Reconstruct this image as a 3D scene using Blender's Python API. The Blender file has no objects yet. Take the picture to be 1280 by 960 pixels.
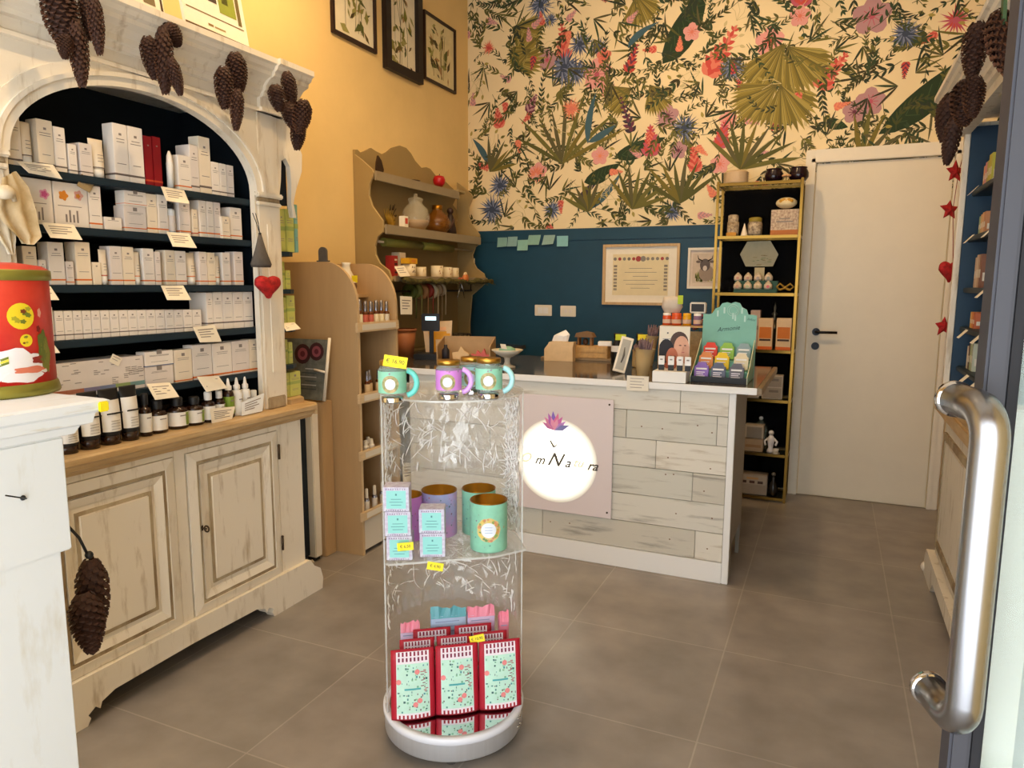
import bpy, bmesh, math, random
from mathutils import Vector, Matrix, Euler
R = math.radians
PI = math.pi
rnd = random.Random(7)
scene = bpy.context.scene
COL = scene.collection

# ------------------------------------------------------------------ camera
FPX, YAW, PITCH, ROLL, CAMH = 895.0, R(24.0), R(7.9), R(0.25), 1.38
_w = Vector((-math.sin(YAW) * math.cos(PITCH), math.cos(YAW) * math.cos(PITCH), -math.sin(PITCH)))
_r0 = Vector((math.cos(YAW), math.sin(YAW), 0))
_u0 = _r0.cross(_w)
_r = _r0 * math.cos(ROLL) + _u0 * math.sin(ROLL)
_u = _u0 * math.cos(ROLL) - _r0 * math.sin(ROLL)
EYE = Vector((0, 0, CAMH))
cam_data = bpy.data.cameras.new('camera')
cam_data.sensor_fit = 'HORIZONTAL'
cam_data.sensor_width = 36.0
cam_data.lens = 36.0 * FPX / 1280.0
cam_data.clip_start = 0.02
cam = bpy.data.objects.new('camera', cam_data)
cam.matrix_world = Matrix((( _r.x, _u.x, -_w.x, EYE.x), (_r.y, _u.y, -_w.y, EYE.y), (_r.z, _u.z, -_w.z, EYE.z), (0, 0, 0, 1)))
COL.objects.link(cam)
scene.camera = cam


def ray(px, py):
    return _w + _r * ((px - 640) / FPX) - _u * ((py - 480) / FPX)


def atX(px, py, v):
    d = ray(px, py)
    return EYE + d * ((v - EYE.x) / d.x)


def atY(px, py, v):
    d = ray(px, py)
    return EYE + d * ((v - EYE.y) / d.y)


def atZ(px, py, v):
    d = ray(px, py)
    return EYE + d * ((v - EYE.z) / d.z)


def atD(px, py, p):
    """point on the pixel's ray at the same depth from the eye as the world point p"""
    d = ray(px, py)
    return EYE + d * ((Vector(p) - EYE).dot(_w))


# ------------------------------------------------------------------ materials
def lin(h):
    if isinstance(h, (tuple, list)):
        return (h[0], h[1], h[2], 1)
    h = h.lstrip('#')
    c = [int(h[i:i + 2], 16) / 255 for i in (0, 2, 4)]
    return tuple([x / 12.92 if x <= 0.04045 else ((x + 0.055) / 1.055) ** 2.4 for x in c] + [1])


M = {}


def mat(name, col, rough=0.6, metal=0.0, spec=0.5, var=0.0, scale=8.0, stretch=(1, 1, 1), bump=0.0, col2=None, trans=0.0, ior=1.45, alpha=1.0, coat=0.0, emit=None, es=0.0, lo=0.35, hi=0.65):
    m = bpy.data.materials.new(name)
    m.use_nodes = True
    nt = m.node_tree
    b = nt.nodes['Principled BSDF']
    c = lin(col)
    b.inputs['Base Color'].default_value = c
    b.inputs['Roughness'].default_value = rough
    b.inputs['Metallic'].default_value = metal
    b.inputs['Specular IOR Level'].default_value = spec
    b.inputs['IOR'].default_value = ior
    b.inputs['Transmission Weight'].default_value = trans
    b.inputs['Alpha'].default_value = alpha
    b.inputs['Coat Weight'].default_value = coat
    if emit:
        b.inputs['Emission Color'].default_value = lin(emit)
        b.inputs['Emission Strength'].default_value = es
    if var or col2 or bump:
        tc = nt.nodes.new('ShaderNodeTexCoord')
        mp = nt.nodes.new('ShaderNodeMapping')
        mp.inputs['Scale'].default_value = stretch
        no = nt.nodes.new('ShaderNodeTexNoise')
        no.inputs['Scale'].default_value = scale
        no.inputs['Detail'].default_value = 6
        no.inputs['Roughness'].default_value = 0.62
        nt.links.new(tc.outputs['Object'], mp.inputs[0])
        nt.links.new(mp.outputs[0], no.inputs['Vector'])
        if var or col2:
            rp = nt.nodes.new('ShaderNodeValToRGB')
            rp.color_ramp.elements[0].position = lo
            rp.color_ramp.elements[1].position = hi
            if col2:
                a, d = lin(col2), c
            else:
                a, d = tuple([x * (1 - var) for x in c[:3]] + [1]), tuple([min(1, x * (1 + var * .6)) for x in c[:3]] + [1])
            rp.color_ramp.elements[0].color = a
            rp.color_ramp.elements[1].color = d
            nt.links.new(no.outputs[0], rp.inputs[0])
            nt.links.new(rp.outputs[0], b.inputs['Base Color'])
        if bump:
            bp = nt.nodes.new('ShaderNodeBump')
            bp.inputs['Strength'].default_value = bump
            bp.inputs['Distance'].default_value = 0.004
            nt.links.new(no.outputs[0], bp.inputs['Height'])
            nt.links.new(bp.outputs[0], b.inputs['Normal'])
    M[name] = m
    return m


_flat = {}


def paint(hexcol, rough=0.55, metal=0.0):
    """a plain material for a colour, shared; faint mottling so that nothing is dead flat"""
    k = (hexcol, rough, metal)
    if k not in _flat:
        nm = 'paint_%s_%d' % (hexcol.strip('#'), len(_flat))
        mat(nm, hexcol, rough, metal, var=0.06, scale=30)
        _flat[k] = nm
    return _flat[k]


# ------------------------------------------------------------------ mesh builder
class B:
    def __init__(s):
        s.v = []
        s.f = []
        s.fm = []
        s.fs = []
        s.mats = []
        s.X = Matrix.Identity(4)

    def mi(s, m):
        if m not in s.mats:
            s.mats.append(m)
        return s.mats.index(m)

    def add(s, vs, fs, m, smooth=False):
        o = len(s.v)
        X = s.X
        s.v += [tuple(X @ Vector(p)) for p in vs]
        k = s.mi(m)
        for f in fs:
            s.f.append(tuple(i + o for i in f))
            s.fm.append(k)
            s.fs.append(smooth)
        return s

    def box(s, a, b, m, bev=0.0):
        x0, y0, z0 = [min(p, q) for p, q in zip(a, b)]
        x1, y1, z1 = [max(p, q) for p, q in zip(a, b)]
        bev = min(bev, (x1 - x0) * .45, (y1 - y0) * .45, (z1 - z0) * .45)
        if bev <= 0:
            vs = [(x, y, z) for x in (x0, x1) for y in (y0, y1) for z in (z0, z1)]
            return s.add(vs, [(0, 1, 3, 2), (4, 6, 7, 5), (0, 4, 5, 1), (2, 3, 7, 6), (0, 2, 6, 4), (1, 5, 7, 3)], m)
        bm = bmesh.new()
        bmesh.ops.create_cube(bm, size=1)
        bmesh.ops.transform(bm, verts=bm.verts, matrix=Matrix.Translation(((x0 + x1) / 2, (y0 + y1) / 2, (z0 + z1) / 2)) @ Matrix.Diagonal((x1 - x0, y1 - y0, z1 - z0, 1)))
        bmesh.ops.bevel(bm, geom=bm.edges[:], offset=bev, segments=2, affect='EDGES')
        s.bm(bm, m)
        return s

    def bm(s, bm, m, smooth=False):
        bm.verts.index_update()
        s.add([v.co[:] for v in bm.verts], [[v.index for v in f.verts] for f in bm.faces], m, smooth)
        bm.free()

    def lathe(s, prof, m, seg=24, c=(0, 0, 0), axis='z', smooth=True, a0=0, a1=2 * PI, scale=(1, 1)):
        """prof: list of (r, h). m: material or a list of one per profile segment"""
        full = abs(a1 - a0 - 2 * PI) < 1e-6
        n = seg if full else seg + 1
        vs = []
        for r, h in prof:
            for k in range(n):
                a = a0 + (a1 - a0) * k / seg
                p = (r * math.cos(a) * scale[0], r * math.sin(a) * scale[1], h)
                if axis == 'x':
                    p = (h, p[0], p[1])
                elif axis == 'y':
                    p = (p[1], h, p[0])
                vs.append((p[0] + c[0], p[1] + c[1], p[2] + c[2]))
        for i in range(len(prof) - 1):
            fs = []
            for k in range(seg if full else seg):
                k2 = (k + 1) % n
                fs.append((i * n + k, i * n + k2, (i + 1) * n + k2, (i + 1) * n + k))
            mm = m[i] if isinstance(m, (list, tuple)) else m
            # add per ring with own verts only once: cheap duplicate is fine
            idx = sorted({q for f in fs for q in f})
            mp = {q: j for j, q in enumerate(idx)}
            s.add([vs[q] for q in idx], [tuple(mp[q] for q in f) for f in fs], mm, smooth)
        return s

    def cyl(s, c, r, h, m, seg=20, axis='z', r2=None, smooth=True):
        r2 = r if r2 is None else r2
        s.lathe([(r, 0), (r2, h)], m, seg, c, axis, smooth)
        s.lathe([(0, 0), (r, 0)], m, seg, c, axis, False)
        s.lathe([(r2, h), (0, h)], m, seg, c, axis, False)
        return s

    def ball(s, c, r, m, seg=14, rings=8, sc=(1, 1, 1)):
        vs = [(c[0], c[1], c[2] - r * sc[2])]
        for i in range(1, rings):
            t = -PI / 2 + PI * i / rings
            for k in range(seg):
                a = 2 * PI * k / seg
                vs.append((c[0] + r * sc[0] * math.cos(t) * math.cos(a), c[1] + r * sc[1] * math.cos(t) * math.sin(a), c[2] + r * sc[2] * math.sin(t)))
        vs.append((c[0], c[1], c[2] + r * sc[2]))
        fs = []
        for k in range(seg):
            k2 = (k + 1) % seg
            fs.append((0, 1 + k2, 1 + k))
            for i in range(rings - 2):
                fs.append((1 + i * seg + k, 1 + i * seg + k2, 1 + (i + 1) * seg + k2, 1 + (i + 1) * seg + k))
            fs.append((1 + (rings - 2) * seg + k, 1 + (rings - 2) * seg + k2, len(vs) - 1))
        return s.add(vs, fs, m, True)

    def tube(s, pts, r, m, seg=8, cap=True, closed=False):
        """r: number or list of radii"""
        P = [Vector(p) for p in pts]
        n = len(P)
        rr = r if isinstance(r, (list, tuple)) else [r] * n
        vs = []
        prev = None
        for i in range(n):
            if closed:
                t = (P[(i + 1) % n] - P[i - 1])
            else:
                t = P[min(i + 1, n - 1)] - P[max(i - 1, 0)]
            t.normalize()
            if prev is None:
                a = Vector((0, 0, 1)) if abs(t.z) < .9 else Vector((1, 0, 0))
                x = t.cross(a).normalized()
            else:
                x = (prev - t * prev.dot(t)).normalized()
            prev = x
            y = t.cross(x)
            for k in range(seg):
                a = 2 * PI * k / seg
                vs.append(tuple(P[i] + x * (rr[i] * math.cos(a)) + y * (rr[i] * math.sin(a))))
        fs = []
        for i in range(n if closed else n - 1):
            j = (i + 1) % n
            for k in range(seg):
                k2 = (k + 1) % seg
                fs.append((i * seg + k, i * seg + k2, j * seg + k2, j * seg + k))
        if cap and not closed:
            fs.append(tuple(range(seg - 1, -1, -1)))
            fs.append(tuple((n - 1) * seg + k for k in range(seg)))
        return s.add(vs, fs, m, True)

    def prism(s, poly, d0, d1, m, plane='xz', edge=None):
        """extrude a 2-D outline (counter-clockwise) between d0 and d1 along the axis left out of PLANE"""
        def P(u, v, d):
            return {'xz': (u, d, v), 'xy': (u, v, d), 'yz': (d, u, v)}[plane]
        n = len(poly)
        bm = bmesh.new()
        a = [bm.verts.new(P(u, v, d0)) for u, v in poly]
        b = [bm.verts.new(P(u, v, d1)) for u, v in poly]
        f0 = bm.faces.new(a)
        f1 = bm.faces.new(b)
        sides = [bm.faces.new((a[i], a[(i + 1) % n], b[(i + 1) % n], b[i])) for i in range(n)]
        bmesh.ops.recalc_face_normals(bm, faces=bm.faces)
        f0.normal_update()
        f1.normal_update()
        bmesh.ops.triangulate(bm, faces=[f0, f1])
        if edge is None:
            s.bm(bm, m)
        else:
            bm.verts.index_update()
            V = [v.co[:] for v in bm.verts]
            sd = set(sides)
            s.add(V, [[v.index for v in f.verts] for f in bm.faces if f not in sd], m)
            s.add(V, [[v.index for v in f.verts] for f in bm.faces if f in sd], edge)
            bm.free()
        return s

    def curved_disc(s, Rc, du, v, rx, rz, m, n=24, wob=0.0, nw=5):
        """round patch lying on an upright cylinder of radius Rc, facing -y: centre at arc length du, height v"""
        def P(u, z):
            return (Rc * math.sin(u / Rc), -Rc * math.cos(u / Rc), z)
        vs = [P(du, v)]
        for f in (.5, 1.0):
            for k in range(n):
                a = 2 * PI * k / n
                w = 1 + wob * math.cos(nw * a)
                vs.append(P(du + rx * f * w * math.cos(a), v + rz * f * w * math.sin(a)))
        fs = [(0, 1 + k, 1 + (k + 1) % n) for k in range(n)]
        fs += [(1 + k, 1 + n + k, 1 + n + (k + 1) % n, 1 + (k + 1) % n) for k in range(n)]
        return s.add(vs, fs, m, True)

    def flat(s, poly3, m):
        return s.add(poly3, [tuple(range(len(poly3)))], m)

    def text(s, body, size, m, X, shear=0.0, align='CENTER', ext=0.0):
        """lettering as mesh; X: 4x4 matrix taking the text's xy-plane into the builder's space"""
        vs, fs = text_mesh(body, size, shear, align, ext)
        old = s.X
        s.X = old @ X
        s.add(vs, fs, m)
        s.X = old
        return s

    def build(s, name, parent=None, loc=None, rot=None):
        me = bpy.data.meshes.new(name)
        me.from_pydata(s.v, [], s.f)
        for m in s.mats:
            me.materials.append(M[m])
        me.polygons.foreach_set('material_index', s.fm)
        me.polygons.foreach_set('use_smooth', s.fs)
        me.validate()
        # weld the rings so that smooth shading is continuous
        bm = bmesh.new()
        bm.from_mesh(me)
        bmesh.ops.remove_doubles(bm, verts=bm.verts, dist=1e-6)
        bmesh.ops.recalc_face_normals(bm, faces=bm.faces)
        bm.to_mesh(me)
        bm.free()
        me.update()
        o = bpy.data.objects.new(name, me)
        COL.objects.link(o)
        if parent:
            o.parent = parent
        if loc is not None:
            o.location = loc
        if rot is not None:
            o.rotation_euler = rot if isinstance(rot, (tuple, list, Euler)) else (0, 0, rot)
        return o


_txt = {}


def text_mesh(body, size, shear, align, ext):
    k = (body, size, shear, align, ext)
    if k not in _txt:
        cu = bpy.data.curves.new('lettering', 'FONT')
        cu.body = body
        cu.size = size
        cu.shear = shear
        cu.align_x = align
        cu.align_y = 'CENTER'
        cu.extrude = ext
        cu.offset = .0011 if shear > .4 else 0.0
        cu.resolution_u = 3
        ob = bpy.data.objects.new('lettering', cu)
        COL.objects.link(ob)
        dg = bpy.context.evaluated_depsgraph_get()
        me = bpy.data.meshes.new_from_object(ob.evaluated_get(dg))
        _txt[k] = ([tuple(v.co) for v in me.vertices], [tuple(p.vertices) for p in me.polygons])
        bpy.data.objects.remove(ob)
        bpy.data.curves.remove(cu)
        bpy.data.meshes.remove(me)
    return _txt[k]


def frame_m(o, x, y):
    """matrix whose x-axis and y-axis are the given directions, origin o"""
    x = Vector(x).normalized()
    y = Vector(y).normalized()
    z = x.cross(y)
    return Matrix(((x.x, y.x, z.x, o[0]), (x.y, y.y, z.y, o[1]), (x.z, y.z, z.z, o[2]), (0, 0, 0, 1)))


def tag(o, label=None, cat=None, group=None, kind=None):
    if label:
        o['label'] = label
    if cat:
        o['category'] = cat
    if group:
        o['group'] = group
    if kind:
        o['kind'] = kind
    return o


def thing(name, label, cat, loc=(0, 0, 0), rot=0.0, group=None):
    o = bpy.data.objects.new(name, None)
    o.empty_display_size = 0.05
    COL.objects.link(o)
    o.location = loc
    o.rotation_euler = rot if isinstance(rot, (tuple, list, Euler)) else (0, 0, rot)
    return tag(o, label, cat, group)


def struct(o):
    o['kind'] = 'structure'
    return o


def dup(root, loc=None, rot=None, label=None, group=None):
    r = root.copy()
    COL.objects.link(r)
    if loc is not None:
        r.location = loc
    if rot is not None:
        r.rotation_euler = rot if isinstance(rot, (tuple, list, Euler)) else (0, 0, rot)
    if label:
        r['label'] = label
    if group:
        r['group'] = group
    for ch in list(root.children):
        c = ch.copy()
        COL.objects.link(c)
        c.parent = r
        for g in list(ch.children):
            d = g.copy()
            COL.objects.link(d)
            d.parent = c
    return r


ORD = ['first', 'second', 'third', 'fourth', 'fifth', 'sixth', 'seventh', 'eighth', 'ninth', 'tenth', 'eleventh', 'twelfth',
       'thirteenth', 'fourteenth', 'fifteenth', 'sixteenth', 'seventeenth', 'eighteenth', 'nineteenth', 'twentieth',
       'twenty-first', 'twenty-second', 'twenty-third', 'twenty-fourth', 'twenty-fifth']
# ------------------------------------------------------------------ shared materials
mat('plaster', '#e8c888', 0.85, var=0.04, scale=3, bump=0.15)
mat('white_plaster', '#ece6da', 0.85, var=0.03, scale=3)
mat('paper_cream', '#ead6ab', 0.8, var=0.03, scale=4)
mat('teal_wall', '#114157', 0.55, var=0.10, scale=5)
mat('door_white', '#e0d6c0', 0.45, var=0.02, scale=6)
mat('frame_white', '#e6ddca', 0.5, var=0.03, scale=9)
mat('black_metal', '#17171a', 0.35, metal=0.6)
mat('steel', '#9a9a9d', 0.27, metal=1.0, var=0.06, scale=4, stretch=(40, 40, .6))
mat('chrome', '#d8d8da', 0.08, metal=1.0)
mat('brass', '#b08d45', 0.22, metal=1.0)
mat('gold', '#c9a24a', 0.25, metal=1.0)
mat('glass', '#eef4f2', 0.02, trans=1.0, ior=1.3)
mat('wood', '#c39a5e', 0.55, var=0.22, scale=5, stretch=(1, 8, 8))
mat('woodx', '#c39a5e', 0.55, var=0.22, scale=5, stretch=(8, 1, 8))
mat('old_white', '#e6dcc9', 0.6, col2='#bfae92', scale=5, stretch=(5, 5, 1.0), lo=0.27, hi=0.45, bump=0.15)
mat('old_white_worn', '#b9a888', 0.65, col2='#8a7456', scale=4, stretch=(3, 3, 1), lo=0.36, hi=0.60, bump=0.2)
mat('navy_inside', '#0c1a26', 0.7, var=0.2, scale=6)
mat('navy_shelf', '#152a36', 0.5, var=0.12, scale=6)
mat('ink', '#3b3a3c', 0.8)
mat('dark', '#121214', 0.5)
mat('paper', '#efe6d2', 0.8, var=0.03, scale=20)
mat('yellow_tag', '#f2df1e', 0.6)


def tile_material():
    m = bpy.data.materials.new('floor_tiles')
    m.use_nodes = True
    nt = m.node_tree
    b = nt.nodes['Principled BSDF']
    tc = nt.nodes.new('ShaderNodeTexCoord')
    mp = nt.nodes.new('ShaderNodeMapping')
    mp.inputs['Location'].default_value = (0.30, -2.07, 0)
    nt.links.new(tc.outputs['Object'], mp.inputs[0])
    br = nt.nodes.new('ShaderNodeTexBrick')
    br.offset = 0.0
    br.squash = 1.0
    br.inputs['Scale'].default_value = 1.0
    br.inputs['Brick Width'].default_value = 0.605
    br.inputs['Row Height'].default_value = 0.605
    br.inputs['Mortar Size'].default_value = 0.0028
    br.inputs['Mortar Smooth'].default_value = 0.2
    br.inputs['Bias'].default_value = 0
    br.inputs['Color1'].default_value = lin('#938a82')
    br.inputs['Color2'].default_value = lin('#8d857c')
    br.inputs['Mortar'].default_value = lin('#a69c92')
    nt.links.new(mp.outputs[0], br.inputs['Vector'])
    no = nt.nodes.new('ShaderNodeTexNoise')
    no.inputs['Scale'].default_value = 5
    no.inputs['Detail'].default_value = 8
    nt.links.new(tc.outputs['Object'], no.inputs['Vector'])
    mx = nt.nodes.new('ShaderNodeMix')
    mx.data_type = 'RGBA'
    mx.blend_type = 'MULTIPLY'
    rp = nt.nodes.new('ShaderNodeValToRGB')
    rp.color_ramp.elements[0].color = (.72, .72, .72, 1)
    rp.color_ramp.elements[0].position = .3
    rp.color_ramp.elements[1].color = (1.1, 1.1, 1.1, 1)
    rp.color_ramp.elements[1].position = .7
    nt.links.new(no.outputs[0], rp.inputs[0])
    mx.inputs[0].default_value = 1
    nt.links.new(br.outputs['Color'], mx.inputs[6])
    nt.links.new(rp.outputs[0], mx.inputs[7])
    nt.links.new(mx.outputs[2], b.inputs['Base Color'])
    b.inputs['Roughness'].default_value = 0.36
    b.inputs['Specular IOR Level'].default_value = 0.5
    bp = nt.nodes.new('ShaderNodeBump')
    bp.inputs['Strength'].default_value = 0.35
    bp.inputs['Distance'].default_value = 0.002
    bp.invert = True
    nt.links.new(br.outputs['Fac'], bp.inputs['Height'])
    nt.links.new(bp.outputs[0], b.inputs['Normal'])
    M['tiles'] = m


tile_material()

WL, WR, WB, WF, WH = -2.62, 1.06, 5.04, -0.6, 3.62


b = B()
b.box((WL - .1, WF, -.08), (WR + .1, WB + .1, 0), 'tiles')
struct(b.build('floor'))
b = B()
b.box((WL - .1, WF, WH), (WR + .1, WB + .1, WH + .08), 'white_plaster')
struct(b.build('ceiling'))
b = B()
b.box((WL - .1, WF, 0), (WL, WB + .1, WH), 'plaster')
struct(b.build('wall_left'))
b = B()
b.box((WR, WF, 0), (WR + .1, WB + .1, WH), 'plaster')
struct(b.build('wall_right'))
# unseen shop front with a wide opening, added to dim daylight further back
b = B()
b.box((WL - .1, WF - .12, 2.55), (WR + .1, WF, WH), 'plaster')
b.box((WL - .1, WF - .12, 0), (WL + .12, WF, 2.55), 'plaster')
b.box((WR - .05, WF - .12, 0), (WR + .1, WF, 2.55), 'plaster')
struct(b.build('wall_front'))

# ------------------------------------------------------------------ back wall with its printed paper
LEAFM = []
for i, c in enumerate(['#343a1e', '#454a22', '#555528', '#6a6630', '#2a3626', '#33462c', '#5a5636', '#3b3822']):
    mat('leaf_print_%d' % i, c, 0.8)
    LEAFM.append('leaf_print_%d' % i)
for n, c in dict(wp_olive='#8f7f38', wp_olive2='#75692c', wp_olive3='#a3934c', wp_big='#24381f', wp_big2='#3a4f2c', wp_pink='#dd9c96', wp_pink2='#b9586a',
                 wp_red='#c64c44', wp_red2='#d97a66', wp_blue='#56627e', wp_blue2='#7c86a0', wp_blue3='#39445c', wp_purple='#6a3348', wp_lilac='#b3888c',
                 wp_coral='#e58a66', wp_dkpurp='#3d3340', wp_cream='#f3ead6', wp_tealleaf='#3f5f6b', wp_stem='#4f4c30', wp_faint='#c9b98b').items():
    mat(n, c, 0.8)

wp = B()
wp.box((WL - .1, WB, 0), (WR + .1, WB + .1, WH), 'paper_cream')
_lay = [0]


def wpoly(pts, m):
    """one printed patch on the wall; each lies a hair in front of the last"""
    _lay[0] = (_lay[0] + 1) % 400
    y = WB - 0.0004 - _lay[0] * 0.000004
    q = [(min(max(u, WL + .002), WR - .002), y, min(max(v, 1.79), WH - .002)) for u, v in pts]
    wp.add(q, [tuple(range(len(q)))], m)


def leafshape(u, v, a, L, W, m, rib=None, bend=0.0, n=5):
    ca, sa = math.cos(a), math.sin(a)
    up, dn = [], []
    for i in range(n + 1):
        t = i / n
        w = W * (math.sin(PI * min(1, t ** .8)) ** .9) / 2 if 0 < t < 1 else 0
        off = bend * L * t * t
        for s_, lst in ((1, up), (-1, dn)):
            x, y = L * t, off + s_ * w
            lst.append((u + x * ca - y * sa, v + x * sa + y * ca))
    pts = up + dn[-2:0:-1]
    wpoly(pts, m)
    if rib:
        wpoly([(u, v), up[n // 2], up[-1], ((up[n // 2][0] + dn[n // 2][0]) / 2, (up[n // 2][1] + dn[n // 2][1]) / 2)], rib)


def stroke(pts, w, m):
    for (x0, y0), (x1, y1) in zip(pts, pts[1:]):
        d = math.hypot(x1 - x0, y1 - y0) or 1
        nx, ny = -(y1 - y0) / d * w / 2, (x1 - x0) / d * w / 2
        wpoly([(x0 + nx, y0 + ny), (x0 - nx, y0 - ny), (x1 - nx, y1 - ny), (x1 + nx, y1 + ny)], m)


def sprig(u, v, a, L, curve, n, leafL, m, m2=None, leafW=0.34, open_=0.75):
    pts = []
    x, y, t = u, v, a
    st = L / n
    for i in range(n + 1):
        pts.append((x, y, t))
        x += st * math.cos(t)
        y += st * math.sin(t)
        t += curve / n
    stroke([(p[0], p[1]) for p in pts], 0.0035, 'wp_stem')
    for i, (x, y, t) in enumerate(pts[1:]):
        k = 1.0 - 0.45 * i / n
        for s_ in ((1, -1) if rnd.random() < .75 else (1,)):
            leafshape(x, y, t + s_ * open_ * rnd.uniform(.75, 1.2), leafL * k * rnd.uniform(.8, 1.15), leafL * leafW * k, rnd.choice((m, m, m2 or m)))
    leafshape(x, y, t, leafL * .6, leafL * .22, m)


def fan(u, v, a, S, spread=2.2, n=15):
    for i in range(n):
        f = i / (n - 1) - .5
        t = a + f * spread
        L = S * (1 - .35 * abs(f) * 2 * abs(f)) * rnd.uniform(.93, 1.05)
        w = S * .046
        ca, sa = math.cos(t), math.sin(t)
        m = ('wp_olive', 'wp_olive2', 'wp_olive3')[i % 3]
        wpoly([(u, v), (u + L * .75 * ca - w * sa, v + L * .75 * sa + w * ca), (u + L * ca, v + L * sa), (u + L * .75 * ca + w * sa, v + L * .75 * sa - w * ca)], m)
        stroke([(u, v), (u + L * .9 * ca, v + L * .9 * sa)], .0028, 'wp_olive2' if i % 2 else 'wp_stem')


def bloom(u, v, S, m, mc, n=5):
    for i in range(n):
        t = 2 * PI * i / n + .3
        pts = []
        for k in range(9):
            q = 2 * PI * k / 9
            px_, py_ = S * .30 + S * .30 * math.cos(q), S * .27 * math.sin(q)
            pts.append((u + px_ * math.cos(t) - py_ * math.sin(t), v + px_ * math.sin(t) + py_ * math.cos(t)))
        wpoly(pts, m)
    for i in range(n * 2):
        t = 2 * PI * i / (n * 2)
        stroke([(u, v), (u + S * .3 * math.cos(t), v + S * .3 * math.sin(t))], .004, mc)
    wpoly([(u + S * .1 * math.cos(2 * PI * k / 8), v + S * .1 * math.sin(2 * PI * k / 8)) for k in range(8)], mc)


def spiky(u, v, S, ms, n=30, inner=.2):
    for i in range(n):
        t = 2 * PI * i / n + rnd.uniform(-.1, .1)
        L = S * .5 * rnd.uniform(.7, 1.05)
        w = S * .045
        ca, sa = math.cos(t), math.sin(t)
        wpoly([(u + S * .06 * ca - w * sa, v + S * .06 * sa + w * ca), (u + L * ca, v + L * sa), (u + S * .06 * ca + w * sa, v + S * .06 * sa - w * ca)], ms[i % len(ms)])
    wpoly([(u + S * inner * .5 * math.cos(2 * PI * k / 9), v + S * inner * .5 * math.sin(2 * PI * k / 9)) for k in range(9)], ms[-1])


def spike(u, v, a, L, W, ms):
    n = 8
    for i in range(n):
        t = i / n
        x, y = u + L * t * math.cos(a), v + L * t * math.sin(a)
        w = W * (1 - t * .75)
        for s_ in (-1, 1, 0):
            leafshape(x, y, a + s_ * .9, w * rnd.uniform(.6, .8), w * .36, ms[(i + s_) % len(ms)], n=4)


def bigleaf(u, v, a, L, W, bend=.15):
    leafshape(u, v, a, L, W, 'wp_big', n=9, bend=bend)
    for i in range(7):
        t = .15 + .1 * i
        x, y = L * t, bend * L * t * t
        for s_ in (1, -1):
            xx, yy = x + .09 * L, bend * L * t * t + s_ * W * .36 * math.sin(PI * t)
            ca, sa = math.cos(a), math.sin(a)
            stroke([(u + x * ca - y * sa, v + x * sa + y * ca), (u + xx * ca - yy * sa, v + xx * sa + yy * ca)], .004, 'wp_big2')


def W2(px, py):
    p = atY(px, py, WB)
    return p.x, p.z


PXM = 5.0 / 895.0 * 1.03      # metres per pixel on this wall, about

# a loose field of sprigs over the whole paper
rw = random.Random(21)
g = 0.104
uu = WL + .06
while uu < WR:
    vv = 1.86
    while vv < WH - .05:
        u, v = uu + rw.uniform(-.05, .05), vv + rw.uniform(-.05, .05)
        k = rw.random()
        a = rw.uniform(0, 2 * PI)
        if k < .62:
            mm = rw.choice(LEAFM[:6])
            sprig(u, v, a, rw.uniform(.17, .34), rw.uniform(-2.2, 2.2), rw.randint(6, 9), rw.uniform(.042, .07), mm, rw.choice(LEAFM), rw.uniform(.22, .34), .6)
        elif k < .80:
            for i in range(4):
                leafshape(u, v, a + (i - 1.5) * .42, rw.uniform(.10, .2), .014, rw.choice(LEAFM[2:]), bend=.12 * (i - 2.5) / 2.5, n=6)
        elif k < .9:
            for i in range(4):
                t = a + i * .5
                stroke([(u, v), (u + .06 * math.cos(t), v + .06 * math.sin(t)), (u + .12 * math.cos(t + .3), v + .12 * math.sin(t + .3))], .003, 'wp_faint')
                leafshape(u + .12 * math.cos(t + .3), v + .12 * math.sin(t + .3), t, .04, .02, rw.choice(('wp_olive3', 'wp_faint', LEAFM[3])))
        else:
            spike(u, v, a, .1, .05, rw.choice((('wp_red', 'wp_red2'), ('wp_lilac', 'wp_pink'), ('wp_coral', 'wp_red2'), ('wp_purple', 'wp_red'))))
        vv += g
    uu += g
# the large motifs, where the paper carries them
for px_, py_, S, a, sp in ((640, 34, 56, R(-30), 1.5), (638, 78, 54, R(14), 1.7), (664, 62, 40, R(200), 1.2), (790, 110, 46, R(-150), 1.3), (812, 106, 44, R(-60), 1.3), (795, -6, 46, R(-70), 1.6), (980, 54, 66, R(-120), 1.15), (984, 58, 66, R(-52), 1.3), (972, 106, 62, R(-148), 1.3), (976, 106, 60, R(-68), 1.6)):
    u, v = W2(px_, py_)
    fan(u, v, a, S * PXM * .92, sp, 15)
for px_, py_, a, L, W in ((828, 80, R(50), 92, 32), (768, 196, R(8), 64, 20), (730, 228, R(15), 50, 18), (1098, 168, R(33), 118, 28), (1030, 150, R(-30), 26, 12)):
    u, v = W2(px_, py_)
    bigleaf(u, v, a, L * PXM, W * PXM)
for px_, py_, S in ((725, 55, 36), (705, 85, 52), (720, 90, 40), (676, 6, 40), (688, 25, 22), (625, 232, 40), (855, 160, 38), (915, 85, 34), (1132, 42, 34), (615, 262, 44), (690, 262, 30), (840, 265, 30), (748, 60, 30)):
    u, v = W2(px_, py_)
    spiky(u, v, S * PXM, ('wp_blue', 'wp_blue2', 'wp_blue3'))
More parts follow.
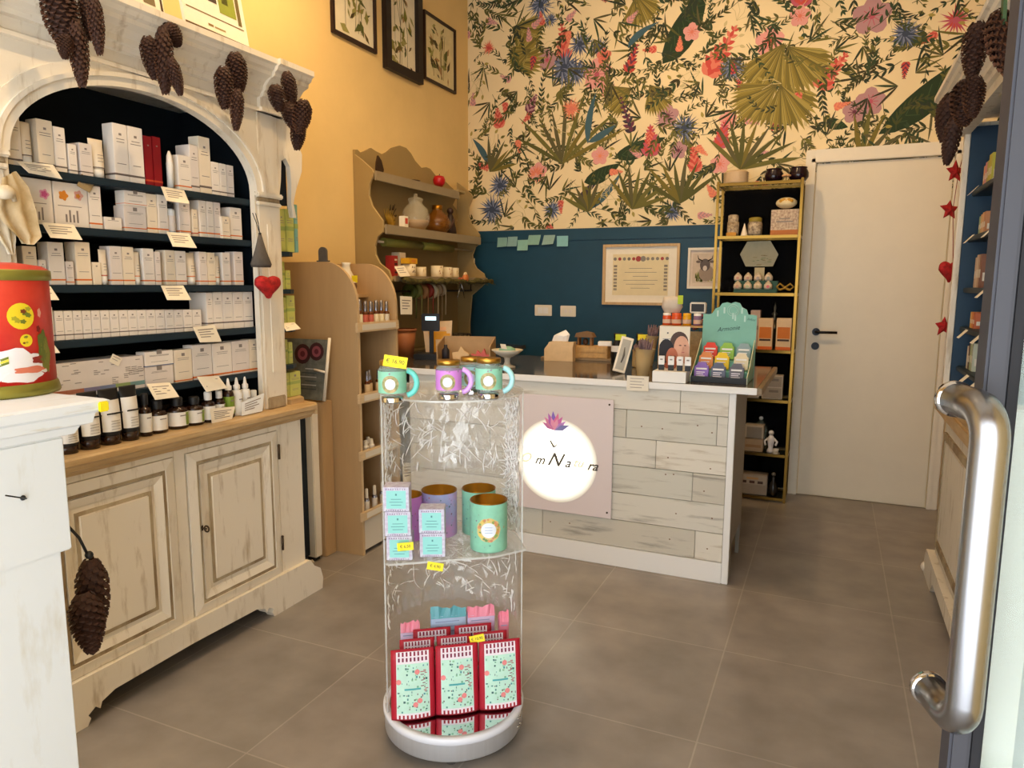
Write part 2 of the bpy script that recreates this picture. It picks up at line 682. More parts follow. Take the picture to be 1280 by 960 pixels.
for px_, py_, S, m_, c_ in ((746, 93, 44, 'wp_pink', 'wp_pink2'), (962, 52, 36, 'wp_pink', 'wp_red'), (755, 70, 22, 'wp_red2', 'wp_red'), (684, 75, 30, 'wp_lilac', 'wp_pink2'), (760, 112, 22, 'wp_pink', 'wp_pink2'), (1090, 20, 44, 'wp_lilac', 'wp_pink2'), (1088, 127, 34, 'wp_lilac', 'wp_pink2'), (1068, 140, 28, 'wp_lilac', 'wp_purple'),
                           (835, 145, 30, 'wp_lilac', 'wp_purple'), (848, 188, 24, 'wp_lilac', 'wp_purple'), (910, 150, 24, 'wp_pink', 'wp_red2'), (673, 215, 28, 'wp_pink', 'wp_coral'), (900, 205, 26, 'wp_pink', 'wp_red2'), (750, 195, 26, 'wp_pink', 'wp_coral'), (1000, 20, 26, 'wp_pink', 'wp_red2'), (865, 40, 24, 'wp_pink', 'wp_red2')):
    u, v = W2(px_, py_)
    bloom(u, v, S * PXM * .74, m_, c_)
for px_, py_, S, ms in ((714, 136, 30, ('wp_coral', 'wp_red2')), (611, 60, 22, ('wp_coral', 'wp_red')), (670, 218, 28, ('wp_coral', 'wp_red2')), (1195, 25, 34, ('wp_red', 'wp_pink2')), (830, 150, 28, ('wp_lilac', 'wp_purple')), (1087, 20, 36, ('wp_pink2', 'wp_lilac'))):
    u, v = W2(px_, py_)
    spiky(u, v, S * PXM, ms, 22)
for px_, py_, a, L, W, ms in ((705, 75, R(95), 46, 20, ('wp_red', 'wp_red2')), (625, 160, R(100), 26, 16, ('wp_red', 'wp_red2')), (885, 95, R(60), 60, 26, ('wp_red', 'wp_red2')), (815, 195, R(95), 36, 22, ('wp_red', 'wp_pink2')), (1022, 110, R(50), 44, 22, ('wp_red', 'wp_red2')), (1000, 8, R(80), 30, 22, ('wp_red', 'wp_pink2')),
                              (790, 165, R(110), 48, 14, ('wp_purple', 'wp_dkpurp')), (785, 90, R(70), 34, 14, ('wp_purple', 'wp_red')), (900, 185, R(80), 30, 18, ('wp_red', 'wp_pink2')), (660, 140, R(60), 24, 14, ('wp_lilac', 'wp_purple')), (870, 215, R(100), 30, 16, ('wp_red', 'wp_red2'))):
    u, v = W2(px_, py_)
    spike(u, v, a, L * PXM, W * PXM, ms)
for px_, py_, a0, n, L in ((703, 205, R(95), 9, 90), (925, 212, R(80), 9, 70), (735, 265, R(110), 7, 46), (1075, 205, R(60), 7, 60), (612, 215, R(60), 6, 50), (790, 262, R(80), 8, 60), (850, 255, R(100), 8, 60)):
    u, v = W2(px_, py_)
    for i in range(n):
        leafshape(u, v, a0 + (i - n / 2) * .26, L * PXM * rw.uniform(.75, 1.05), .03, rw.choice((LEAFM[2], LEAFM[3], LEAFM[6], 'wp_olive2')), bend=.14 * (i - n / 2) / n, n=7)
for px_, py_, a, L, c_ in ((735, 180, R(95), 60, -1.0), (735, 178, R(20), 40, .5), (785, 60, R(60), 40, -2.0), (735, 262, R(30), 60, 1.2), (720, 258, R(60), 46, -1.0), (610, 205, R(110), 40, 1)):
    u, v = W2(px_, py_)
    leafshape(u, v, a, L * PXM, .05, 'wp_dkpurp' if rw.random() < .5 else 'wp_tealleaf', bend=c_ * .25, n=8)
struct(wp.build('wall_back'))

# teal panelling with its batten, left of the door
b = B()
x1 = -0.30
b.box((WL, WB - .014, 0), (x1, WB, 1.70), 'teal_wall')
b.box((WL, WB - .022, 1.70), (x1, WB, 1.785), 'teal_wall', .003)
struct(b.build('trim_1'))

# ------------------------------------------------------------------ door in the back wall
b = B()
dx0, dx1, dh = -0.145, 0.60, 2.14
fw = 0.065
b.box((dx0 - fw, WB - .03, 0), (dx0 - .012, WB, dh + .085), 'frame_white', .004)
b.box((dx1 + .012, WB - .03, 0), (dx1 + fw, WB, dh + .085), 'frame_white', .004)
b.box((dx0 - .012, WB - .03, dh + .012), (dx1 + .012, WB, dh + .085), 'frame_white', .004)
b.box((dx0 - .03, WB - .038, 0), (dx0 - .006, WB, dh + .03), 'frame_white', .003)
b.box((dx1 + .006, WB - .038, 0), (dx1 + .03, WB, dh + .03), 'frame_white', .003)
b.box((dx0 - .03, WB - .038, dh + .006), (dx1 + .03, WB, dh + .03), 'frame_white', .003)
fr = struct(b.build('trim_2'))
b = B()
b.box((dx0, -.012, .006), (dx1, 0, dh), 'door_white', .002)
leaf = struct(b.build('door_1', loc=(0, WB, 0)))
b = B()
hx = dx0 + .055
b.cyl((hx, -.02, 1.087), .024, .009, 'black_metal', 20, 'y')
b.tube([(hx, -.02, 1.087), (hx, -.055, 1.087), (hx + .012, -.062, 1.087), (hx + .125, -.06, 1.087)], .0085, 'black_metal', 10)
b.build('door_handle', leaf)
b = B()
b.cyl((hx, -.02, .995), .024, .008, 'black_metal', 20, 'y')
b.box((hx - .003, -.0215, .985), (hx + .003, -.02, 1.004), 'dark')
b.build('keyhole_plate', leaf)

# ------------------------------------------------------------------ light
w = bpy.data.worlds.new('daylight')
w.use_nodes = True
bg = w.node_tree.nodes['Background']
bg.inputs[0].default_value = (0.90, 0.95, 1.0, 1)
bg.inputs[1].default_value = 4.2
scene.world = w


def spot_lamp(name, loc, target, power, size, angle, blend, col, label):
    t = thing(name, label, 'lamp', loc)
    q = (Vector(target) - Vector(loc)).to_track_quat('-Z', 'Y').to_euler()
    b = B()
    b.lathe([(0, .10), (.035, .10), (.042, .02), (.042, -.005), (.036, -.005), (.034, .02), (0, .02)], 'frame_white', 20)
    b.build('lamp_shade', t, rot=q)
    b = B()
    b.cyl((0, 0, .05), .008, WH - loc[2] - .05, 'frame_white', 8)
    b.build('stem', t)
    ld = bpy.data.lights.new('lamp_bulb', 'SPOT')
    ld.energy = power
    ld.color = col
    ld.shadow_soft_size = size
    ld.spot_size = R(angle)
    ld.spot_blend = blend
    lo = bpy.data.objects.new('lamp_bulb', ld)
    COL.objects.link(lo)
    lo.parent = t
    lo.rotation_euler = q
    return t


WARM = (1.0, 0.67, 0.33)
WARM2 = (1.0, 0.74, 0.44)
spot_lamp('spot_lamp', (-1.7, 2.7, 3.45), (-2.5, 2.9, 1.8), 110, .05, 125, .9, WARM, 'white ceiling spot aimed at the tall left wall')
spot_lamp('spot_lamp', (-1.0, 3.2, 3.45), (-1.0, 5.0, 1.6), 95, .05, 140, 1.0, WARM, 'white ceiling spot over the middle of the flowered wall')
spot_lamp('spot_lamp', (-1.2, 1.5, 3.45), (-2.1, 1.7, 1.4), 85, .05, 125, .9, WARM, 'white ceiling spot over the arched hutch')
spot_lamp('spot_lamp', (0.0, 3.2, 3.45), (0.1, 4.9, 1.2), 40, .05, 130, 1.0, WARM, 'white ceiling spot over the back door')

vs = scene.view_settings
vs.view_transform = 'Standard'
vs.look = 'None'
vs.gamma = 1.0
vs.use_curve_mapping = False
vs.exposure = 0.14
scene.cycles.use_denoising = True
scene.cycles.max_bounces = 10
scene.cycles.transparent_max_bounces = 16
scene.cycles.caustics_reflective = False
scene.cycles.caustics_refractive = False
scene.cycles.sample_clamp_indirect = 6.0
# ------------------------------------------------------------------ the arched hutch on the left wall
def W(root):
    """builder that takes world coordinates and stores them in ROOT's space (unrotated roots)"""
    b = B()
    b.X = Matrix.Translation(-Vector(root.location))
    return b


def ring(b, y0, y1, z0, z1, w, x0, x1, m, slope=0.0):
    """mitred rectangular moulding on a face looking along +x (or -x): outer rectangle, width w, from x0 out to x1"""
    o = [(y0, z0), (y1, z0), (y1, z1), (y0, z1)]
    i = [(y0 + w, z0 + w), (y1 - w, z0 + w), (y1 - w, z1 - w), (y0 + w, z1 - w)]
    xo = x1 - slope if slope > 0 else x1
    xi = x1 + slope if slope < 0 else x1
    for k in range(4):
        j = (k + 1) % 4
        a = [(x0, *o[k]), (x0, *o[j]), (x0, *i[j]), (x0, *i[k]), (xo, *o[k]), (xo, *o[j]), (xi, *i[j]), (xi, *i[k])]
        b.add(a, [(0, 3, 2, 1), (4, 5, 6, 7), (0, 1, 5, 4), (1, 2, 6, 5), (2, 3, 7, 6), (3, 0, 4, 7)], m)


def sweep_y(b, prof, y0, y1, m):
    """extrude an xz profile along y"""
    b.prism(prof, y0, y1, m, 'xz')


HZ = [1.712, 1.551, 1.373, 1.203, 1.02]      # upper faces of the five navy shelves
BZ = 0.862                                   # the board
HX = -2.08
SHX = -2.15
EZ = [1.515, 1.355, 1.19, 1.03]
hutch = thing('hutch', 'tall off-white distressed hutch with an arched navy shelf opening against the yellow wall', 'cabinet', (-2.35, 1.775, 0))


def hutch_door(y0, y1, z0, z1, root, hinge, key):
    b = W(root)
    x = HX
    b.box((x - .02, y0, z0), (x, y1, z1), 'old_white', .002)
    ring(b, y0, y1, z0, z1, .035, x, x + .012, 'old_white', .006)
    ring(b, y0 + .035, y1 - .035, z0 + .035, z1 - .035, .012, x, x + .006, 'old_white_worn')
    ring(b, y0 + .05, y1 - .05, z0 + .05, z1 - .05, .028, x, x + .010, 'old_white', -.008)
    ring(b, y0 + .092, y1 - .092, z0 + .095, z1 - .095, .012, x, x + .004, 'old_white_worn')
    b.box((x, y0 + .104, z0 + .107), (x + .008, y1 - .104, z1 - .107), 'old_white', .004)
    d = b.build('door', root)
    ky = y0 + .045 if key == 'near' else y1 - .045
    kz = (z0 + z1) / 2 + .02
    if key == 'near':
        b = W(root)
        b.tube([(x + .008, ky, kz), (x + .034, ky, kz)], .003, 'key_iron', 8)
        b.tube([(x + .034 + .011 * math.cos(t), ky, kz + .011 * math.sin(t)) for t in [2 * PI * i / 14 for i in range(14)]], .0032, 'key_iron', 8, closed=True)
        b.box((x + .0121, ky - .004, kz - .010), (x + .0130, ky + .004, kz + .010), 'key_iron')
        k = b.build('key')
        k.parent = d
    hy = y1 + .002 if hinge == 'far' else y0 - .002
    for zz in (z0 + .1, z1 - .12):
        b = W(root)
        b.cyl((x + .012, hy, zz), .005, .055, 'key_iron', 10)
        b.ball((x + .012, hy, zz + .058), .006, 'key_iron', 8, 6)
        h = b.build('hinge')
        h.parent = d
    return d


mat('key_iron', '#4a3d30', 0.4, metal=0.8)
mat('board_wood', '#cfb285', 0.5, var=0.2, scale=6, stretch=(8, 1, 8), col2='#b08d5c', lo=.3, hi=.7)

# lower carcass
b = W(hutch)
ya, yb = 1.13, 2.415
b.box((WL + .005, ya, .13), (HX - .012, ya + .02, .80), 'old_white')
b.box((WL + .005, yb - .02, .13), (HX - .012, yb, .80), 'old_white')
b.box((WL + .005, ya + .02, .13), (WL + .02, yb - .02, .80), 'navy_inside')
b.box((WL + .02, ya + .02, .13), (HX - .03, yb - .02, .15), 'navy_inside')
b.build('carcass', hutch)
b = W(hutch)
for y0, y1 in ((ya, 1.287), (1.752, 1.803), (2.268, yb)):
    b.box((HX - .02, y0, .145), (HX + .002, y1, .80), 'old_white', .003)
b.box((HX - .02, 1.287, .80 - .022), (HX, 2.268, .80), 'old_white')
b.box((HX - .02, ya - .0, .135), (HX, yb, .158), 'old_white')
b.build('face_frame', hutch)
hutch_door(1.292, 1.748, .162, .776, hutch, 'near', 'far')
hutch_door(1.807, 2.263, .162, .776, hutch, 'far', 'near')
# plinth with scrolled brackets
b = W(hutch)
y0, y1 = 1.05, 2.50


def scroll(s, y):
    # from the inner end of the foot up to the apron, mirrored by s
    pts = [(y, 0.0), (y + s * .012, .02), (y + s * .004, .034), (y + s * .03, .05), (y + s * .045, .035), (y + s * .052, .055), (y + s * .10, .072)]
    return pts


poly = [(y0, 0)] + scroll(1, 1.36) + [(1.775, .078)] + list(reversed(scroll(-1, 2.19))) + [(y1, 0), (y1 + .006, .05), (y1 - .01, .10), (y1 - .05, .125), (y1 - .075, .16), (y0 + .075, .16), (y0 + .05, .125), (y0 + .01, .10), (y0 - .006, .05)]
b.prism(poly, HX - .02, HX + .022, 'old_white', 'yz')
b.box((WL + .01, y1 - .06, 0), (HX - .02, y1 - .03, .12), 'old_white')
b.box((WL + .01, y0 + .03, 0), (HX - .02, y0 + .06, .12), 'old_white')
b.box((HX + .0, y0 + .04, .128), (HX + .016, y1 - .04, .15), 'old_white_worn', .006)
b.build('plinth', hutch)
# the wooden board between the two halves, with a moulded nose
b = W(hutch)
prof = [(WL + .005, .80), (HX + .01, .80), (HX + .018, .812), (HX + .03, .818), (HX + .036, .832), (HX + .046, .840), (HX + .046, .856), (HX + .04, BZ), (WL + .005, BZ)]
sweep_y(b, prof, 1.08, 2.475, 'board_wood')
b.prism([(WL + .01, 2.475), (HX + .046, 2.475), (HX + .02, 2.50), (HX - .06, 2.52), (HX - .16, 2.56), (WL + .01, 2.56)], .815, BZ, 'board_wood', 'xy')
b.prism([(WL + .01, 2.40), (HX - .03, 2.40), (HX - .03, 2.48), (HX - .10, 2.53), (WL + .01, 2.53)], BZ, BZ + .022, 'board_wood', 'xy')
b.build('worktop', hutch)

# upper half
UX = -2.12
b = W(hutch)
oy0, oy1, zs, rise = 1.308, 2.245, 1.742, .262
cy, ry = (oy0 + oy1) / 2, (oy1 - oy0) / 2
U0, U1, UT = 1.155, 2.385, 2.10
arch = [(cy + ry * math.cos(t), zs + rise * math.sin(t)) for t in [PI * i / 32 for i in range(33)]]      # from far side over the top to the near side
poly = [(U0, BZ + .001), (oy0, BZ + .001)] + list(reversed(arch)) + [(oy1, BZ + .001), (U1, BZ + .001), (U1, UT), (U0, UT)]
b.prism(poly, UX - .025, UX, 'old_white', 'yz')
b.build('arch_front', hutch)
b = W(hutch)
for r0, r1, xx in ((0.0, .028, .014), (.028, .042, .022), (.042, .075, .010)):
    o = [(cy + (ry + r1) * math.cos(t), zs + (rise + r1) * math.sin(t)) for t in [PI * i / 40 for i in range(41)]]
    i_ = [(cy + (ry + r0) * math.cos(t), zs + (rise + r0) * math.sin(t)) for t in [PI * i / 40 for i in range(41)]]
    b.prism(o + list(reversed(i_)), UX - .001, UX + xx, 'old_white', 'yz')
b.build('arch_moulding', hutch)
for yc_ in (oy0 - .075, oy1 + .068):
    b = W(hutch)
    b.box((UX - .001, yc_ - .058, BZ + .001), (UX + .008, yc_ + .058, 1.69), 'old_white', .003)
    b.box((UX + .006, yc_ - .02, BZ + .15), (UX + .013, yc_ + .02, 1.62), 'old_white', .005)
    b.box((UX - .001, yc_ - .066, 1.69), (UX + .018, yc_ + .066, 1.705), 'old_white', .004)
    b.box((UX - .001, yc_ - .062, 1.705), (UX + .012, yc_ + .062, 1.722), 'old_white_worn', .003)
    b.box((UX - .001, yc_ - .072, 1.722), (UX + .024, yc_ + .072, 1.742), 'old_white', .005)
    b.box((UX - .001, yc_ - .05, BZ + .001), (UX + .016, yc_ + .05, BZ + .05), 'old_white_worn', .004)
    b.box((UX - .001, yc_ - .045, 1.742), (UX + .006, yc_ + .045, UT - .02), 'old_white', .003)
    b.build('post', hutch)
b = W(hutch)
b.box((WL + .004, U0, BZ + .001), (WL + .02, U1, UT), 'navy_inside')
b.box((WL + .02, U0 + .0, BZ + .001), (UX - .025, U0 + .02, UT), 'navy_inside')
b.box((WL + .02, U1 - .05, BZ + .001), (UX - .026, U1 - .03, UT), 'navy_inside')
b.box((WL + .004, U0, UT), (UX - .0, U1, UT + .02), 'old_white')
b.build('back_panel', hutch)
for z in HZ:
    b = W(hutch)
    b.box((WL + .02, U0 + .02, z - .024), (SHX, U1 - .051, z), 'navy_shelf', .003)
    b.build('shelf', hutch)
b = W(hutch)
b.box((WL + .004, U0 - .014, BZ + .001), (UX - .026, U0 - .0005, UT), 'old_white', .002)
b.build('side_panel', hutch)
# cornice, with a break over each post and a return at the far end
b = W(hutch)
cp = [(UX - .02, 2.050), (UX + .024, 2.050), (UX + .024, 2.062), (UX + .0145, 2.066), (UX + .0145, 2.100), (UX + .030, 2.104), (UX + .034, 2.118), (UX + .046, 2.124), (UX + .048, 2.140), (UX + .066, 2.160), (UX + .092, 2.172), (UX + .094, 2.186), (UX + .106, 2.192), (UX + .112, 2.206), (UX + .124, 2.212), (UX + .124, 2.232), (UX - .02, 2.232)]
sweep_y(b, cp, U0 - .06, U1 + .02, 'old_white')
cq = [(x + .016, z) if x > UX else (x, z) for x, z in cp]
sweep_y(b, cq, 2.265, U1 + .075, 'old_white')
sweep_y(b, cq, U0 - .10, 1.285, 'old_white')
b.box((WL + .004, U0 - .06, 2.12), (UX - .015, U1 + .02, 2.225), 'old_white')
b.box((WL + .004, U1 + .0, 2.12), (UX + .02, U1 + .06, 2.225), 'old_white')
b.build('cornice', hutch)
# narrow open bay at the far end: small arched head and little rounded shelves
b = W(hutch)
a0, a1 = 2.395, 2.50
za = 1.80
pts = [(a0, za - .06), (a0, 2.06), (a1 + .015, 2.06), (a1 + .02, 1.98), (a1 + .045, 1.93), (a1 + .04, 1.86), (a1 + .0, 1.78), (a1 - .02, 1.72), (a1 - .005, 1.66), (a1 - .025, 1.66), (a1 - .035, 1.72), (a1 - .03, 1.80), (a1 - .035, 1.87), (a1 - .06, 1.90), (a0 + .02, 1.885), (a0 + .012, 1.80)]
b.prism(pts, UX - .03, UX - .008, 'old_white', 'yz')
b.box((WL + .004, a0 - .01, BZ + .03), (WL + .018, a1 + .02, 2.06), 'navy_inside')
b.box((WL + .018, a0 - .01, BZ + .03), (UX - .06, a0 + .0, 2.06), 'navy_inside')
b.box((UX - .062, a0 + .0005, za - .09), (UX - .045, a1 - .018, 1.93), 'navy_inside')
b.build('end_bay', hutch)
for z in EZ:
    b = W(hutch)
    b.prism([(WL + .018, a0), (UX - .03, a0), (UX - .02, a0 + .06), (UX - .05, a1 + .01), (UX - .12, a1 + .035), (WL + .018, a1 + .035)], z - .018, z, 'navy_shelf', 'xy')
    b.build('corner_shelf', hutch)

# ------------------------------------------------------------------ goods on the hutch
WHITE = '#e9dfd2'
for n, c, r_ in (('carton_white', '#f0e7dc', .55), ('carton_cream', '#eddfc8', .55), ('carton_shade', '#e4dad2', .55), ('band_orange', '#e0762a', .5), ('band_grey', '#6e625c', .5), ('band_red', '#c2482c', .5), ('gift_red', '#8e1420', .4),
                 ('bottle_amber', '#2c1a10', .15), ('label_white', '#e9e6df', .5), ('label_green', '#7f9a2e', .5), ('carton_green', '#c3c466', .55), ('carton_green2', '#9bab5a', .55), ('carton_mint', '#7fb0a0', .5), ('print_grey', '#8b817a', .7), ('print_pale', '#c2b8ad', .7),
                 ('clear_plastic', '#e8ecee', .08), ('band_blue', '#5f6d92', .5)):
    mat(n, c, r_, var=.03, scale=15)


def prints(b, x, y0, y1, z0, z1, m, rows, seed, mark=True):
    """small printed lines and a mark on a carton's front (facing +x)"""
    r_ = random.Random(seed)
    w_ = y1 - y0
    h_ = z1 - z0
    X = x + .0004
    if mark:
        c = (y0 + y1) / 2
        b.box((x, c - w_ * .09, z1 - h_ * .20), (X, c + w_ * .09, z1 - h_ * .20 + w_ * .14), m)
    for k in range(rows):
        zz = z1 - h_ * (.27 + .05 * k) if k < 2 else z0 + h_ * (.30 - .045 * (k - 2))
        ww = w_ * r_.uniform(.25, .36)
        b.box((x, (y0 + y1) / 2 - ww, zz), (X, (y0 + y1) / 2 + ww, zz + max(.0012, h_ * .012)), m)


def carton(px0, px1, pyt, z0, xf, label, group=None, depth=.045, body='carton_white', band='band_grey', bz=.10, bh=.036, name='product_carton', cat='box', rows=3, py=None, twist=0.0, seed=0, top=None):
    pyb = py if py is not None else 300
    y0 = atX(px0, pyb, xf).y
    y1 = atX(px1, pyb, xf).y
    z1 = top if top else atX((px0 + px1) / 2, pyt, xf).z
    for zz in HZ + EZ:
        if z0 < zz - .03 and z1 > zz - .027 and xf < SHX and py is not None and (zz in HZ) == (label.find('hutch end') < 0):
            z1 = zz - .027
    yc, w_ = (y0 + y1) / 2, (y1 - y0) / 2 - .0006
    h_ = z1 - z0
    b = B()
    b.box((-depth, -w_, 0), (0, w_, h_), body, .0012)
    if band:
        b.box((-depth - .0003, -w_ - .0003, h_ * bz), (.0003, w_ + .0003, h_ * (bz + bh)), band)
    prints(b, 0, -w_, w_, 0, h_, 'print_grey', rows, seed)
    o = b.build(name, loc=(xf, yc, z0 + .0006), rot=twist)
    tag(o, label, cat, group)
    return o


def tube_pack(px0, px1, pyt, z0, xf, label, group=None, py=300, band='band_grey', body='carton_cream', cap='label_white', name='cosmetic_tube', rows=3):
    """squeeze tube standing on its cap: crimped flat top, round below"""
    y0, y1 = atX(px0, py, xf).y, atX(px1, py, xf).y
    z1 = atX((px0 + px1) / 2, pyt, xf).z
    h_ = z1 - z0
    r_ = (y1 - y0) / 2
    t = thing(name, label, 'tube', (xf - r_, (y0 + y1) / 2, z0 + .0006), group=group)
    b = B()
    seg = 18
    vs, fs = [], []
    for i, (f, rx, ry_) in enumerate(((.24, .86, .86), (.30, .92, .92), (.5, .8, .95), (.8, .45, 1.0), (.95, .12, 1.06), (1.0, .06, 1.08))):
        for k in range(seg):
            a = 2 * PI * k / seg
            vs.append((r_ * rx * math.cos(a), r_ * ry_ * math.sin(a), h_ * f))
    for i in range(5):
        for k in range(seg):
            fs.append((i * seg + k, i * seg + (k + 1) % seg, (i + 1) * seg + (k + 1) % seg, (i + 1) * seg + k))
    fs.append(tuple(range(5 * seg, 6 * seg)))
    b.add(vs, fs, body, True)
    b.lathe([(r_ * .93, h_ * .255), (r_ * .93, h_ * .28)], band, seg)
    if rows:
        for k in range(rows):
            b.box((r_ * .86, -r_ * .4, h_ * (.42 + .08 * k)), (r_ * .88, r_ * .4, h_ * (.425 + .08 * k) + .001), 'print_grey')
    b.build('tube_body', t)
    b = B()
    b.cyl((0, 0, 0), r_ * .84, h_ * .24, cap, seg)
    b.build('cap', t)
    return t


XF = -2.168
names = ['top', 'second', 'third', 'fourth', 'lowest']


def where(k, i):
    return '%s from the left on the %s hutch shelf' % (ORD[i], names[k])


row1 = [('c', 11, 30, 143, 'tall cream carton', {}), ('t', 31, 46, 153, 'white tube on its cap', {}), ('c', 50, 70, 151, 'tall white carton', {}), ('c', 70.5, 85, 160, 'white carton', {}),
        ('c', 87, 98, 181, 'short narrow carton', {}), ('c', 101, 117, 180, 'short white carton', {}), ('t', 119, 136, 174, 'cream tube on its cap', {}),
        ('c', 144, 162, 156, 'tall white carton', {}), ('c', 162.5, 181, 160, 'tall white carton', {}), ('r', 182, 192, 171, 'dark red carton', {}), ('r', 192.5, 203, 172, 'dark red carton', {}),
        ('p', 212, 219, 189, 'slim white pen applicator', {}), ('c', 223, 239, 195, 'white carton with orange band', dict(band='band_orange')), ('c', 238, 249, 182, 'tall white carton', dict(d=.07)), ('c', 249.5, 264, 172, 'tallest white carton', {}),
        ('c', 264.5, 274, 203, 'narrow carton', {}), ('c', 274.5, 283, 205, 'narrow carton', {}), ('c', 283.5, 292, 207, 'narrow carton', {})]
row2 = [('f1', 27, 67, 222, 'white gift carton with a pink flower', {}), ('f2', 69, 111, 222, 'white gift carton with an orange flower', {}), ('c', 112, 128, 233, 'white carton with orange band', dict(band='band_orange')),
        ('c', 130, 152, 272, 'low flat white box', dict(band=None, rows=1)), ('c', 155, 183, 258, 'squat white carton under another', dict(band='band_orange', bz=.12)),
        ('c', 184, 197, 243, 'white carton with orange band', dict(band='band_orange')), ('c', 197.5, 210, 244, 'white carton with orange band', dict(band='band_orange')), ('g', 211, 222, 254, 'clear bottle with dark lid', {}), ('c', 224, 238, 250, 'white carton with orange band', dict(band='band_orange')),
        ('c', 240, 247, 262, 'slim low carton', dict(band='band_red')), ('c', 249, 258, 250, 'white carton with orange band', dict(band='band_orange')), ('c', 258.5, 267, 250, 'white carton with orange band', dict(band='band_orange')), ('c', 267.5, 276, 251, 'white carton with orange band', dict(band='band_orange')),
        ('c', 277, 287, 271, 'short carton with orange band', dict(band='band_orange', xo=.012)), ('c', 287.5, 302, 260, 'white carton with orange band', dict(band='band_orange'))]
row3 = [('c', 29, 47, 308, 'white carton', dict(band='band_orange')), ('c', 49, 58, 325, 'short carton', dict(band='band_orange')), ('c', 61, 81, 303, 'tall white carton', dict(band='band_orange')), ('c', 82, 92, 327, 'short carton', dict(band='band_orange')),
        ('c', 95, 114, 303, 'tall white carton', dict(band='band_orange')), ('c', 115, 126, 328, 'short plain kraft carton', dict(band=None, body='carton_cream', rows=0)), ('t', 127, 136, 312, 'white tube with red line', dict(band='band_red')), ('c', 138, 153, 308, 'white carton', dict(band='band_orange')),
        ('c', 153.5, 168, 309, 'white carton', dict(band='band_orange')), ('t', 169, 177, 315, 'slim white tube', dict(band='band_orange')), ('c', 179, 193, 311, 'white carton', dict(band='band_orange')), ('c', 194, 201, 315, 'slim white carton', dict(band='band_orange')),
        ('c', 207, 219, 313, 'white carton', dict(band='band_orange')), ('c', 219.5, 233, 314, 'white carton', dict(band='band_orange')), ('t', 236, 247, 316, 'white tube', dict(band='band_orange')), ('c', 249, 259, 315, 'white carton', dict(band='band_orange')), ('c', 259.5, 269, 316, 'white carton', dict(band='band_orange')),
        ('t', 270, 276, 320, 'slim white tube', dict(band='band_orange')), ('c', 278, 288, 316, 'white carton', dict(band='band_orange')), ('c', 293, 304, 315, 'white carton', dict(band='band_orange'))]
row4 = [('c', 50, 67, 384, 'white carton', dict(bz=.14, py=400))]
xs = 68.5
for i in range(16):
    row4.append(('c', xs, xs + 11.2, 389 - i * .12, 'narrow white carton', dict(bz=.16, py=400, d=.10)))
    xs += 11.5
for a_, b_, t_ in ((259, 267, 366), (267.5, 279, 364), (279.5, 292, 362), (292.5, 305, 362), (305.5, 317, 361)):
    row4.append(('c', a_, b_, t_, 'taller white carton', dict(bz=.16, py=400, d=.09)))
row5 = [('d', 55, 179, 449, 'long white box with a coloured strip', {}), ('c', 181, 217, 458, 'low white carton under another', dict(band=None, py=465)), ('c', 218, 240, 437, 'white carton with orange band', dict(band='band_orange', py=450, bz=.03)),
        ('c', 241, 265, 431, 'tall white carton with orange band', dict(band='band_orange', py=450, bz=.05, bh=.05)), ('c', 266, 290, 429, 'tall white carton with orange band', dict(band='band_orange', py=450, bz=.05, bh=.05)), ('c', 290.5, 312, 426, 'tall white carton with orange band', dict(band='band_orange', py=450, bz=.05, bh=.05)),
        ('c', 312.5, 324, 424, 'narrow white carton with orange band', dict(band='band_orange', py=450, bz=.05, bh=.05))]
grp = ['cartons on the top hutch shelf', 'cartons on the second hutch shelf', 'cartons on the third hutch shelf', 'cartons on the fourth hutch shelf', 'cartons on the lowest hutch shelf']
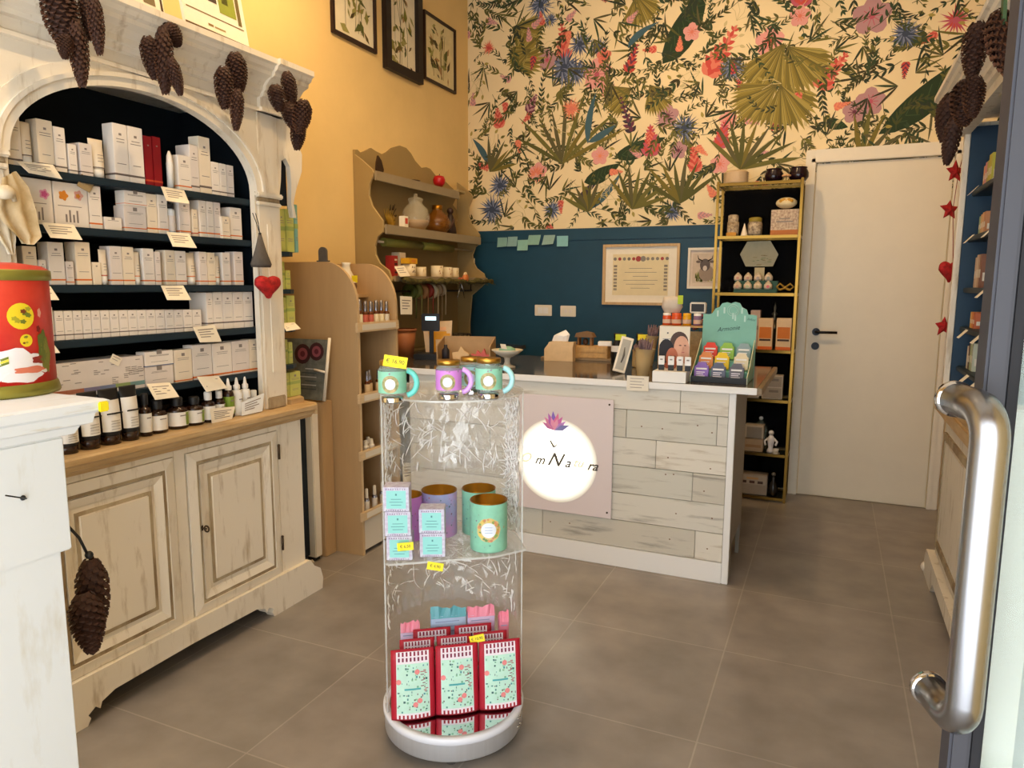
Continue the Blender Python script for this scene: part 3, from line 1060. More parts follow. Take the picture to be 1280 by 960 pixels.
for k, row in enumerate((row1, row2, row3, row4, row5)):
    z = HZ[k]
    for i, (kind, p0, p1, pt, desc, kw) in enumerate(row):
        kw = dict(kw)
        py = kw.pop('py', (215, 270, 330, 400, 450)[k])
        lab = desc + ', ' + where(k, i)
        xf = XF + kw.pop('xo', 0)
        if kind == 'c':
            carton(p0, p1, pt, z, xf, lab, grp[k], depth=kw.pop('d', .05), py=py, seed=k * 50 + i, body=kw.pop('body', ('carton_white', 'carton_white', 'carton_cream', 'carton_shade')[(i * 7 + k * 3) % 4] if k != 3 else 'carton_white'), **kw)
        elif kind == 't':
            tube_pack(p0, p1, pt, z, xf, lab, grp[k], py=py, band=kw.get('band', 'band_grey'))
        elif kind == 'r':
            carton(p0, p1, pt, z, xf, lab, grp[k], body='gift_red', band='band_red', bz=.08, py=py, rows=0)
        elif kind == 'p':
            y0, y1 = atX(p0, py, xf).y, atX(p1, py, xf).y
            h_ = atX((p0 + p1) / 2, pt, xf).z - z
            r_ = (y1 - y0) / 2
            t = thing('applicator_pen', lab, 'tube', (xf - r_, (y0 + y1) / 2, z + .0006), group=grp[k])
            b = B()
            b.lathe([(0, 0), (r_, 0), (r_, h_ * .68), (r_ * .9, h_ * .7)], 'label_white', 14)
            b.build('pen_body', t)
            b = B()
            b.lathe([(r_ * .92, h_ * .7), (r_ * .8, h_ * .86), (r_ * .25, h_), (0, h_)], 'carton_white', 14)
            b.build('cap', t)
        elif kind == 'g':
            y0, y1 = atX(p0, py, xf).y, atX(p1, py, xf).y
            h_ = atX((p0 + p1) / 2, pt, xf).z - z
            r_ = (y1 - y0) / 2
            t = thing('glass_bottle', lab, 'bottle', (xf - r_, (y0 + y1) / 2, z + .0006), group=grp[k])
            b = B()
            b.lathe([(0, 0), (r_, 0), (r_, h_ * .78), (r_ * .7, h_ * .82)], 'clear_plastic', 16)
            b.lathe([(r_ * 1.01, h_ * .12), (r_ * 1.01, h_ * .6)], 'carton_shade', 16)
            b.build('bottle_body', t)
            b = B()
            b.cyl((0, 0, h_ * .82), r_ * .8, h_ * .18, 'dark', 16)
            b.build('lid', t)
        elif kind in ('f1', 'f2'):
            y0, y1 = atX(p0, py, xf).y, atX(p1, py, xf).y
            h_ = min(atX((p0 + p1) / 2, pt, xf).z - z, .132)
            w_ = (y1 - y0) / 2
            b = B()
            b.box((-.07, -w_, 0), (0, w_, h_), 'carton_white', .001)
            c = paint('#d65c93') if kind == 'f1' else paint('#d8892c')
            c2 = paint('#e9a3bd') if kind == 'f1' else paint('#e2a79a')
            for (fy, fz, r_, cc) in ((.5, .68, .30, c2), (.5, .68, .19, c)) if kind == 'f1' else ((-.45, .70, .26, c), (.45, .74, .26, c2), (.42, .72, .13, c)):
                pts = []
                for q in range(20):
                    rr = w_ * r_ * (1.0 + .18 * math.cos(q * 2 * PI / 20 * 5))
                    pts.append((.0006 if cc == c2 else .0009, w_ * fy + rr * math.cos(2 * PI * q / 20), h_ * fz + rr * math.sin(2 * PI * q / 20)))
                b.flat(pts, cc)
            for q in range(4):
                b.box((0, -w_ * .4 + q * w_ * .22, h_ * .1), (.0006, -w_ * .3 + q * w_ * .22, h_ * (.28 + .1 * (q % 2))), 'print_grey')
            b.box((0, -w_ * .8, h_ * .46), (.0006, w_ * .6, h_ * .475), 'print_grey')
            tag(b.build('gift_carton', loc=(xf, (y0 + y1) / 2, z + .0006)), lab, 'box', grp[k])
        elif kind == 'd':
            y0, y1 = atX(p0, py + 15, xf).y, atX(p1, py, xf).y
            h_ = .112
            w_ = (y1 - y0) / 2
            b = B()
            b.box((-.09, -w_, 0), (0, w_, h_), 'carton_shade', .001)
            cols = ['#b06a50', '#b8745a', '#8b84a0', '#7b86a4', '#93a86a', '#7aa0a0']
            for q in range(6):
                b.box((0, -w_ + w_ * 2 * (q + .2) / 6.2, .012), (.0006, -w_ + w_ * 2 * (q + 1.2) / 6.2, .026), paint(cols[q]))
            r_ = random.Random(3)
            for q in range(26):
                yy, zz = r_.uniform(-w_ * .95, w_ * .9), r_.uniform(.035, h_ * .95)
                for e in range(r_.choice((1, 1, 3))):
                    b.box((0, yy, zz - e * .006), (.0006, yy + r_.uniform(.012, .024), zz + .0022 - e * .006), 'print_grey')
            tag(b.build('display_box', loc=(xf, (y0 + y1) / 2, z + .0006)), lab, 'box', grp[k])
# the cartons lying on others, and the leaflets
zt = atX(169, 258, XF).z
carton(155, 183, 233, zt + .0009, XF, 'squat white carton stacked on another on the second hutch shelf', grp[1], band='band_orange', bz=.1, py=245)
zt = atX(199, 458, XF).z
carton(181, 217, 439, zt + .0009, XF, 'low white carton with blue underline stacked on another on the lowest hutch shelf', grp[4], band='band_blue', bz=.02, bh=.06, py=450)


def card(quad, xt, xb, label, name='price_card', cat='price card', group='price cards clipped to the hutch shelves', m='paper', lines=4, mp='ink'):
    """thin paper card through four picture corners (top-left, top-right, bottom-right, bottom-left); top edge at depth xt, bottom at xb"""
    P = [atX(*quad[0], xt), atX(*quad[1], xt), atX(*quad[2], xb), atX(*quad[3], xb)]
    o = (P[0] + P[1] + P[2] + P[3]) / 4
    n = (P[1] - P[0]).cross(P[3] - P[0]).normalized()
    b = B()
    q = [p - o for p in P]
    th = n * .0006
    vs = [tuple(p - th) for p in q] + [tuple(p + th) for p in q]
    b.add(vs, [(0, 1, 2, 3), (7, 6, 5, 4), (0, 4, 5, 1), (1, 5, 6, 2), (2, 6, 7, 3), (3, 7, 4, 0)], m)
    sgn = 1 if n.x > 0 else -1
    for k in range(lines):
        t0, t1 = .2 + .6 * k / max(1, lines), .2 + .6 * k / max(1, lines) + .055
        a_, c_ = .14, (.86, .7, .8, .6)[k % 4]
        pt = lambda u, t: tuple((q[0] * (1 - t) + q[3] * t) * (1 - u) + (q[1] * (1 - t) + q[2] * t) * u + n * sgn * .0010)
        b.flat([pt(a_, t0), pt(c_, t0), pt(c_, t1), pt(a_, t1)], 'print_grey')
    return tag(b.build(name, loc=o), label, cat, group)


CARDS = [((20, 201), (66, 206), (78, 224), (36, 216), 'handwritten price card at the left end of the top hutch shelf'), ((201, 233), (230, 238), (237, 255), (208, 251), 'price card under the pen on the top hutch shelf'),
         ((52, 278), (92, 281), (103, 300), (63, 297), 'price card under the flower cartons on the second hutch shelf'), ((208, 290), (236, 292), (246, 310), (216, 308), 'price card at the right half of the second hutch shelf'),
         ((46, 357), (63, 358), (74, 375), (47, 375), 'price card at the left end of the third hutch shelf'), ((201, 357), (229, 357), (239, 375), (209, 375), 'price card at the middle of the third hutch shelf'),
         ((52, 427), (64, 426), (75, 441), (56, 442), 'price card beside the red tin under the fourth hutch shelf'), ((241, 409), (268, 406), (277, 427), (250, 428), 'price card hanging from the fourth hutch shelf'),
         ((183, 480), (212, 478), (224, 496), (194, 500), 'price card over the dark bottles on the lowest hutch shelf'), ((246, 471), (273, 470), (284, 485), (258, 490), 'price card beside the dropper bottles on the lowest hutch shelf')]
for q in CARDS:
    card(q[:4], SHX + .004, SHX + .05, q[4])
card(((141, 442), (153, 448), (148, 458), (136, 452)), XF + .002, XF + .004, 'small leaflet tucked on the long display box of the lowest hutch shelf', 'leaflet', 'leaflet', None, lines=2)
card(((102, 217), (118, 230), (112, 241), (96, 232)), XF + .004, XF + .02, 'brown paper tag hanging over the orange flower carton', 'paper_tag', 'tag', None, m=paint('#9c8a66'), lines=3)

# bottles along the board
def dark_tube(px0, px1, pyt, pyb, label, lab=(0.2, .82)):
    xf = -2.085
    y0, y1 = atX(px0, pyb, xf).y, atX(px1, pyb, xf).y
    z1 = atX((px0 + px1) / 2, pyt, xf).z
    h_, r_ = z1 - BZ, (y1 - y0) / 2
    t = thing('cream_tube', label, 'tube', (xf - r_, (y0 + y1) / 2, BZ + .0006), group='dark tubes with white labels on the hutch board')
    b = B()
    seg = 18
    vs, fs = [], []
    prof = ((.17, .9, .9), (.22, .95, .95), (.5, .85, .98), (.85, .4, 1.02), (.97, .1, 1.05), (1, .06, 1.05))
    for f, rx, ry_ in prof:
        for k in range(seg):
            a = 2 * PI * k / seg
            vs.append((r_ * rx * math.cos(a), r_ * ry_ * math.sin(a), h_ * f))
    b.add(vs, [(i * seg + k, i * seg + (k + 1) % seg, (i + 1) * seg + (k + 1) % seg, (i + 1) * seg + k) for i in range(5) for k in range(seg)] + [tuple(range(5 * seg, 6 * seg))], 'dark', True)
    b.build('tube_body', t)
    b = B()
    vs, fs = [], []
    for f, rx, ry_ in ((.24, .965, .97), (.5, .865, 1.0), (.80, .50, 1.035)):
        for k in range(9):
            a = -PI * .42 + PI * .84 * k / 8
            vs.append((r_ * rx * math.cos(a), r_ * ry_ * math.sin(a), h_ * f))
    b.add(vs, [(i * 9 + k, i * 9 + k + 1, (i + 1) * 9 + k + 1, (i + 1) * 9 + k) for i in range(2) for k in range(8)], 'label_white', True)
    b.box((r_ * .80, -r_ * .8, h_ * .55), (r_ * .87, r_ * .8, h_ * .575), 'dark')
    for q in range(4):
        b.box((r_ * .9, -r_ * .5, h_ * (.28 + .05 * q)), (r_ * .965, r_ * .4, h_ * (.285 + .05 * q)), 'print_grey')
    b.build('label', t)
    b = B()
    b.cyl((0, 0, 0), r_ * .88, h_ * .17, 'bottle_amber', seg)
    b.build('cap', t)


for q in ((82, 107, 510, 575, 'dark tube with white label half hidden behind the white mantel'), (110, 134, 490, 566, 'dark tube with white label, second from the left on the hutch board'), (136, 160, 486, 558, 'dark tube with white label, third from the left on the hutch board'), (161, 181, 482, 550, 'dark tube with white label, fourth from the left on the hutch board')):
    dark_tube(*q)


def bottle(px0, px1, pyt, pyb, label, xf=-2.10, body='bottle_amber', cap='dark', lab='label_white', lab2=None, kind='round', neck=.68, z0=BZ, name='small_bottle', grp_='small bottles on the hutch board'):
    y0, y1 = atX(px0, pyb, xf).y, atX(px1, pyb, xf).y
    z1 = atX((px0 + px1) / 2, pyt, xf).z
    h_, r_ = z1 - z0, (y1 - y0) / 2
    t = thing(name, label, 'bottle', (xf - r_, (y0 + y1) / 2, z0 + .0006), group=grp_)
    b = B()
    b.lathe([(0, 0), (r_ * .9, 0), (r_, h_ * .03), (r_, h_ * .58), (r_ * .85, h_ * .66), (r_ * .45, h_ * neck), (r_ * .45, h_ * .74)], body, 18)
    b.build('bottle_body', t)
    b = B()
    b.lathe([(r_ * 1.015, h_ * .10), (r_ * 1.015, h_ * .54)], lab, 18)
    if lab2:
        b.lathe([(r_ * 1.025, h_ * .12), (r_ * 1.025, h_ * .52)], lab2, 8, a0=.15, a1=1.3)
    b.box((r_ * 1.0, -r_ * .5, h_ * .42), (r_ * 1.03, r_ * .3, h_ * .45), 'print_grey')
    b.build('label', t)
    b = B()
    if kind == 'round':
        b.lathe([(r_ * .56, h_ * .73), (r_ * .58, h_ * .96), (r_ * .5, h_), (0, h_)], cap, 16)
    else:
        b.lathe([(r_ * .62, h_ * .70), (r_ * .62, h_ * .80), (r_ * .38, h_ * .82), (r_ * .22, h_ * .96), (r_ * .12, h_), (0, h_)], cap, 16)
    b.build('cap', t)
    return t


bottle(182, 195, 492, 546, 'small dark bottle with a white label beside the tubes on the hutch board')
bottle(196, 216, 500, 540, 'dark bottle with plain white label under the price card on the hutch board')
bottle(221, 242, 497, 536, 'dark bottle with blue and green label, left of its pair on the hutch board', lab2='label_green')
bottle(243, 261, 496, 534, 'dark bottle with green label, right of its pair on the hutch board', lab2='label_green')
bottle(261, 274, 490, 530, 'dark bottle with white cap behind the small card on the hutch board', cap='label_white')
bottle(275, 286, 488, 527, 'dark bottle with white cap and green label on the hutch board', cap='label_white', lab2='label_green', xf=-2.105)
bottle(287, 297, 473, 524, 'dropper bottle with green label, first of three white-tipped on the hutch board', cap='label_white', lab='label_green', kind='drop', xf=-2.108)
bottle(297.5, 307.5, 472, 521, 'dropper bottle with white body, second of three white-tipped on the hutch board', cap='label_white', body='label_white', kind='drop', xf=-2.108)
bottle(308, 317, 471, 519, 'dropper bottle with white body, third of three white-tipped on the hutch board', cap='label_white', body='label_white', kind='drop', xf=-2.108)
bottle(318, 328, 488, 516, 'low white jar bottle at the right end of the hutch board', cap='label_white', body='label_white', xf=-2.108)
card(((262, 511), (294, 508), (290, 524), (265, 530)), -2.098, -2.092, 'pale card leaning on the bottles on the hutch board', lines=5)
card(((302, 503), (330, 491), (328, 514), (302, 520)), -2.100, -2.092, 'clear tray front card before the dropper bottles on the hutch board', m='clear_plastic', lines=4)

# green cartons in the narrow bay at the far end
GB = [(347, 356, 262, 0, 'g', 'upper'), (357, 367, 262, 0, 'g', 'upper'), (368, 372, 256, 0, 'm', 'upper'), (347, 356, 327, 1, 'g', 'second'), (357, 363, 338, 1, 'g', 'second'), (348, 358, 372, 2, 'g', 'third'), (359, 369, 368, 2, 'g', 'third'), (350, 360, 425, 3, 'g', 'fourth'), (361, 366, 428, 3, 'g', 'fourth')]
kk = {}
for p0, p1, pt, k, c, nm in GB:
    kk[nm] = kk.get(nm, 0) + 1
    carton(p0, p1, pt, EZ[k] + .0005, -2.165, '%s carton, %s from the left on the %s little shelf of the hutch end' % ('green' if c == 'g' else 'pale teal', ORD[kk[nm] - 1], nm), 'green cartons at the end of the hutch', body='carton_green' if c == 'g' else 'carton_mint', band='carton_green2', bz=.5, bh=.1, py=(270, 340, 390, 440)[k], rows=4, depth=.04)
for i, (p0, p1, pt) in enumerate(((353, 362, 462), (362.5, 376, 464))):
    carton(p0, p1, pt, BZ + .023, -2.16, 'light green carton, %s of the pair on the bare wood end of the hutch board' % ('left' if i == 0 else 'right'), 'green cartons at the end of the hutch', body='carton_green', band='carton_green2', bz=.5, bh=.12, py=480, rows=4, depth=.05)
card(((352, 404), (368, 403), (376, 411), (358, 414)), -2.15, -2.10, 'orange-lit price card on the little end shelves of the hutch')

# ------------------------------------------------------------------ pine cones
mat('cone_brown', '#47281a', 0.75, col2='#29160d', scale=40, lo=.35, hi=.65)
mat('cone_tip', '#6b432b', 0.7, var=.2, scale=60)


def cone_mesh(n, L=1.0, r=.18, seed=1):
    """a closed spruce cone hanging tip down from the origin, unit length"""
    b = B()
    b.lathe([(0, 0), (r * .45, -.03), (r * .80, -.18), (r * .82, -.45), (r * .66, -.75), (r * .3, -.95), (0, -.985)], 'cone_brown', 12)
    q = random.Random(seed)
    ga = PI * (3 - 5 ** .5)
    for i in range(n):
        t = (i + .5) / n
        z = -.02 - .95 * t
        rr = r * (0.55 + .45 * min(1, t * 5)) * (1 - max(0, t - .45) ** 1.7 * 2.0)
        a = i * ga
        wd = 3.2 / n ** .5 * r * 1.6
        ln = .11
        ca, sa = math.cos(a), math.sin(a)

        def P(rad, tang, zz):
            return (rad * ca - tang * sa, rad * sa + tang * ca, zz)
        out = rr * 1.12 + .012
        vs = [P(rr * .78, -wd * .4, z + ln * .5), P(rr * .78, wd * .4, z + ln * .5), P(out, wd * .55, z - ln * .12), P(out * 1.03, 0, z - ln * .42), P(out, -wd * .55, z - ln * .12), P(rr * .8, 0, z - ln * .25)]
        b.add(vs, [(0, 1, 2, 3, 4)], 'cone_brown')
        b.add([vs[2], vs[3], vs[4], vs[5]], [(0, 1, 2, 3)], 'cone_tip')
    return b


_cone_protos = []


def pine_cone(p0, p1, rpx, plane, label, group, out=0.0):
    """cone between two picture points at the wall distance given by PLANE (a function px,py -> point)"""
    A, Z = plane(*p0), plane(*p1)
    if out:
        A, Z = EYE + (A - EYE) * (1 - out), EYE + (Z - EYE) * (1 - out)
    d = Z - A
    L = d.length
    dep = (A - EYE).dot(_w)
    rad = rpx * dep / FPX
    key = len(_cone_protos) % 3
    if len(_cone_protos) < 3:
        b = cone_mesh(150, seed=len(_cone_protos) + 1)
        o = b.build('pine_cone')
    else:
        o = _cone_protos[key].copy()
        COL.objects.link(o)
    _cone_protos.append(o)
    o.location = A
    q = Vector((0, 0, -1)).rotation_difference(d.normalized())
    o.rotation_mode = 'QUATERNION'
    o.rotation_quaternion = q
    s_ = rad / (.18 * 1.12)
    o.scale = (s_, s_, L)
    tag(o, label, 'pine cone', group)
    return o


pl = lambda px, py: atX(px, py, -1.975)
BUN = [('first', [((70, -14), (84, 62), 20, 'fat'), ((95, 28), (103, 110), 11, 'lowest long'), ((116, -6), (125, 70), 9, 'thin outer'), ((104, -8), (113, 52), 8, 'thin inner'), ((82, 44), (81, 74), 9, 'short')]),
       ('second', [((184, 46), (194, 100), 11, 'upright outer'), ((203, 36), (207, 119), 11, 'long'), ((213, 72), (226, 120), 8, 'thin slanting'), ((206, 30), (224, 58), 12, 'short fat')]),
       ('third', [((293, 66), (300, 116), 12, 'upper'), ((279, 84), (281, 137), 11, 'curved outer'), ((297, 112), (295, 164), 8, 'lowest thin')]),
       ('fourth', [((358, 90), (366, 134), 9, 'topmost'), ((343, 106), (350, 140), 10, 'short outer'), ((380, 126), (374, 167), 11, 'fat'), ((358, 128), (370, 164), 10, 'slanting'), ((374, 150), (371, 188), 9, 'lowest')])]
for nm, lst in BUN:
    for kc, (p0, p1, r_, ds) in enumerate(lst):
        pine_cone(p0, p1, r_, pl if nm != 'fourth' else (lambda px, py: atX(px, py, -1.95)), '%s brown pine cone in the %s bunch along the hutch cornice' % (ds, nm), 'pine cones hung on the hutch cornice', out=.022 * (kc % 3))

# ornaments on the right-hand post
mat('felt_grey', '#5a544e', 0.95, var=.12, scale=60)
mat('heart_red', '#c41f1f', 0.75, col2='#8a1010', scale=60, bump=.6)
t = thing('felt_bell', 'grey felt bell-shaped ornament hanging by a dark string on the hutch post', 'ornament', atX(325, 296, UX + .05))
c = Vector(t.location)
zt, zb = atX(322, 292, UX + .05).z - c.z, atX(325, 334, UX + .05).z - c.z
b = B()
b.lathe([(0, zt), (.008, zt - .004), (.028, (zt + zb) / 2), (.052, zb + .012), (.046, zb), (.030, zb + .006), (0, zb + .012)], 'felt_grey', 18, scale=(.5, 1.0))
b.build('bell_body', t)
b = B()
for s_ in (-1, 1):
    b.tube([(0, 0, zt), (-.01, s_ * .005, zt + .04), (-.025, s_ * .008, zt + .08)], .0016, 'dark', 6)
b.ball((0, 0, zt), .006, 'dark', 8, 6)
b.build('string', t)


def heart_b(S, th, m, seg=36, bump=.0):
    """puffy heart in the yz plane, S wide"""
    b = B()
    q = random.Random(4)
    out = []
    for i in range(seg):
        t_ = 2 * PI * i / seg
        out.append((16 * math.sin(t_) ** 3 / 32 * S, (13 * math.cos(t_) - 5 * math.cos(2 * t_) - 2 * math.cos(3 * t_) - math.cos(4 * t_) + 2.5) / 32 * S))
    rings_ = [(1.0, 0), (.93, .55), (.75, .85), (.4, 1.0)]
    for sg in (1, -1):
        vs = [(0, 0, 0)] * 0
        for f, h in rings_:
            for y, z in out:
                k = 1 + q.uniform(-bump, bump)
                vs.append((sg * h * th * k, y * f * (1 + q.uniform(-bump, bump) * .5), z * f))
        vs.append((sg * th, 0, .0))
        fs = [(i * seg + k, i * seg + (k + 1) % seg, (i + 1) * seg + (k + 1) % seg, (i + 1) * seg + k) for i in range(3) for k in range(seg)]
        fs += [(3 * seg + k, 3 * seg + (k + 1) % seg, 4 * seg) for k in range(seg)]
        b.add(vs, fs, m, True)
    return b


c = atX(335, 359, UX + .06)
o = heart_b(.11, .022, 'heart_red', bump=.035).build('red_heart', loc=c)
o.scale = (1, 1.22, .92)
tag(o, 'puffy red heart hanging on the hutch post below the grey bell', 'ornament')

# the cream cloth tied at the near post
mat('linen', '#d6c19a', 0.9, col2='#b39b70', scale=12, lo=.35, hi=.6)
mat('linen_pale', '#e3d6bd', 0.9, col2='#c2b08c', scale=14, lo=.35, hi=.6)
q = random.Random(9)


def cloth(outline, xp, m, amp, label_root, name, nfold=4):
    """a gathered hanging cloth: rows of picture points (left, right) from top to bottom, folded in depth and given thickness"""
    n = 14
    V, F = [], []
    rows_ = len(outline)
    for i, (l, r_) in enumerate(outline):
        for k in range(n + 1):
            u = k / n
            p = atX(l[0] + (r_[0] - l[0]) * u, l[1] + (r_[1] - l[1]) * u, xp)
            f = min(1, .25 + i / rows_)
            p.x += amp * f * math.sin(u * nfold * PI + i * .25) + q.uniform(-.002, .002)
            V.append(p)
    o = sum(V, Vector()) / len(V)
    b = B()
    vs = [tuple(p - o) for p in V]
    vs2 = [(p[0] - .004, p[1], p[2]) for p in vs]
    w_ = n + 1
    fs = [(i * w_ + k, i * w_ + k + 1, (i + 1) * w_ + k + 1, (i + 1) * w_ + k) for i in range(rows_ - 1) for k in range(n)]
    b.add(vs, fs, m, True)
    b.add(vs2, [tuple(reversed(f)) for f in fs], m, True)
    return b, o


b1, o1 = cloth([((4, 222), (20, 214)), ((0, 240), (36, 234)), ((-6, 258), (44, 262)), ((2, 276), (48, 284)), ((16, 292), (50, 296)), ((28, 304), (40, 306))], -2.07, 'linen', .012, None, 'x')
t = thing('hanging_cloth', 'cream linen cloth tied in a knot at the near post of the hutch', 'cloth', o1)
b1.build('front_fold', t)
b2, o2 = cloth([((-6, 250), (10, 244)), ((-10, 270), (16, 268)), ((-6, 290), (19, 288)), ((2, 304), (19, 300)), ((12, 318), (16, 318))], -2.085, 'linen_pale', .009, None, 'x')
b2.build('back_fold', t, loc=o2 - o1)
b = B()
kn = atX(6, 240, -2.05) - o1
b.ball(kn, .022, 'linen_pale', 12, 8, (1, 1.2, .9))
b.tube([kn + Vector((.0, -.02, 0)), kn + Vector((.012, 0, .012)), kn + Vector((0, .02, .004)), kn + Vector((-.01, .03, -.02))], .006, 'linen_pale', 8)
b.build('knot', t)
# ------------------------------------------------------------------ clear display stand in the middle of the floor
def clear_mat(name, tint, alpha, rough=.04, metal=0.0):
    mat(name, tint, rough, metal=metal, alpha=alpha, spec=.8)


clear_mat('acrylic', '#dfe6e6', .10)
clear_mat('acrylic_edge', '#eef3f2', .45)
clear_mat('acrylic_shelf', '#d6d9da', .30)
clear_mat('glass_wall', '#cfe3dd', .22)
clear_mat('film', '#f4f4f2', .20, .16, .5)
clear_mat('film_glint', '#ffffff', .80, .3, .0)  # white for the streaks of reflected light painted onto the film
clear_mat('film_dense', '#f6f4ee', .66, .22, .3)
mat('mirror', '#dcdcdc', .03, metal=1.0)
mat('brushed_alu', '#c9ccd2', .38, metal=.55, var=.04, scale=3, stretch=(30, 30, .5))
mat('white_rim', '#dfe3ee', .25)
mat('tin_gold', '#9a6a1c', .28, metal=.9)
mat('mint', '#8fd0b4', .45, var=.10, scale=30)
mat('lilac', '#d9a5e0', .45, col2='#a9b4e6', scale=9, lo=.4, hi=.6)
mat('lilac_jar', '#d68be0', .4)
mat('turquoise', '#6fd6cc', .35)
mat('lilac_handle', '#d9a6ee', .35)
mat('pale_aqua', '#a9dce0', .45)
mat('wreath', '#c9b184', .6, col2='#7d8a55', scale=90)
mat('crimson', '#b0182f', .5)
mat('tea_box', '#93d9d6', .5)
mat('box_border', '#d9dce8', .5, col2='#b6a9c8', scale=90)
mat('lid_gold', '#b78b3c', .3, metal=.9)

SC = Vector((-1.012, 1.835, 0))
SA = R(36)
SR = .218
stand = thing('display_stand', 'round clear plastic display stand on a low silver drum base', 'display stand', SC, SA)
ZB, ZM, ZT = .102, .605, 1.068
b = B()
b.lathe([(0, .028), (SR - .006, .028), (SR - .004, .032), (SR - .004, ZB - .022)], 'brushed_alu', 64)
for k in range(2):
    for q in range(2):
        a = R(-32 + 5 * q)
        b.cyl(((SR - .005) * math.cos(a), (SR - .005) * math.sin(a), .045 + .026 * k), .004, .006, 'chrome', 10)
b.build('drum_base', stand)
b = B()
b.lathe([(SR - .004, ZB - .022), (SR, ZB - .018), (SR, ZB - .002), (SR - .004, ZB), (SR - .02, ZB), (SR - .02, ZB - .004)], 'white_rim', 64)
b.build('rim', stand)
b = B()
b.lathe([(0, ZB - .003), (SR - .02, ZB - .003)], 'mirror', 64)
b.build('mirror_plate', stand)
for k in range(4):
    a = R(-100 + 90 * k)
    b = B()
    b.cyl((.17 * math.cos(a), .17 * math.sin(a), 0), .014, .028, 'chrome', 14)
    b.build('foot', stand)
RC = .212
b = B()
pr = [(RC, ZB), (RC, ZT), (RC - .003, ZT), (RC - .003, ZB), (RC, ZB)]
b.lathe(pr, 'acrylic', 48, a0=R(-12), a1=R(192))
for a in (R(-12), R(192)):
    c_, s_ = math.cos(a), math.sin(a)
    b.tube([((RC - .0015) * c_, (RC - .0015) * s_, ZB), ((RC - .0015) * c_, (RC - .0015) * s_, ZT)], .0026, 'acrylic_edge', 6)
b.build('curved_wall', stand)


def dshape(r, dip=.10, n=36, a0=-22, a1=202):
    return [(r * math.cos(R(a0 + (a1 - a0) * i / n)), r * math.sin(R(a0 + (a1 - a0) * i / n))) for i in range(n + 1)]


b = B()
pts = [(.206 * math.cos(PI * i / 30), .206 * math.sin(PI * i / 30)) for i in range(31)] + [(-.206, -.128), (-.196, -.138), (.10, -.138), (.206, -.10)]
b.prism(pts, ZM - .006, ZM, 'acrylic_shelf', 'xy', 'acrylic_edge')
b.build('middle_shelf', stand)
b = B()
pts = [(RC * math.cos(2 * PI * i / 60), RC * math.sin(2 * PI * i / 60)) for i in range(60)]
b.prism(pts, ZT, ZT + .005, 'acrylic_shelf', 'xy', 'acrylic_edge')
b.build('top_plate', stand)


def crinkle(r, z0, z1, a0, a1, m, seed, nu, nv, amp, hang=None):
    """crumpled clear film standing just inside the curved wall"""
    q = random.Random(seed)
    b = B()
    vs = []
    H = [[q.uniform(-1, 1) for _ in range(nv + 1)] for _ in range(nu + 1)]
    for i in range(nu + 1):
        for j in range(nv + 1):
            a = R(a0 + (a1 - a0) * (i + q.uniform(-.3, .3)) / nu)
            z = z0 + (z1 - z0) * (j + (q.uniform(-.3, .3) if 0 < j < nv else 0)) / nv
            if hang and j == 0:
                z += hang * abs(math.sin(i * 1.3)) * (z1 - z0)
            rr = r - amp - amp * H[i][j] * (.6 + .4 * math.sin(i * .9 + j * .4))
            vs.append((rr * math.cos(a), rr * math.sin(a), z))
    fs = []
    for i in range(nu):
        for j in range(nv):
            p = (i * (nv + 1) + j, (i + 1) * (nv + 1) + j, (i + 1) * (nv + 1) + j + 1, i * (nv + 1) + j + 1)
            if q.random() < .5:
                fs += [(p[0], p[1], p[2]), (p[0], p[2], p[3])]
            else:
                fs += [(p[0], p[1], p[3]), (p[1], p[2], p[3])]
    return b.add(vs, fs, m)


def film_glints(b, n, a0, a1, z0, z1, L0, L1, seed, steep=.9, wid=.0022):
    """thin bent white strips laid on as the highlights of the crumpled film"""
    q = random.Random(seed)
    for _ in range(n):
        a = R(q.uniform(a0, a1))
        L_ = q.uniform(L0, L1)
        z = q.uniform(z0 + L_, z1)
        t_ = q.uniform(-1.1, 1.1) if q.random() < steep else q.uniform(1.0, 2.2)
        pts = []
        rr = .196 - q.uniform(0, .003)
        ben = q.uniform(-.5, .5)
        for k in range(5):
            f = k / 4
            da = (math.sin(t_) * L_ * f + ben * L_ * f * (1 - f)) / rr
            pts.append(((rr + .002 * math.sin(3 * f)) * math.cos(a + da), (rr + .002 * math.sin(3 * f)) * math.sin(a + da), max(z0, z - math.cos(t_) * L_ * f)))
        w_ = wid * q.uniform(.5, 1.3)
        b.tube(pts, [w_ * .3, w_, w_ * .7, w_, w_ * .2], 'film_glint', 4)


b = crinkle(.208, ZM + .16, ZT - .012, 20, 178, 'film', 3, 46, 16, .005, .5)
film_glints(b, 120, 24, 172, ZM + .16, ZT - .02, .02, .075, 11)
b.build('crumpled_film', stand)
b = crinkle(.206, ZM + .012, ZT - .012, -8, 26, 'film_dense', 4, 14, 34, .005)
film_glints(b, 260, -6, 24, ZM + .02, ZT - .02, .012, .045, 12, .6, .0022)
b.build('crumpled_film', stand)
b = crinkle(.206, ZM + .22, ZT - .012, 150, 190, 'film', 5, 16, 18, .006, .2)
film_glints(b, 75, 152, 186, ZM + .22, ZT - .02, .015, .045, 13)
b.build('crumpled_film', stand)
b = crinkle(.206, ZB + .21, ZM - .02, -6, 186, 'film', 6, 46, 14, .006, .4)
film_glints(b, 130, -2, 182, ZB + .24, ZM - .025, .015, .06, 14, .55)
b.build('crumpled_film', stand)


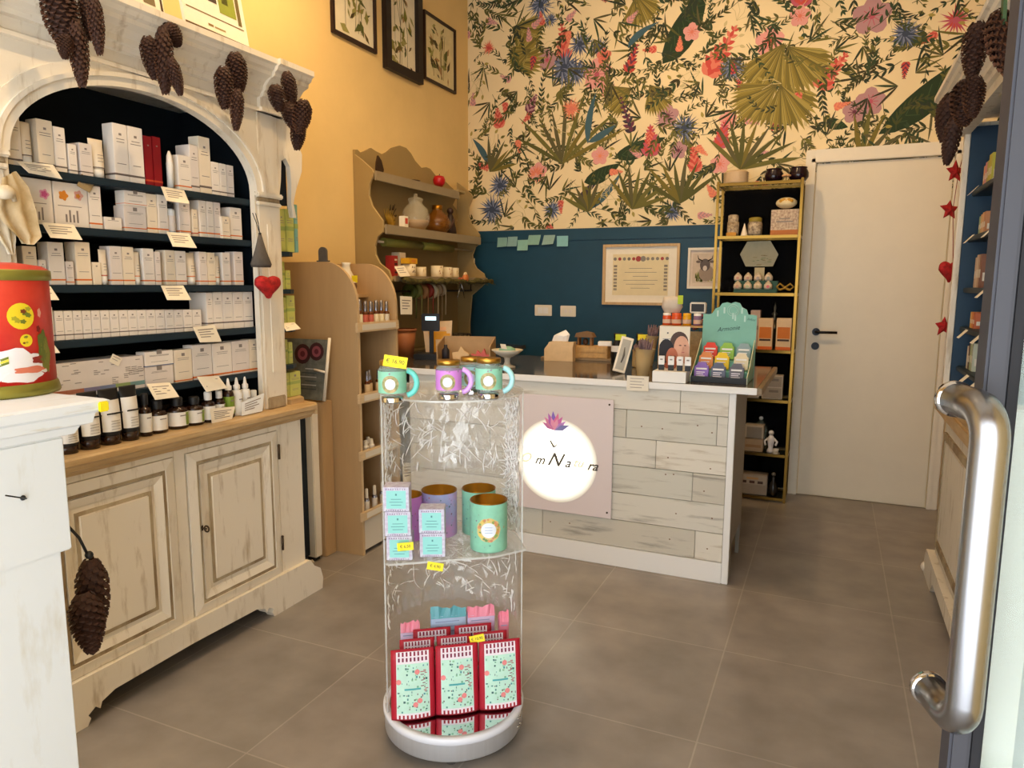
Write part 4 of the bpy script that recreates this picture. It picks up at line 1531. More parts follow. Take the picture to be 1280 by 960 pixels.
def tag_card(px, py, ang, base, label, body, size=.042):
    """small yellow price tag facing the aisle"""
    loc = base
    t = thing('price_tag', label, 'price tag', loc, group='yellow price tags on the display stand')
    t.rotation_euler = (R(78), R(ang), R(22))
    b = B()
    b.box((-size / 2, -size * .24, -.0004), (size / 2, size * .24, .0004), 'yellow_tag')
    b.text(body, size * .25, 'dark', Matrix.Translation((0, 0, .0007)))
    b.build('tag_card', t)
    return t


def stand_pt(px, py, z):
    return atZ(px, py, z)


def sl(x, y, z):
    return SC + Matrix.Rotation(SA, 3, 'Z') @ Vector((x, y, z))


# jar mugs on the top plate
def jar_mug(px, py, label, body, handle, s=1.0, rot=R(24), lab='white_rim'):
    p = stand_pt(px, py, ZT + .0055)
    t = thing('jar_mug', label, 'jar', p, rot, 'lidded jar mugs on the display stand')
    r_ = .0365 * s
    h_ = .095 * s
    z0 = .016
    b = B()
    b.lathe([(0, .001), (r_ * .78, .001), (r_ * .80, .004), (r_ * .80, .014), (r_ * .74, z0 + .001), (0, z0 + .001)], 'chrome', 28)  # chrome disc drawn beneath the jar
    b.build('silver_disc', t)
    b = B()
    b.lathe([(r_ * .86, z0 + .002), (r_ * .97, z0 + .01), (r_, z0 + .02), (r_, z0 + h_ * .70), (r_ * .95, z0 + h_ * .78), (r_ * .82, z0 + h_ * .86), (r_ * .82, z0 + h_ * .90)], 'glass_wall', 28)
    b.build('glass', t)
    b = B()
    b.lathe([(r_ * 1.006, z0 + .012), (r_ * 1.006, z0 + h_ * .72)], body, 28)
    # round paper seal with a wreath
    for rr, mm, off in ((.62, 'wreath', .0006), (.38, lab, .0012)):
        b.curved_disc(r_ * 1.006 + off, 0, z0 + h_ * .38, r_ * rr, r_ * rr, mm)
    q = random.Random(int(px))
    for k in range(16):
        a, z = q.uniform(-2.2, 2.2), z0 + q.uniform(.016, h_ * .70)
        if abs(a) < .75 and abs(z - z0 - h_ * .38) < r_ * .7:
            continue
        R1 = r_ * 1.006 + .0008
        w_ = .07
        b.flat([(R1 * math.sin(a - w_), -R1 * math.cos(a - w_), z), (R1 * math.sin(a), -R1 * math.cos(a), z - .002), (R1 * math.sin(a + w_), -R1 * math.cos(a + w_), z + .001), (R1 * math.sin(a), -R1 * math.cos(a), z + .003)], paint(q.choice(('#5f7f72', '#a06a90', '#7f9f8f', '#c98a9a'))))
    b.build('printed_sleeve', t)
    b = B()
    b.lathe([(r_ * .84, z0 + h_ * .86), (r_ * .90, z0 + h_ * .87), (r_ * .90, z0 + h_ * .98), (r_ * .86, z0 + h_), (0, z0 + h_)], 'lid_gold', 28)
    b.build('lid', t)
    b = B()
    pts = []
    for k in range(13):
        a = R(-80 + 160 * k / 12)
        pts.append((r_ * .92 + .030 * s * math.cos(a), 0, z0 + h_ * .38 + .033 * s * math.sin(a)))
    b.tube(pts, .0075 * s, handle, 12)
    b.build('handle', t)
    return t


jar_mug(491, 503, 'mint jar mug with turquoise handle and yellow price tag on the display stand', 'mint', 'turquoise')
jar_mug(561, 499, 'lilac jar mug with lilac handle on the display stand', 'lilac_jar', 'lilac_handle', .95)
jar_mug(590, 493, 'pale mint jar mug half hidden behind its twin on the display stand', 'pale_aqua', 'pale_aqua', .95)
jar_mug(611, 498, 'pale mint jar mug with pale blue handle, foremost on the stand at right', 'mint', 'pale_aqua', 1.0)
p = atD(494, 454, stand_pt(491, 503, ZT + .0055)) + (EYE - stand_pt(491, 503, ZT)).normalized() * .066
tag_card(0, 0, 8, p, 'yellow price tag on the lid of the mint jar mug', '\u20ac 16,90', .060)


# open printed tins on the middle shelf
def printed_tin(px, py, r_, h_, label, body, wreath=True, seed=1, zz=ZM):
    p = sl(px, py, zz + .0008)
    ang = math.atan2(p.y - EYE.y, p.x - EYE.x) + PI / 2 + PI
    t = thing('open_tin', label, 'tin', p, math.atan2(-(EYE.x - p.x), (EYE.y - p.y)) + PI, 'open printed tins on the display stand')
    b = B()
    b.lathe([(0, 0), (r_ * .98, 0), (r_, .003), (r_, h_ - .004)], body, 40)
    q = random.Random(seed)
    RR = r_ + .0006
    for k in range(46):
        a, z = q.uniform(-2.4, 2.4), q.uniform(.012, h_ - .014)
        if wreath and math.hypot(a * r_, z - h_ * .47) < r_ * .72:
            continue
        w_ = q.uniform(.02, .06)
        hh = q.uniform(.001, .004)
        b.flat([(RR * math.sin(a - w_), -RR * math.cos(a - w_), z), (RR * math.sin(a), -RR * math.cos(a), z - hh), (RR * math.sin(a + w_), -RR * math.cos(a + w_), z + hh * .4), (RR * math.sin(a), -RR * math.cos(a), z + hh)], paint(q.choice(('#4f8a86', '#8a5f86', '#5f9a86', '#c9788a', '#c7a24f', '#3f6f7f'))))
    if wreath:
        def disc(rad, off, m, du=0, dv=0, n=26, wob=0):
            b.curved_disc(RR + off, du, h_ * .47 + dv, rad, rad, m, n, wob, 9)
        disc(r_ * .66, .0005, paint('#d9c78a'), wob=.03)
        for k in range(30):
            a = 2 * PI * k / 30 + q.uniform(-.1, .1)
            disc(r_ * q.uniform(.06, .1), .0009 + .0001 * (k % 5), paint(q.choice(('#c9a24a', '#e0c66a', '#8fa85a', '#d99a6a', '#c98a6a', '#6f8f5a'))), r_ * .53 * math.cos(a) * q.uniform(.9, 1.12), r_ * .53 * math.sin(a) * q.uniform(.9, 1.12), 8)
        disc(r_ * .41, .0016, paint('#e6edf6'))
        for k in range(3):
            b.box((-r_ * .2, -RR - .0022, h_ * .47 + .008 - .008 * k), (r_ * .2, -RR - .0019, h_ * .47 + .0095 - .008 * k), paint('#9db4d4'))
    b.build('printed_wall', t)
    b = B()
    b.lathe([(r_, h_ - .004), (r_ + .0012, h_ - .002), (r_, h_), (r_ - .002, h_ - .001), (r_ - .003, .004), (0, .004)], 'tin_gold', 40)
    b.build('gold_lining', t)
    return t


printed_tin(-.03, .088, .055, .142, 'lilac and blue open tin with copper lining at the back of the stand', 'lilac', False, 5)
printed_tin(-.127, .062, .041, .14, 'pinkish open tin half hidden behind the stacked teal boxes', 'lilac_jar', False, 6)
printed_tin(.094, .082, .053, .142, 'mint open tin behind the wreath tin, without a visible badge', 'mint', False, 7)
printed_tin(.100, -.062, .055, .148, 'mint open tin with a flower wreath badge at the front of the stand', 'mint', True, 8)


# little soap boxes
def soap_box(px, py, z, label, ang, s=.072, hs=.070, first=[None]):
    p = sl(px, py, z)
    if first[0] is None:
        t = thing('soap_box', label, 'box', p, ang, 'small teal boxes stacked on the display stand')
        b = B()
        b.box((-s / 2, 0, 0), (s / 2, s * .8, hs), 'box_border', .001)
        b.build('carton', t)
        b = B()
        b.box((-s * .38, -.0006, hs * .12), (s * .38, .0, hs * .86), 'tea_box')
        for k in range(3):
            b.box((-s * (.2 + .06 * (k % 2)), -.0010, hs * (.5 - .12 * k)), (s * (.2 + .06 * (k % 2)), -.0006, hs * (.52 - .12 * k)), paint('#4f8f94'))
        b.box((-s * .03, -.001, hs * .66), (s * .03, -.0006, hs * .74), paint('#4f8f94'))
        b.build('front_label', t)
        b = B()
        for k in range(9):
            b.flat([(-s * .4 + s * .09 * k, -.0007, hs * .9), (-s * .36 + s * .09 * k, -.0007, hs * .9), (-s * .38 + s * .09 * k, -.0007, hs * .96)], paint('#5a4f6a'))
            b.flat([(-s * .4 + s * .09 * k, -.0007, hs * .03), (-s * .36 + s * .09 * k, -.0007, hs * .03), (-s * .38 + s * .09 * k, -.0007, hs * .09)], paint('#5a4f6a'))
        b.build('scalloped_border', t)
        first[0] = t
    else:
        t = dup(first[0], p, ang, label)
    return t


A24 = R(26)
pb = sl(-.166, -.118, ZM + .001)
for k, nm in enumerate(('bottom', 'middle', 'top')):
    t = soap_box(-.166, -.118, ZM + .001, '%s teal box of the stack of three on the display stand' % nm, A24 + R((0, 2, -1)[k]))
    t.location = pb + Vector((-.004 * k, .0, .0708 * k))
pb = sl(-.072, -.112, ZM + .001)
for k, nm in enumerate(('lower', 'upper')):
    t = soap_box(-.072, -.112, ZM + .001, '%s teal box of the stack of two on the display stand' % nm, A24 + R((1, -1)[k]))
    t.location = pb + Vector((-.002 * k, 0, .0708 * k))
d_ = (EYE - pb)
d_.z = 0
d_.normalize()
p = atD(507, 680, sl(-.15, -.13, ZM)) + d_ * .02
tag_card(0, 0, -6, p, 'yellow price tag on the bottom box of the stack of three', '\u20ac 6,50', .046)
p = atD(544, 707, sl(-.06, -.139, ZM)) + d_ * .006
tag_card(0, 0, 8, p, 'yellow price tag at the front edge of the middle shelf', '\u20ac 4,90', .046)


# striped gift bags on the mirror plate
def gift_bag(px, py, z, label, ang, w_=.126, h_=.208, d=.044, first=[None], lean=0.0):
    p = sl(px, py, z)
    if first[0] is None:
        t = thing('gift_bag', label, 'gift bag', p, ang, 'crimson edged gift bags on the display stand')
        hw = w_ / 2
        b = B()
        # pillow-shaped bag: round-nosed bottom, flat top
        n = 12
        vs = []
        for f in (0, .04, .3, .6, .85, 1.0):
            dd = d * (1 - f) ** .8 + .004
            for k in range(n + 1):
                u = -1 + 2 * k / n
                vs.append((u * hw * (1 + .03 * (1 - f)), -dd * .55 * (1 - .45 * u * u), h_ * f))
            for k in range(n + 1):
                u = 1 - 2 * k / n
                vs.append((u * hw * (1 + .03 * (1 - f)), dd * .45 * (1 - .45 * u * u), h_ * f))
        m_ = 2 * (n + 1)
        fs = [(i * m_ + k, i * m_ + (k + 1) % m_, (i + 1) * m_ + (k + 1) % m_, (i + 1) * m_ + k) for i in range(5) for k in range(m_)]
        fs += [tuple(range(m_ - 1, -1, -1)), tuple(5 * m_ + k for k in range(m_))]
        b.add(vs, fs, 'crimson', True)
        b.build('bag_body', t)

        def front(u, f):
            dd = d * (1 - f) ** .8 + .004
            return (u * hw * (1 + .03 * (1 - f)), -dd * .55 * (1 - .45 * u * u), h_ * f)

        def patch(b, u0, u1, f0, f1, m, off, nu=6, nv=6):
            vs = []
            for j in range(nv + 1):
                for i in range(nu + 1):
                    q = front(u0 + (u1 - u0) * i / nu, f0 + (f1 - f0) * j / nv)
                    vs.append((q[0], q[1] - off, q[2]))
            b.add(vs, [(j * (nu + 1) + i, j * (nu + 1) + i + 1, (j + 1) * (nu + 1) + i + 1, (j + 1) * (nu + 1) + i) for j in range(nv) for i in range(nu)], m, True)
        b = B()
        patch(b, -.76, .76, .02, .97, paint('#efe7ee'), .0008)
        for k in range(8):
            u = -.72 + 1.44 * (k + .5) / 8
            for f0, f1, m in ((.905, .965, paint('#8a1038')), (.83, .885, paint('#7a1a44')), (.02, .075, paint('#a51a30'))):
                patch(b, u - .042, u + .042, f0, f1, m, .0014, 1, 1)
        b.build('striped_band', t)
        b = B()
        patch(b, -.74, .74, .10, .80, paint('#c4ecdc'), .0016)
        q = random.Random(5)
        for k in range(70):
            u, f = q.uniform(-.7, .7), q.uniform(.12, .78)
            du, df = q.uniform(.015, .05), q.uniform(.006, .016)
            patch(b, u - du, u + du, f - df, f + df, paint(q.choice(('#4f8f8a', '#79b89a', '#3f6f6a', '#8fc7a0', '#6a5a5a', '#59a0a4'))), .0022, 1, 1)
        for u, f in ((.2, .68), (-.66, .55), (.3, .27), (.1, .22)):
            pts = [front(u + .12 * math.cos(2 * PI * i / 12), f + .038 * math.sin(2 * PI * i / 12)) for i in range(12)]
            b.flat([(x, y - .0026, z) for x, y, z in pts], paint('#ec8f8f'))
        for k in range(16):
            patch(b, .45 + q.uniform(-.12, .2), .5 + q.uniform(-.05, .22), .4 + .02 * k - .008, .4 + .02 * k + .004, paint(q.choice(('#7a4a4a', '#b06a6a'))), .0026, 1, 1)
        patch(b, -.4, .35, .43, .455, paint('#4fb0b4'), .003, 6, 1)
        b.build('floral_label', t)
        first[0] = t
    else:
        t = dup(first[0], p, ang, label)
    t.rotation_euler = (R(-lean), 0, ang)
    return t


ZQ = ZB + .0018
BG = [(-.1315, -.078, 35, 'front left gift bag with mint floral label and crimson edges'), (0.0, -.078, 36, 'front middle gift bag with mint floral label and crimson edges'), (.1315, -.078, 37, 'front gift bag at the right with a mint floral label')]
for px, py, a, lb in BG:
    gift_bag(px, py, ZQ, lb + ' on the mirror plate', R(a), lean=2)
BACK = [((-.113, -.019), 'second-row gift bag showing its striped top behind the front left bag', .205), ((.0, -.019), 'second-row gift bag showing its striped top behind the front middle bag', .205), ((.113, -.019), 'second-row gift bag behind the front right bag, striped top only', .205),
        ((-.062, .038), 'rear gift bag, left one, only its striped band showing', .205), ((.068, .038), 'rear gift bag, right one, only its striped band showing', .205)]
for (px, py), lb, h_ in BACK:
    t = gift_bag(px, py, ZQ, lb, SA, lean=2)
    t.scale = (.83 if py < 0 else .93, .9, 1)


# wrapped packs at the back of the lower tier
def wrapped_pack(px, py, w_, h_, label, top, face, ang=SA):
    p = sl(px, py, ZQ)
    t = thing('wrapped_pack', label, 'pack', p, ang)
    b = B()
    b.box((-w_ / 2, 0, 0), (w_ / 2, .034, h_), face, .004)
    for k in range(4):
        b.box((-w_ * .38, -.0006, h_ * (.9 - .07 * k)), (w_ * (.3 - .1 * (k % 2)), 0, h_ * (.912 - .07 * k)), paint('#93a5c8'))
    b.build('pack_body', t)
    b = B()
    n = 9
    vs = []
    q = random.Random(int(px * 1000))
    for k in range(n + 1):
        u = -w_ / 2 + w_ * k / n
        vs += [(u, -.002 + q.uniform(-.002, .0), h_ * .96), (u, .012 + q.uniform(-.006, .006), h_ + .02 + q.uniform(-.004, .006)), (u, .034, h_ * .97)]
    fs = []
    for k in range(n):
        fs += [(3 * k, 3 * k + 3, 3 * k + 4, 3 * k + 1), (3 * k + 1, 3 * k + 4, 3 * k + 5, 3 * k + 2)]
    b.add(vs, fs, top)
    b.build('folded_top', t)


mat('pack_blue', '#b9cfea', .4)
mat('pack_teal', '#5fa8b4', .35)
mat('pack_lilac', '#e3d0ee', .4)
mat('pack_pink', '#ee8fa6', .4)
wrapped_pack(-.005, .076, .112, .232, 'pale blue cellophane pack with a teal folded top behind the gift bags', 'pack_teal', 'pack_blue')
wrapped_pack(.100, .072, .088, .228, 'pale lilac pack with a pink folded top behind the gift bags', 'pack_pink', 'pack_lilac')
wrapped_pack(-.128, .055, .06, .205, 'small pack with a crimson and white edge behind the leftmost bags', 'pack_pink', 'pack_lilac')
wrapped_pack(.166, .026, .03, .225, 'narrow pinkish pack at the right rim of the lower tier', 'pack_pink', 'pack_pink')
p = atD(596, 796, sl(.062, -.085, ZQ)) + d_ * .012
t = tag_card(0, 0, -14, p, 'yellow price tag hung over the front gift bags', '\u20ac 10,90', .046)

# ------------------------------------------------------------------ white mantel-like piece near the entrance, with the red tin
mat('white_wash', '#dde2e4', .55, col2='#c8c4b6', scale=3.5, stretch=(4, 4, 1), lo=.26, hi=.46, bump=.15)
mat('white_wash_x', '#e2e6e8', .5, col2='#cbc6b8', scale=6, stretch=(1, 8, 8), lo=.3, hi=.42, bump=.15)
ZM_ = 1.18
P0 = atZ(78, 545, ZM_ - .058)
MA = R(90)
mantel = thing('mantel', 'white-washed wooden mantel piece with a moulded top beside the entrance', 'mantel', (P0.x, P0.y, 0), MA)
ux, uy = Vector((math.cos(MA), math.sin(MA), 0)), Vector((-math.sin(MA), math.cos(MA), 0))
b = B()
b.box((-.62, .001, 0), (-.018, .45, ZM_ - .058), 'white_wash', .002)
b.build('panel', mantel)
b = B()
b.box((-.62, -.003, atX(91, 685, P0.x).z), (.0, .45, ZM_ - .058), 'white_wash', .003)
b.build('upper_stile', mantel)
b = B()
# moulded shelf: profile swept around front and end
prof = [(0, ZM_ - .058), (.006, ZM_ - .056), (.010, ZM_ - .044), (.018, ZM_ - .040), (.020, ZM_ - .024), (.028, ZM_ - .019), (.030, ZM_ - .004), (.026, ZM_)]
vs, fs = [], []
for o, z in prof:
    vs += [(-.62, -o, z), (.004 + o * 2.2, -o, z), (.004 + o * 2.2, .45, z)]
for i in range(len(prof) - 1):
    for k in range(2):
        fs.append((i * 3 + k, i * 3 + k + 1, (i + 1) * 3 + k + 1, (i + 1) * 3 + k))
n_ = (len(prof) - 1) * 3
fs.append((n_, n_ + 1, n_ + 2, len(vs)))
vs.append((-.62, .45, ZM_))
b.add(vs, fs, 'white_wash_x')
b.build('moulded_top', mantel)
b = B()
b.box((.045, -.036, ZM_ - .022), (.064, -.031, ZM_ - .004), 'yellow_tag', .002)
tag(b.build('yellow_sticker', loc=(P0.x, P0.y, 0), rot=MA), 'small yellow sticker on the corner of the white mantel', 'sticker')
nl = Vector((math.sin(MA), -math.cos(MA), 0))


def onface(px, py, off=0.0):
    d = ray(px, py)
    o = Vector((P0.x, P0.y, 0)) + nl * off
    return EYE + d * ((o - EYE).dot(nl) / d.dot(nl))


p = onface(27, 622)
t = thing('nail', 'bent black nail sticking out of the white mantel', 'nail', p)
b = B()
e = onface(0, 618, .02) - p
b.tube([(0, 0, 0), nl * .012, nl * .014 + e * .4, nl * .014 + e], .0012, 'dark', 6)
b.build('shank', t)
b = B()
b.ball(nl * .003, .0045, 'dark', 10, 6)
b.build('head', t)
plc = lambda px, py: atY(px, py, P0.y + .10)
pine_cone((113, 700), (120, 796), 18, plc, 'reddish pine cone hanging behind the white mantel, the upper of two', 'pine cones hung behind the mantel', out=-.05)
t = thing('cone_string', 'dark string holding the two pine cones behind the white mantel', 'string', plc(111, 690))
b = B()
b.tube([(0, 0, -.012), (-.01, -.01, .03), (-.04, -.03, .08)], .003, 'dark', 6)
b.ball((0, 0, -.006), .008, 'dark', 8, 6)
b.build('strand', t)
pine_cone((104, 742), (116, 816), 19, plc, 'reddish pine cone hanging behind the white mantel, the lower of two', 'pine cones hung behind the mantel')

# red tin on the mantel
mat('tin_red', '#c5221c', .4, col2='#d9452f', scale=4, lo=.4, hi=.6)
mat('tin_olive_gold', '#8f8a3c', .35, metal=.5)
mat('tin_cloud', '#e8e4e6', .5)
mat('tin_sun', '#e9cf2a', .5)
pt_ = atZ(62, 492, ZM_)
dv = (pt_ - EYE)
dep = dv.dot(_w)
tr = .098
th_ = 162 * dep / FPX * 1.0
ctr = atZ(62, 492, ZM_) - _r * tr * 1.02
ctr.z = ZM_ + .0006
tin = thing('red_tin', 'large round red tin with yellow suns and white clouds on the white mantel', 'tin', ctr, math.atan2(-(EYE.x - ctr.x), (EYE.y - ctr.y)) + PI)
b = B()
b.lathe([(0, .012), (tr, .012), (tr, th_ * .86)], 'tin_red', 48)


def tpatch(b, u, z, pts, m, off):
    vs = []
    for du, dz in pts:
        a = (u + du) / tr
        vs.append(((tr + off) * math.sin(a), -(tr + off) * math.cos(a), z + dz))
    b.flat(vs, m)


def tdisc(b, u, z, r1, r2, m, off, n=18, wob=0.0):
    b.curved_disc(tr + off, u, z, r1, r2, m, max(n, 20), wob, 5)


q = random.Random(2)
for u, z, s_ in ((.050, .60, .023), (.055, .42, .011), (-.03, .55, .02), (-.08, .7, .018)):
    tdisc(b, u, th_ * z, s_, s_, 'tin_sun', .0006)
    for k in range(7):
        tdisc(b, u + q.uniform(-.6, .6) * s_, th_ * z + q.uniform(-.6, .6) * s_, s_ * .22, s_ * .16, paint(q.choice(('#a8a02a', '#6f7a2a', '#7a3a1a'))), .0009 + k * .0001, 9, .2)
for u, z, a_, c_ in ((.03, .28, .05, .02), (.06, .24, .04, .018), (-.01, .22, .05, .022), (.045, .16, .045, .012), (-.05, .26, .05, .02), (.085, .22, .02, .012)):
    tdisc(b, u, th_ * z, a_ * .8, c_, 'tin_cloud', .0007, 22, .12)
for u, z, a_, c_, cc in ((.088, .36, .012, .03, '#5f6a2a'), (.094, .3, .012, .03, '#7a7a30'), (.078, .27, .016, .007, '#8a2a20'), (.06, .2, .03, .006, '#d97a5f'), (.08, .5, .004, .006, '#7a1a14'), (.085, .62, .004, .008, '#e0a08a')):
    tdisc(b, u, th_ * z, a_, c_, paint(cc), .0012, 12, .15)
for k in range(3):
    tpatch(b, .012, th_ * (.24 + .018 * k), [(-.012, -.004), (.012, .004), (.012, .008), (-.012, .0)], paint('#6a7a20') if k % 2 == 0 else paint('#e0d040'), .0014)
b.build('painted_wall', tin)
b = B()
b.lathe([(0, 0), (tr + .004, 0), (tr + .006, .004), (tr + .003, .018), (tr, .022)], 'tin_olive_gold', 48)
b.build('bottom_rim', tin)
b = B()
b.lathe([(tr + .001, th_ * .86), (tr + .004, th_ * .865), (tr + .004, th_ * .935), (tr + .001, th_ * .94)], 'tin_olive_gold', 48)
b.lathe([(tr + .001, th_ * .94), (tr * .9, th_ * .97), (tr * .5, th_ * .995), (0, th_)], 'tin_red', 48)
b.build('lid', tin)

# ------------------------------------------------------------------ entrance door leaf with its steel pull handle
mat('alu_grey', '#34343a', .5, metal=.1, var=.05, scale=3)
mat('rubber', '#0e0e14', .7)
mat('door_glass_frame', '#b3b0a2', .5, var=.08, scale=4)
DY = .86
l0 = atY(1229, 490, DY)
r0 = atY(1258, 490, DY)
door = thing('entrance_door', 'grey metal entrance door leaf with a steel pull handle, seen at its edge', 'door', (l0.x, DY, 0))
wS = r0.x - l0.x
b = B()
b.box((0, 0, .02), (wS, .055, 2.28), 'alu_grey', .003)
b.build('stile', door)
b = B()
b.box((wS, .006, .02), (wS + .012, .05, 2.28), 'rubber', .002)
b.build('gasket', door)
b = B()
b.box((wS + .012, .02, .02), (wS + .62, .034, 2.28), 'glass_wall')
b.build('glass_pane', door)
b = B()
b.box((wS + .06, .045, 0.02), (wS + .10, .10, 1.28), 'door_glass_frame', .003)
b.box((wS + .012, .045, 0.02), (wS + .05, .09, 1.25), 'door_glass_frame', .003)
b.build('jamb_profile', door)
b = B()
loc = Vector(door.location)
D2 = DY - .062
A_ = atY(1229, 560, D2) - loc
Z_ = atY(1211, 890, D2) - loc
bx = (A_.x + Z_.x) / 2
sd = Vector((-math.sin(R(17)), math.cos(R(17)), 0))


def elbow(c, d0, d1, rad, n=6):
    """quarter bend from direction d0 to d1 around corner c"""
    d0, d1 = Vector(d0), Vector(d1)
    out = []
    s0 = c - d0 * rad
    for k in range(n + 1):
        t_ = k / n
        a = t_ * PI / 2
        out.append(s0 + d0 * rad * math.sin(a) + d1 * rad * (1 - math.cos(a)))
    return out


top_c = Vector((bx, A_.y, atY(1228, 513, D2).z))
bot_c = Vector((bx, A_.y, atY(1205, 912, D2).z))
rr = .017
pts = [top_c + sd * .078] + elbow(top_c, -sd, (0, 0, -1), .03) + elbow(bot_c, (0, 0, -1), sd, .03) + [bot_c + sd * .078]
b.tube(pts, rr, 'steel', 20)
b.build('pull_handle', door)
for c_ in (top_c, bot_c):
    b = B()
    b.tube([c_ + sd * .070, c_ + sd * .078], rr * 1.12, 'chrome', 20)
    b.build('handle_collar', door)
b = B()
b.tube([top_c + sd * .05, Vector((wS * .4, .012, top_c.z + .002))], .009, 'steel', 14)
b.tube([bot_c + sd * .05, Vector((wS * .4, .012, bot_c.z + .002))], .009, 'steel', 14)
b.build('handle_arm', door)
# ------------------------------------------------------------------ beige arched display shelf beside the hutch
mat('beige_lam', '#b9986c', .5, var=.05, scale=6, stretch=(6, 6, .6))
mat('beige_edge', '#c9ab80', .5, var=.05, scale=10)
mat('lip_wood', '#d3b88e', .5, var=.12, scale=10, stretch=(8, 1, 8))
mat('shelf_white', '#d9d0bf', .5)
BSX = -2.12
ds = thing('display_shelf', 'beige laminate shelf unit with round-topped sides beside the hutch', 'shelf unit', (-2.36, 3.08, 0))
YN, YF = 2.90, 3.255


def side_outline():
    o = [(WL + .01, 0), (BSX - .0, 0), (BSX, 1.27)]
    for k in range(1, 13):
        a = PI / 2 * k / 12
        o.append((BSX - .19 + .19 * math.cos(a), 1.27 + .218 * math.sin(a)))
    o.append((WL + .01, 1.488))
    return o


for y in (YN, YF - .018):
    b = W(ds)
    b.prism(side_outline(), y, y + .018, 'beige_lam', 'xz', 'beige_edge')
    b.build('side_panel', ds)
b = W(ds)
b.box((WL + .012, YN + .018, .02), (WL + .022, YF - .018, 1.47), 'beige_lam')
b.build('back_panel', ds)
BSZ = [1.158, .805, .515, .20]
for z in BSZ:
    b = W(ds)
    b.box((WL + .022, YN + .018, z - .016), (BSX - .004, YF - .018, z), 'beige_lam')
    b.build('shelf', ds)
    b = W(ds)
    b.box((BSX + .001, YN - .022, z - .014), (BSX + .014, YF - .006, z + .034), 'lip_wood', .003)
    b.box((BSX + .014, YN + .02, z - .004), (BSX + .0155, YF - .04, z + .024), 'shelf_white')
    b.build('shelf_lip', ds)
b = W(ds)
b.box((BSX - .02, YN + .019, .02), (BSX - .006, YF - .019, .18), 'shelf_white', .002)
b.build('lower_front', ds)
b = W(ds)
b.box((WL + .024, YN + .019, 1.31), (BSX - .17, YF - .019, 1.325), 'beige_lam')
b.build('upper_shelf', ds)

mat('amber', '#5a2f12', .12)
mat('tan_label', '#d8b98a', .6)
mat('red_label', '#c0604a', .6)
mat('pale_label', '#eadcb4', .6)
mat('silver_cap', '#8f8f98', .25, metal=.8)


def little_bottle(loc, r_, h_, label, capm, labm, group, bodym='amber', name='roll_on_bottle', capf=.42):
    t = thing(name, label, 'bottle', loc, group=group)
    b = B()
    b.lathe([(0, 0), (r_, 0), (r_, h_ * .55), (r_ * .6, h_ * .62)], bodym, 14)
    b.lathe([(r_ * 1.02, h_ * .06), (r_ * 1.02, h_ * .5)], labm, 14)
    b.build('bottle_body', t)
    b = B()
    b.lathe([(r_ * .62, h_ * .60), (r_ * .55, h_ * .98), (r_ * .3, h_), (0, h_)], capm, 12)
    b.build('cap', t)
    return t


n = 0
for px, pt, lb, ds_ in ((454, 374, 'pale_label', 'cream-labelled'), (463, 376, 'red_label', 'red-labelled'), (471, 376, 'red_label', 'red-labelled'), (479, 375, 'pale_label', 'cream-labelled'), (487, 375, 'pale_label', 'cream-labelled'), (495, 376, 'shelf_white', 'white-labelled')):
    p = Vector((0, 2.952 + .047 * n, 0))
    h_ = atX(px, pt, BSX - .024).z - BSZ[0]
    little_bottle((BSX - .024, p.y, BSZ[0] + .0006), .0155, h_, '%s roll-on bottle, %s from the left on the top lip of the beige shelf' % (ds_, ORD[n]), 'silver_cap', lb, 'roll-on bottles on the beige shelf')
    n += 1
for k, px in enumerate((458, 467, 475, 482, 490)):
    p = Vector((0, 2.97 + .05 * k, 0))
    little_bottle((BSX - .07, p.y, BSZ[0] + .0006), .0135, .13, 'silver-capped bottle, %s of the back row on the beige shelf' % ORD[k], 'silver_cap', 'shelf_white', 'roll-on bottles on the beige shelf')
b = B()
b.box((-.035, -.055, 0), (.0, .055, .13), 'tan_label', .002)
tag(b.build('kraft_carton', loc=(BSX - .10, 3.02, BSZ[0] + .0006)), 'kraft carton standing behind the roll-on bottles of the beige shelf', 'box')
for k, (px, pt) in enumerate(((459, 444), (466, 440), (473, 441), (480, 440))):
    p = atX(px, 478, BSX - .03)
    little_bottle((BSX - .03 - .02 * (k % 2), p.y, BSZ[1] + .0006), .015, .135, 'amber bottle with tan label, %s from the left on the second beige shelf' % ORD[k], 'silver_cap', 'tan_label', 'amber bottles on the second beige shelf')
for k, (px, pt) in enumerate(((457, 535), (464, 532), (460, 528))):
    p = atX(px, 552, BSX - .03 - .04 * (k == 2))
    little_bottle((BSX - .03 - .04 * (k == 2), p.y, BSZ[2] + .0006), .017, .07, 'little white pot, %s on the third beige shelf' % ORD[k], 'shelf_white', 'shelf_white', 'white pots on the third beige shelf', 'shelf_white', 'small_pot')
for k, px in enumerate((458, 468, 478, 488, 497)):
    p = atX(px, 610, BSX - .03)
    little_bottle((BSX - .03, p.y, BSZ[3] + .0006), .015, .13, 'frosted bottle, %s from the left on the lowest beige shelf' % ORD[k], 'shelf_white', 'shelf_white', 'frosted bottles on the lowest beige shelf', 'silver_cap')
q = ((500, 370), (515, 371), (515, 393), (501, 393))
card(q, BSX + .02, BSX + .022, 'white printed sign at the far end of the top beige shelf lip', 'shelf_sign', 'sign', None, lines=4)
card(((503, 579), (516, 578), (517, 601), (504, 603)), BSX + .02, BSX + .022, 'white printed sign at the far end of the lowest beige shelf lip', 'shelf_sign', 'sign', None, lines=4)
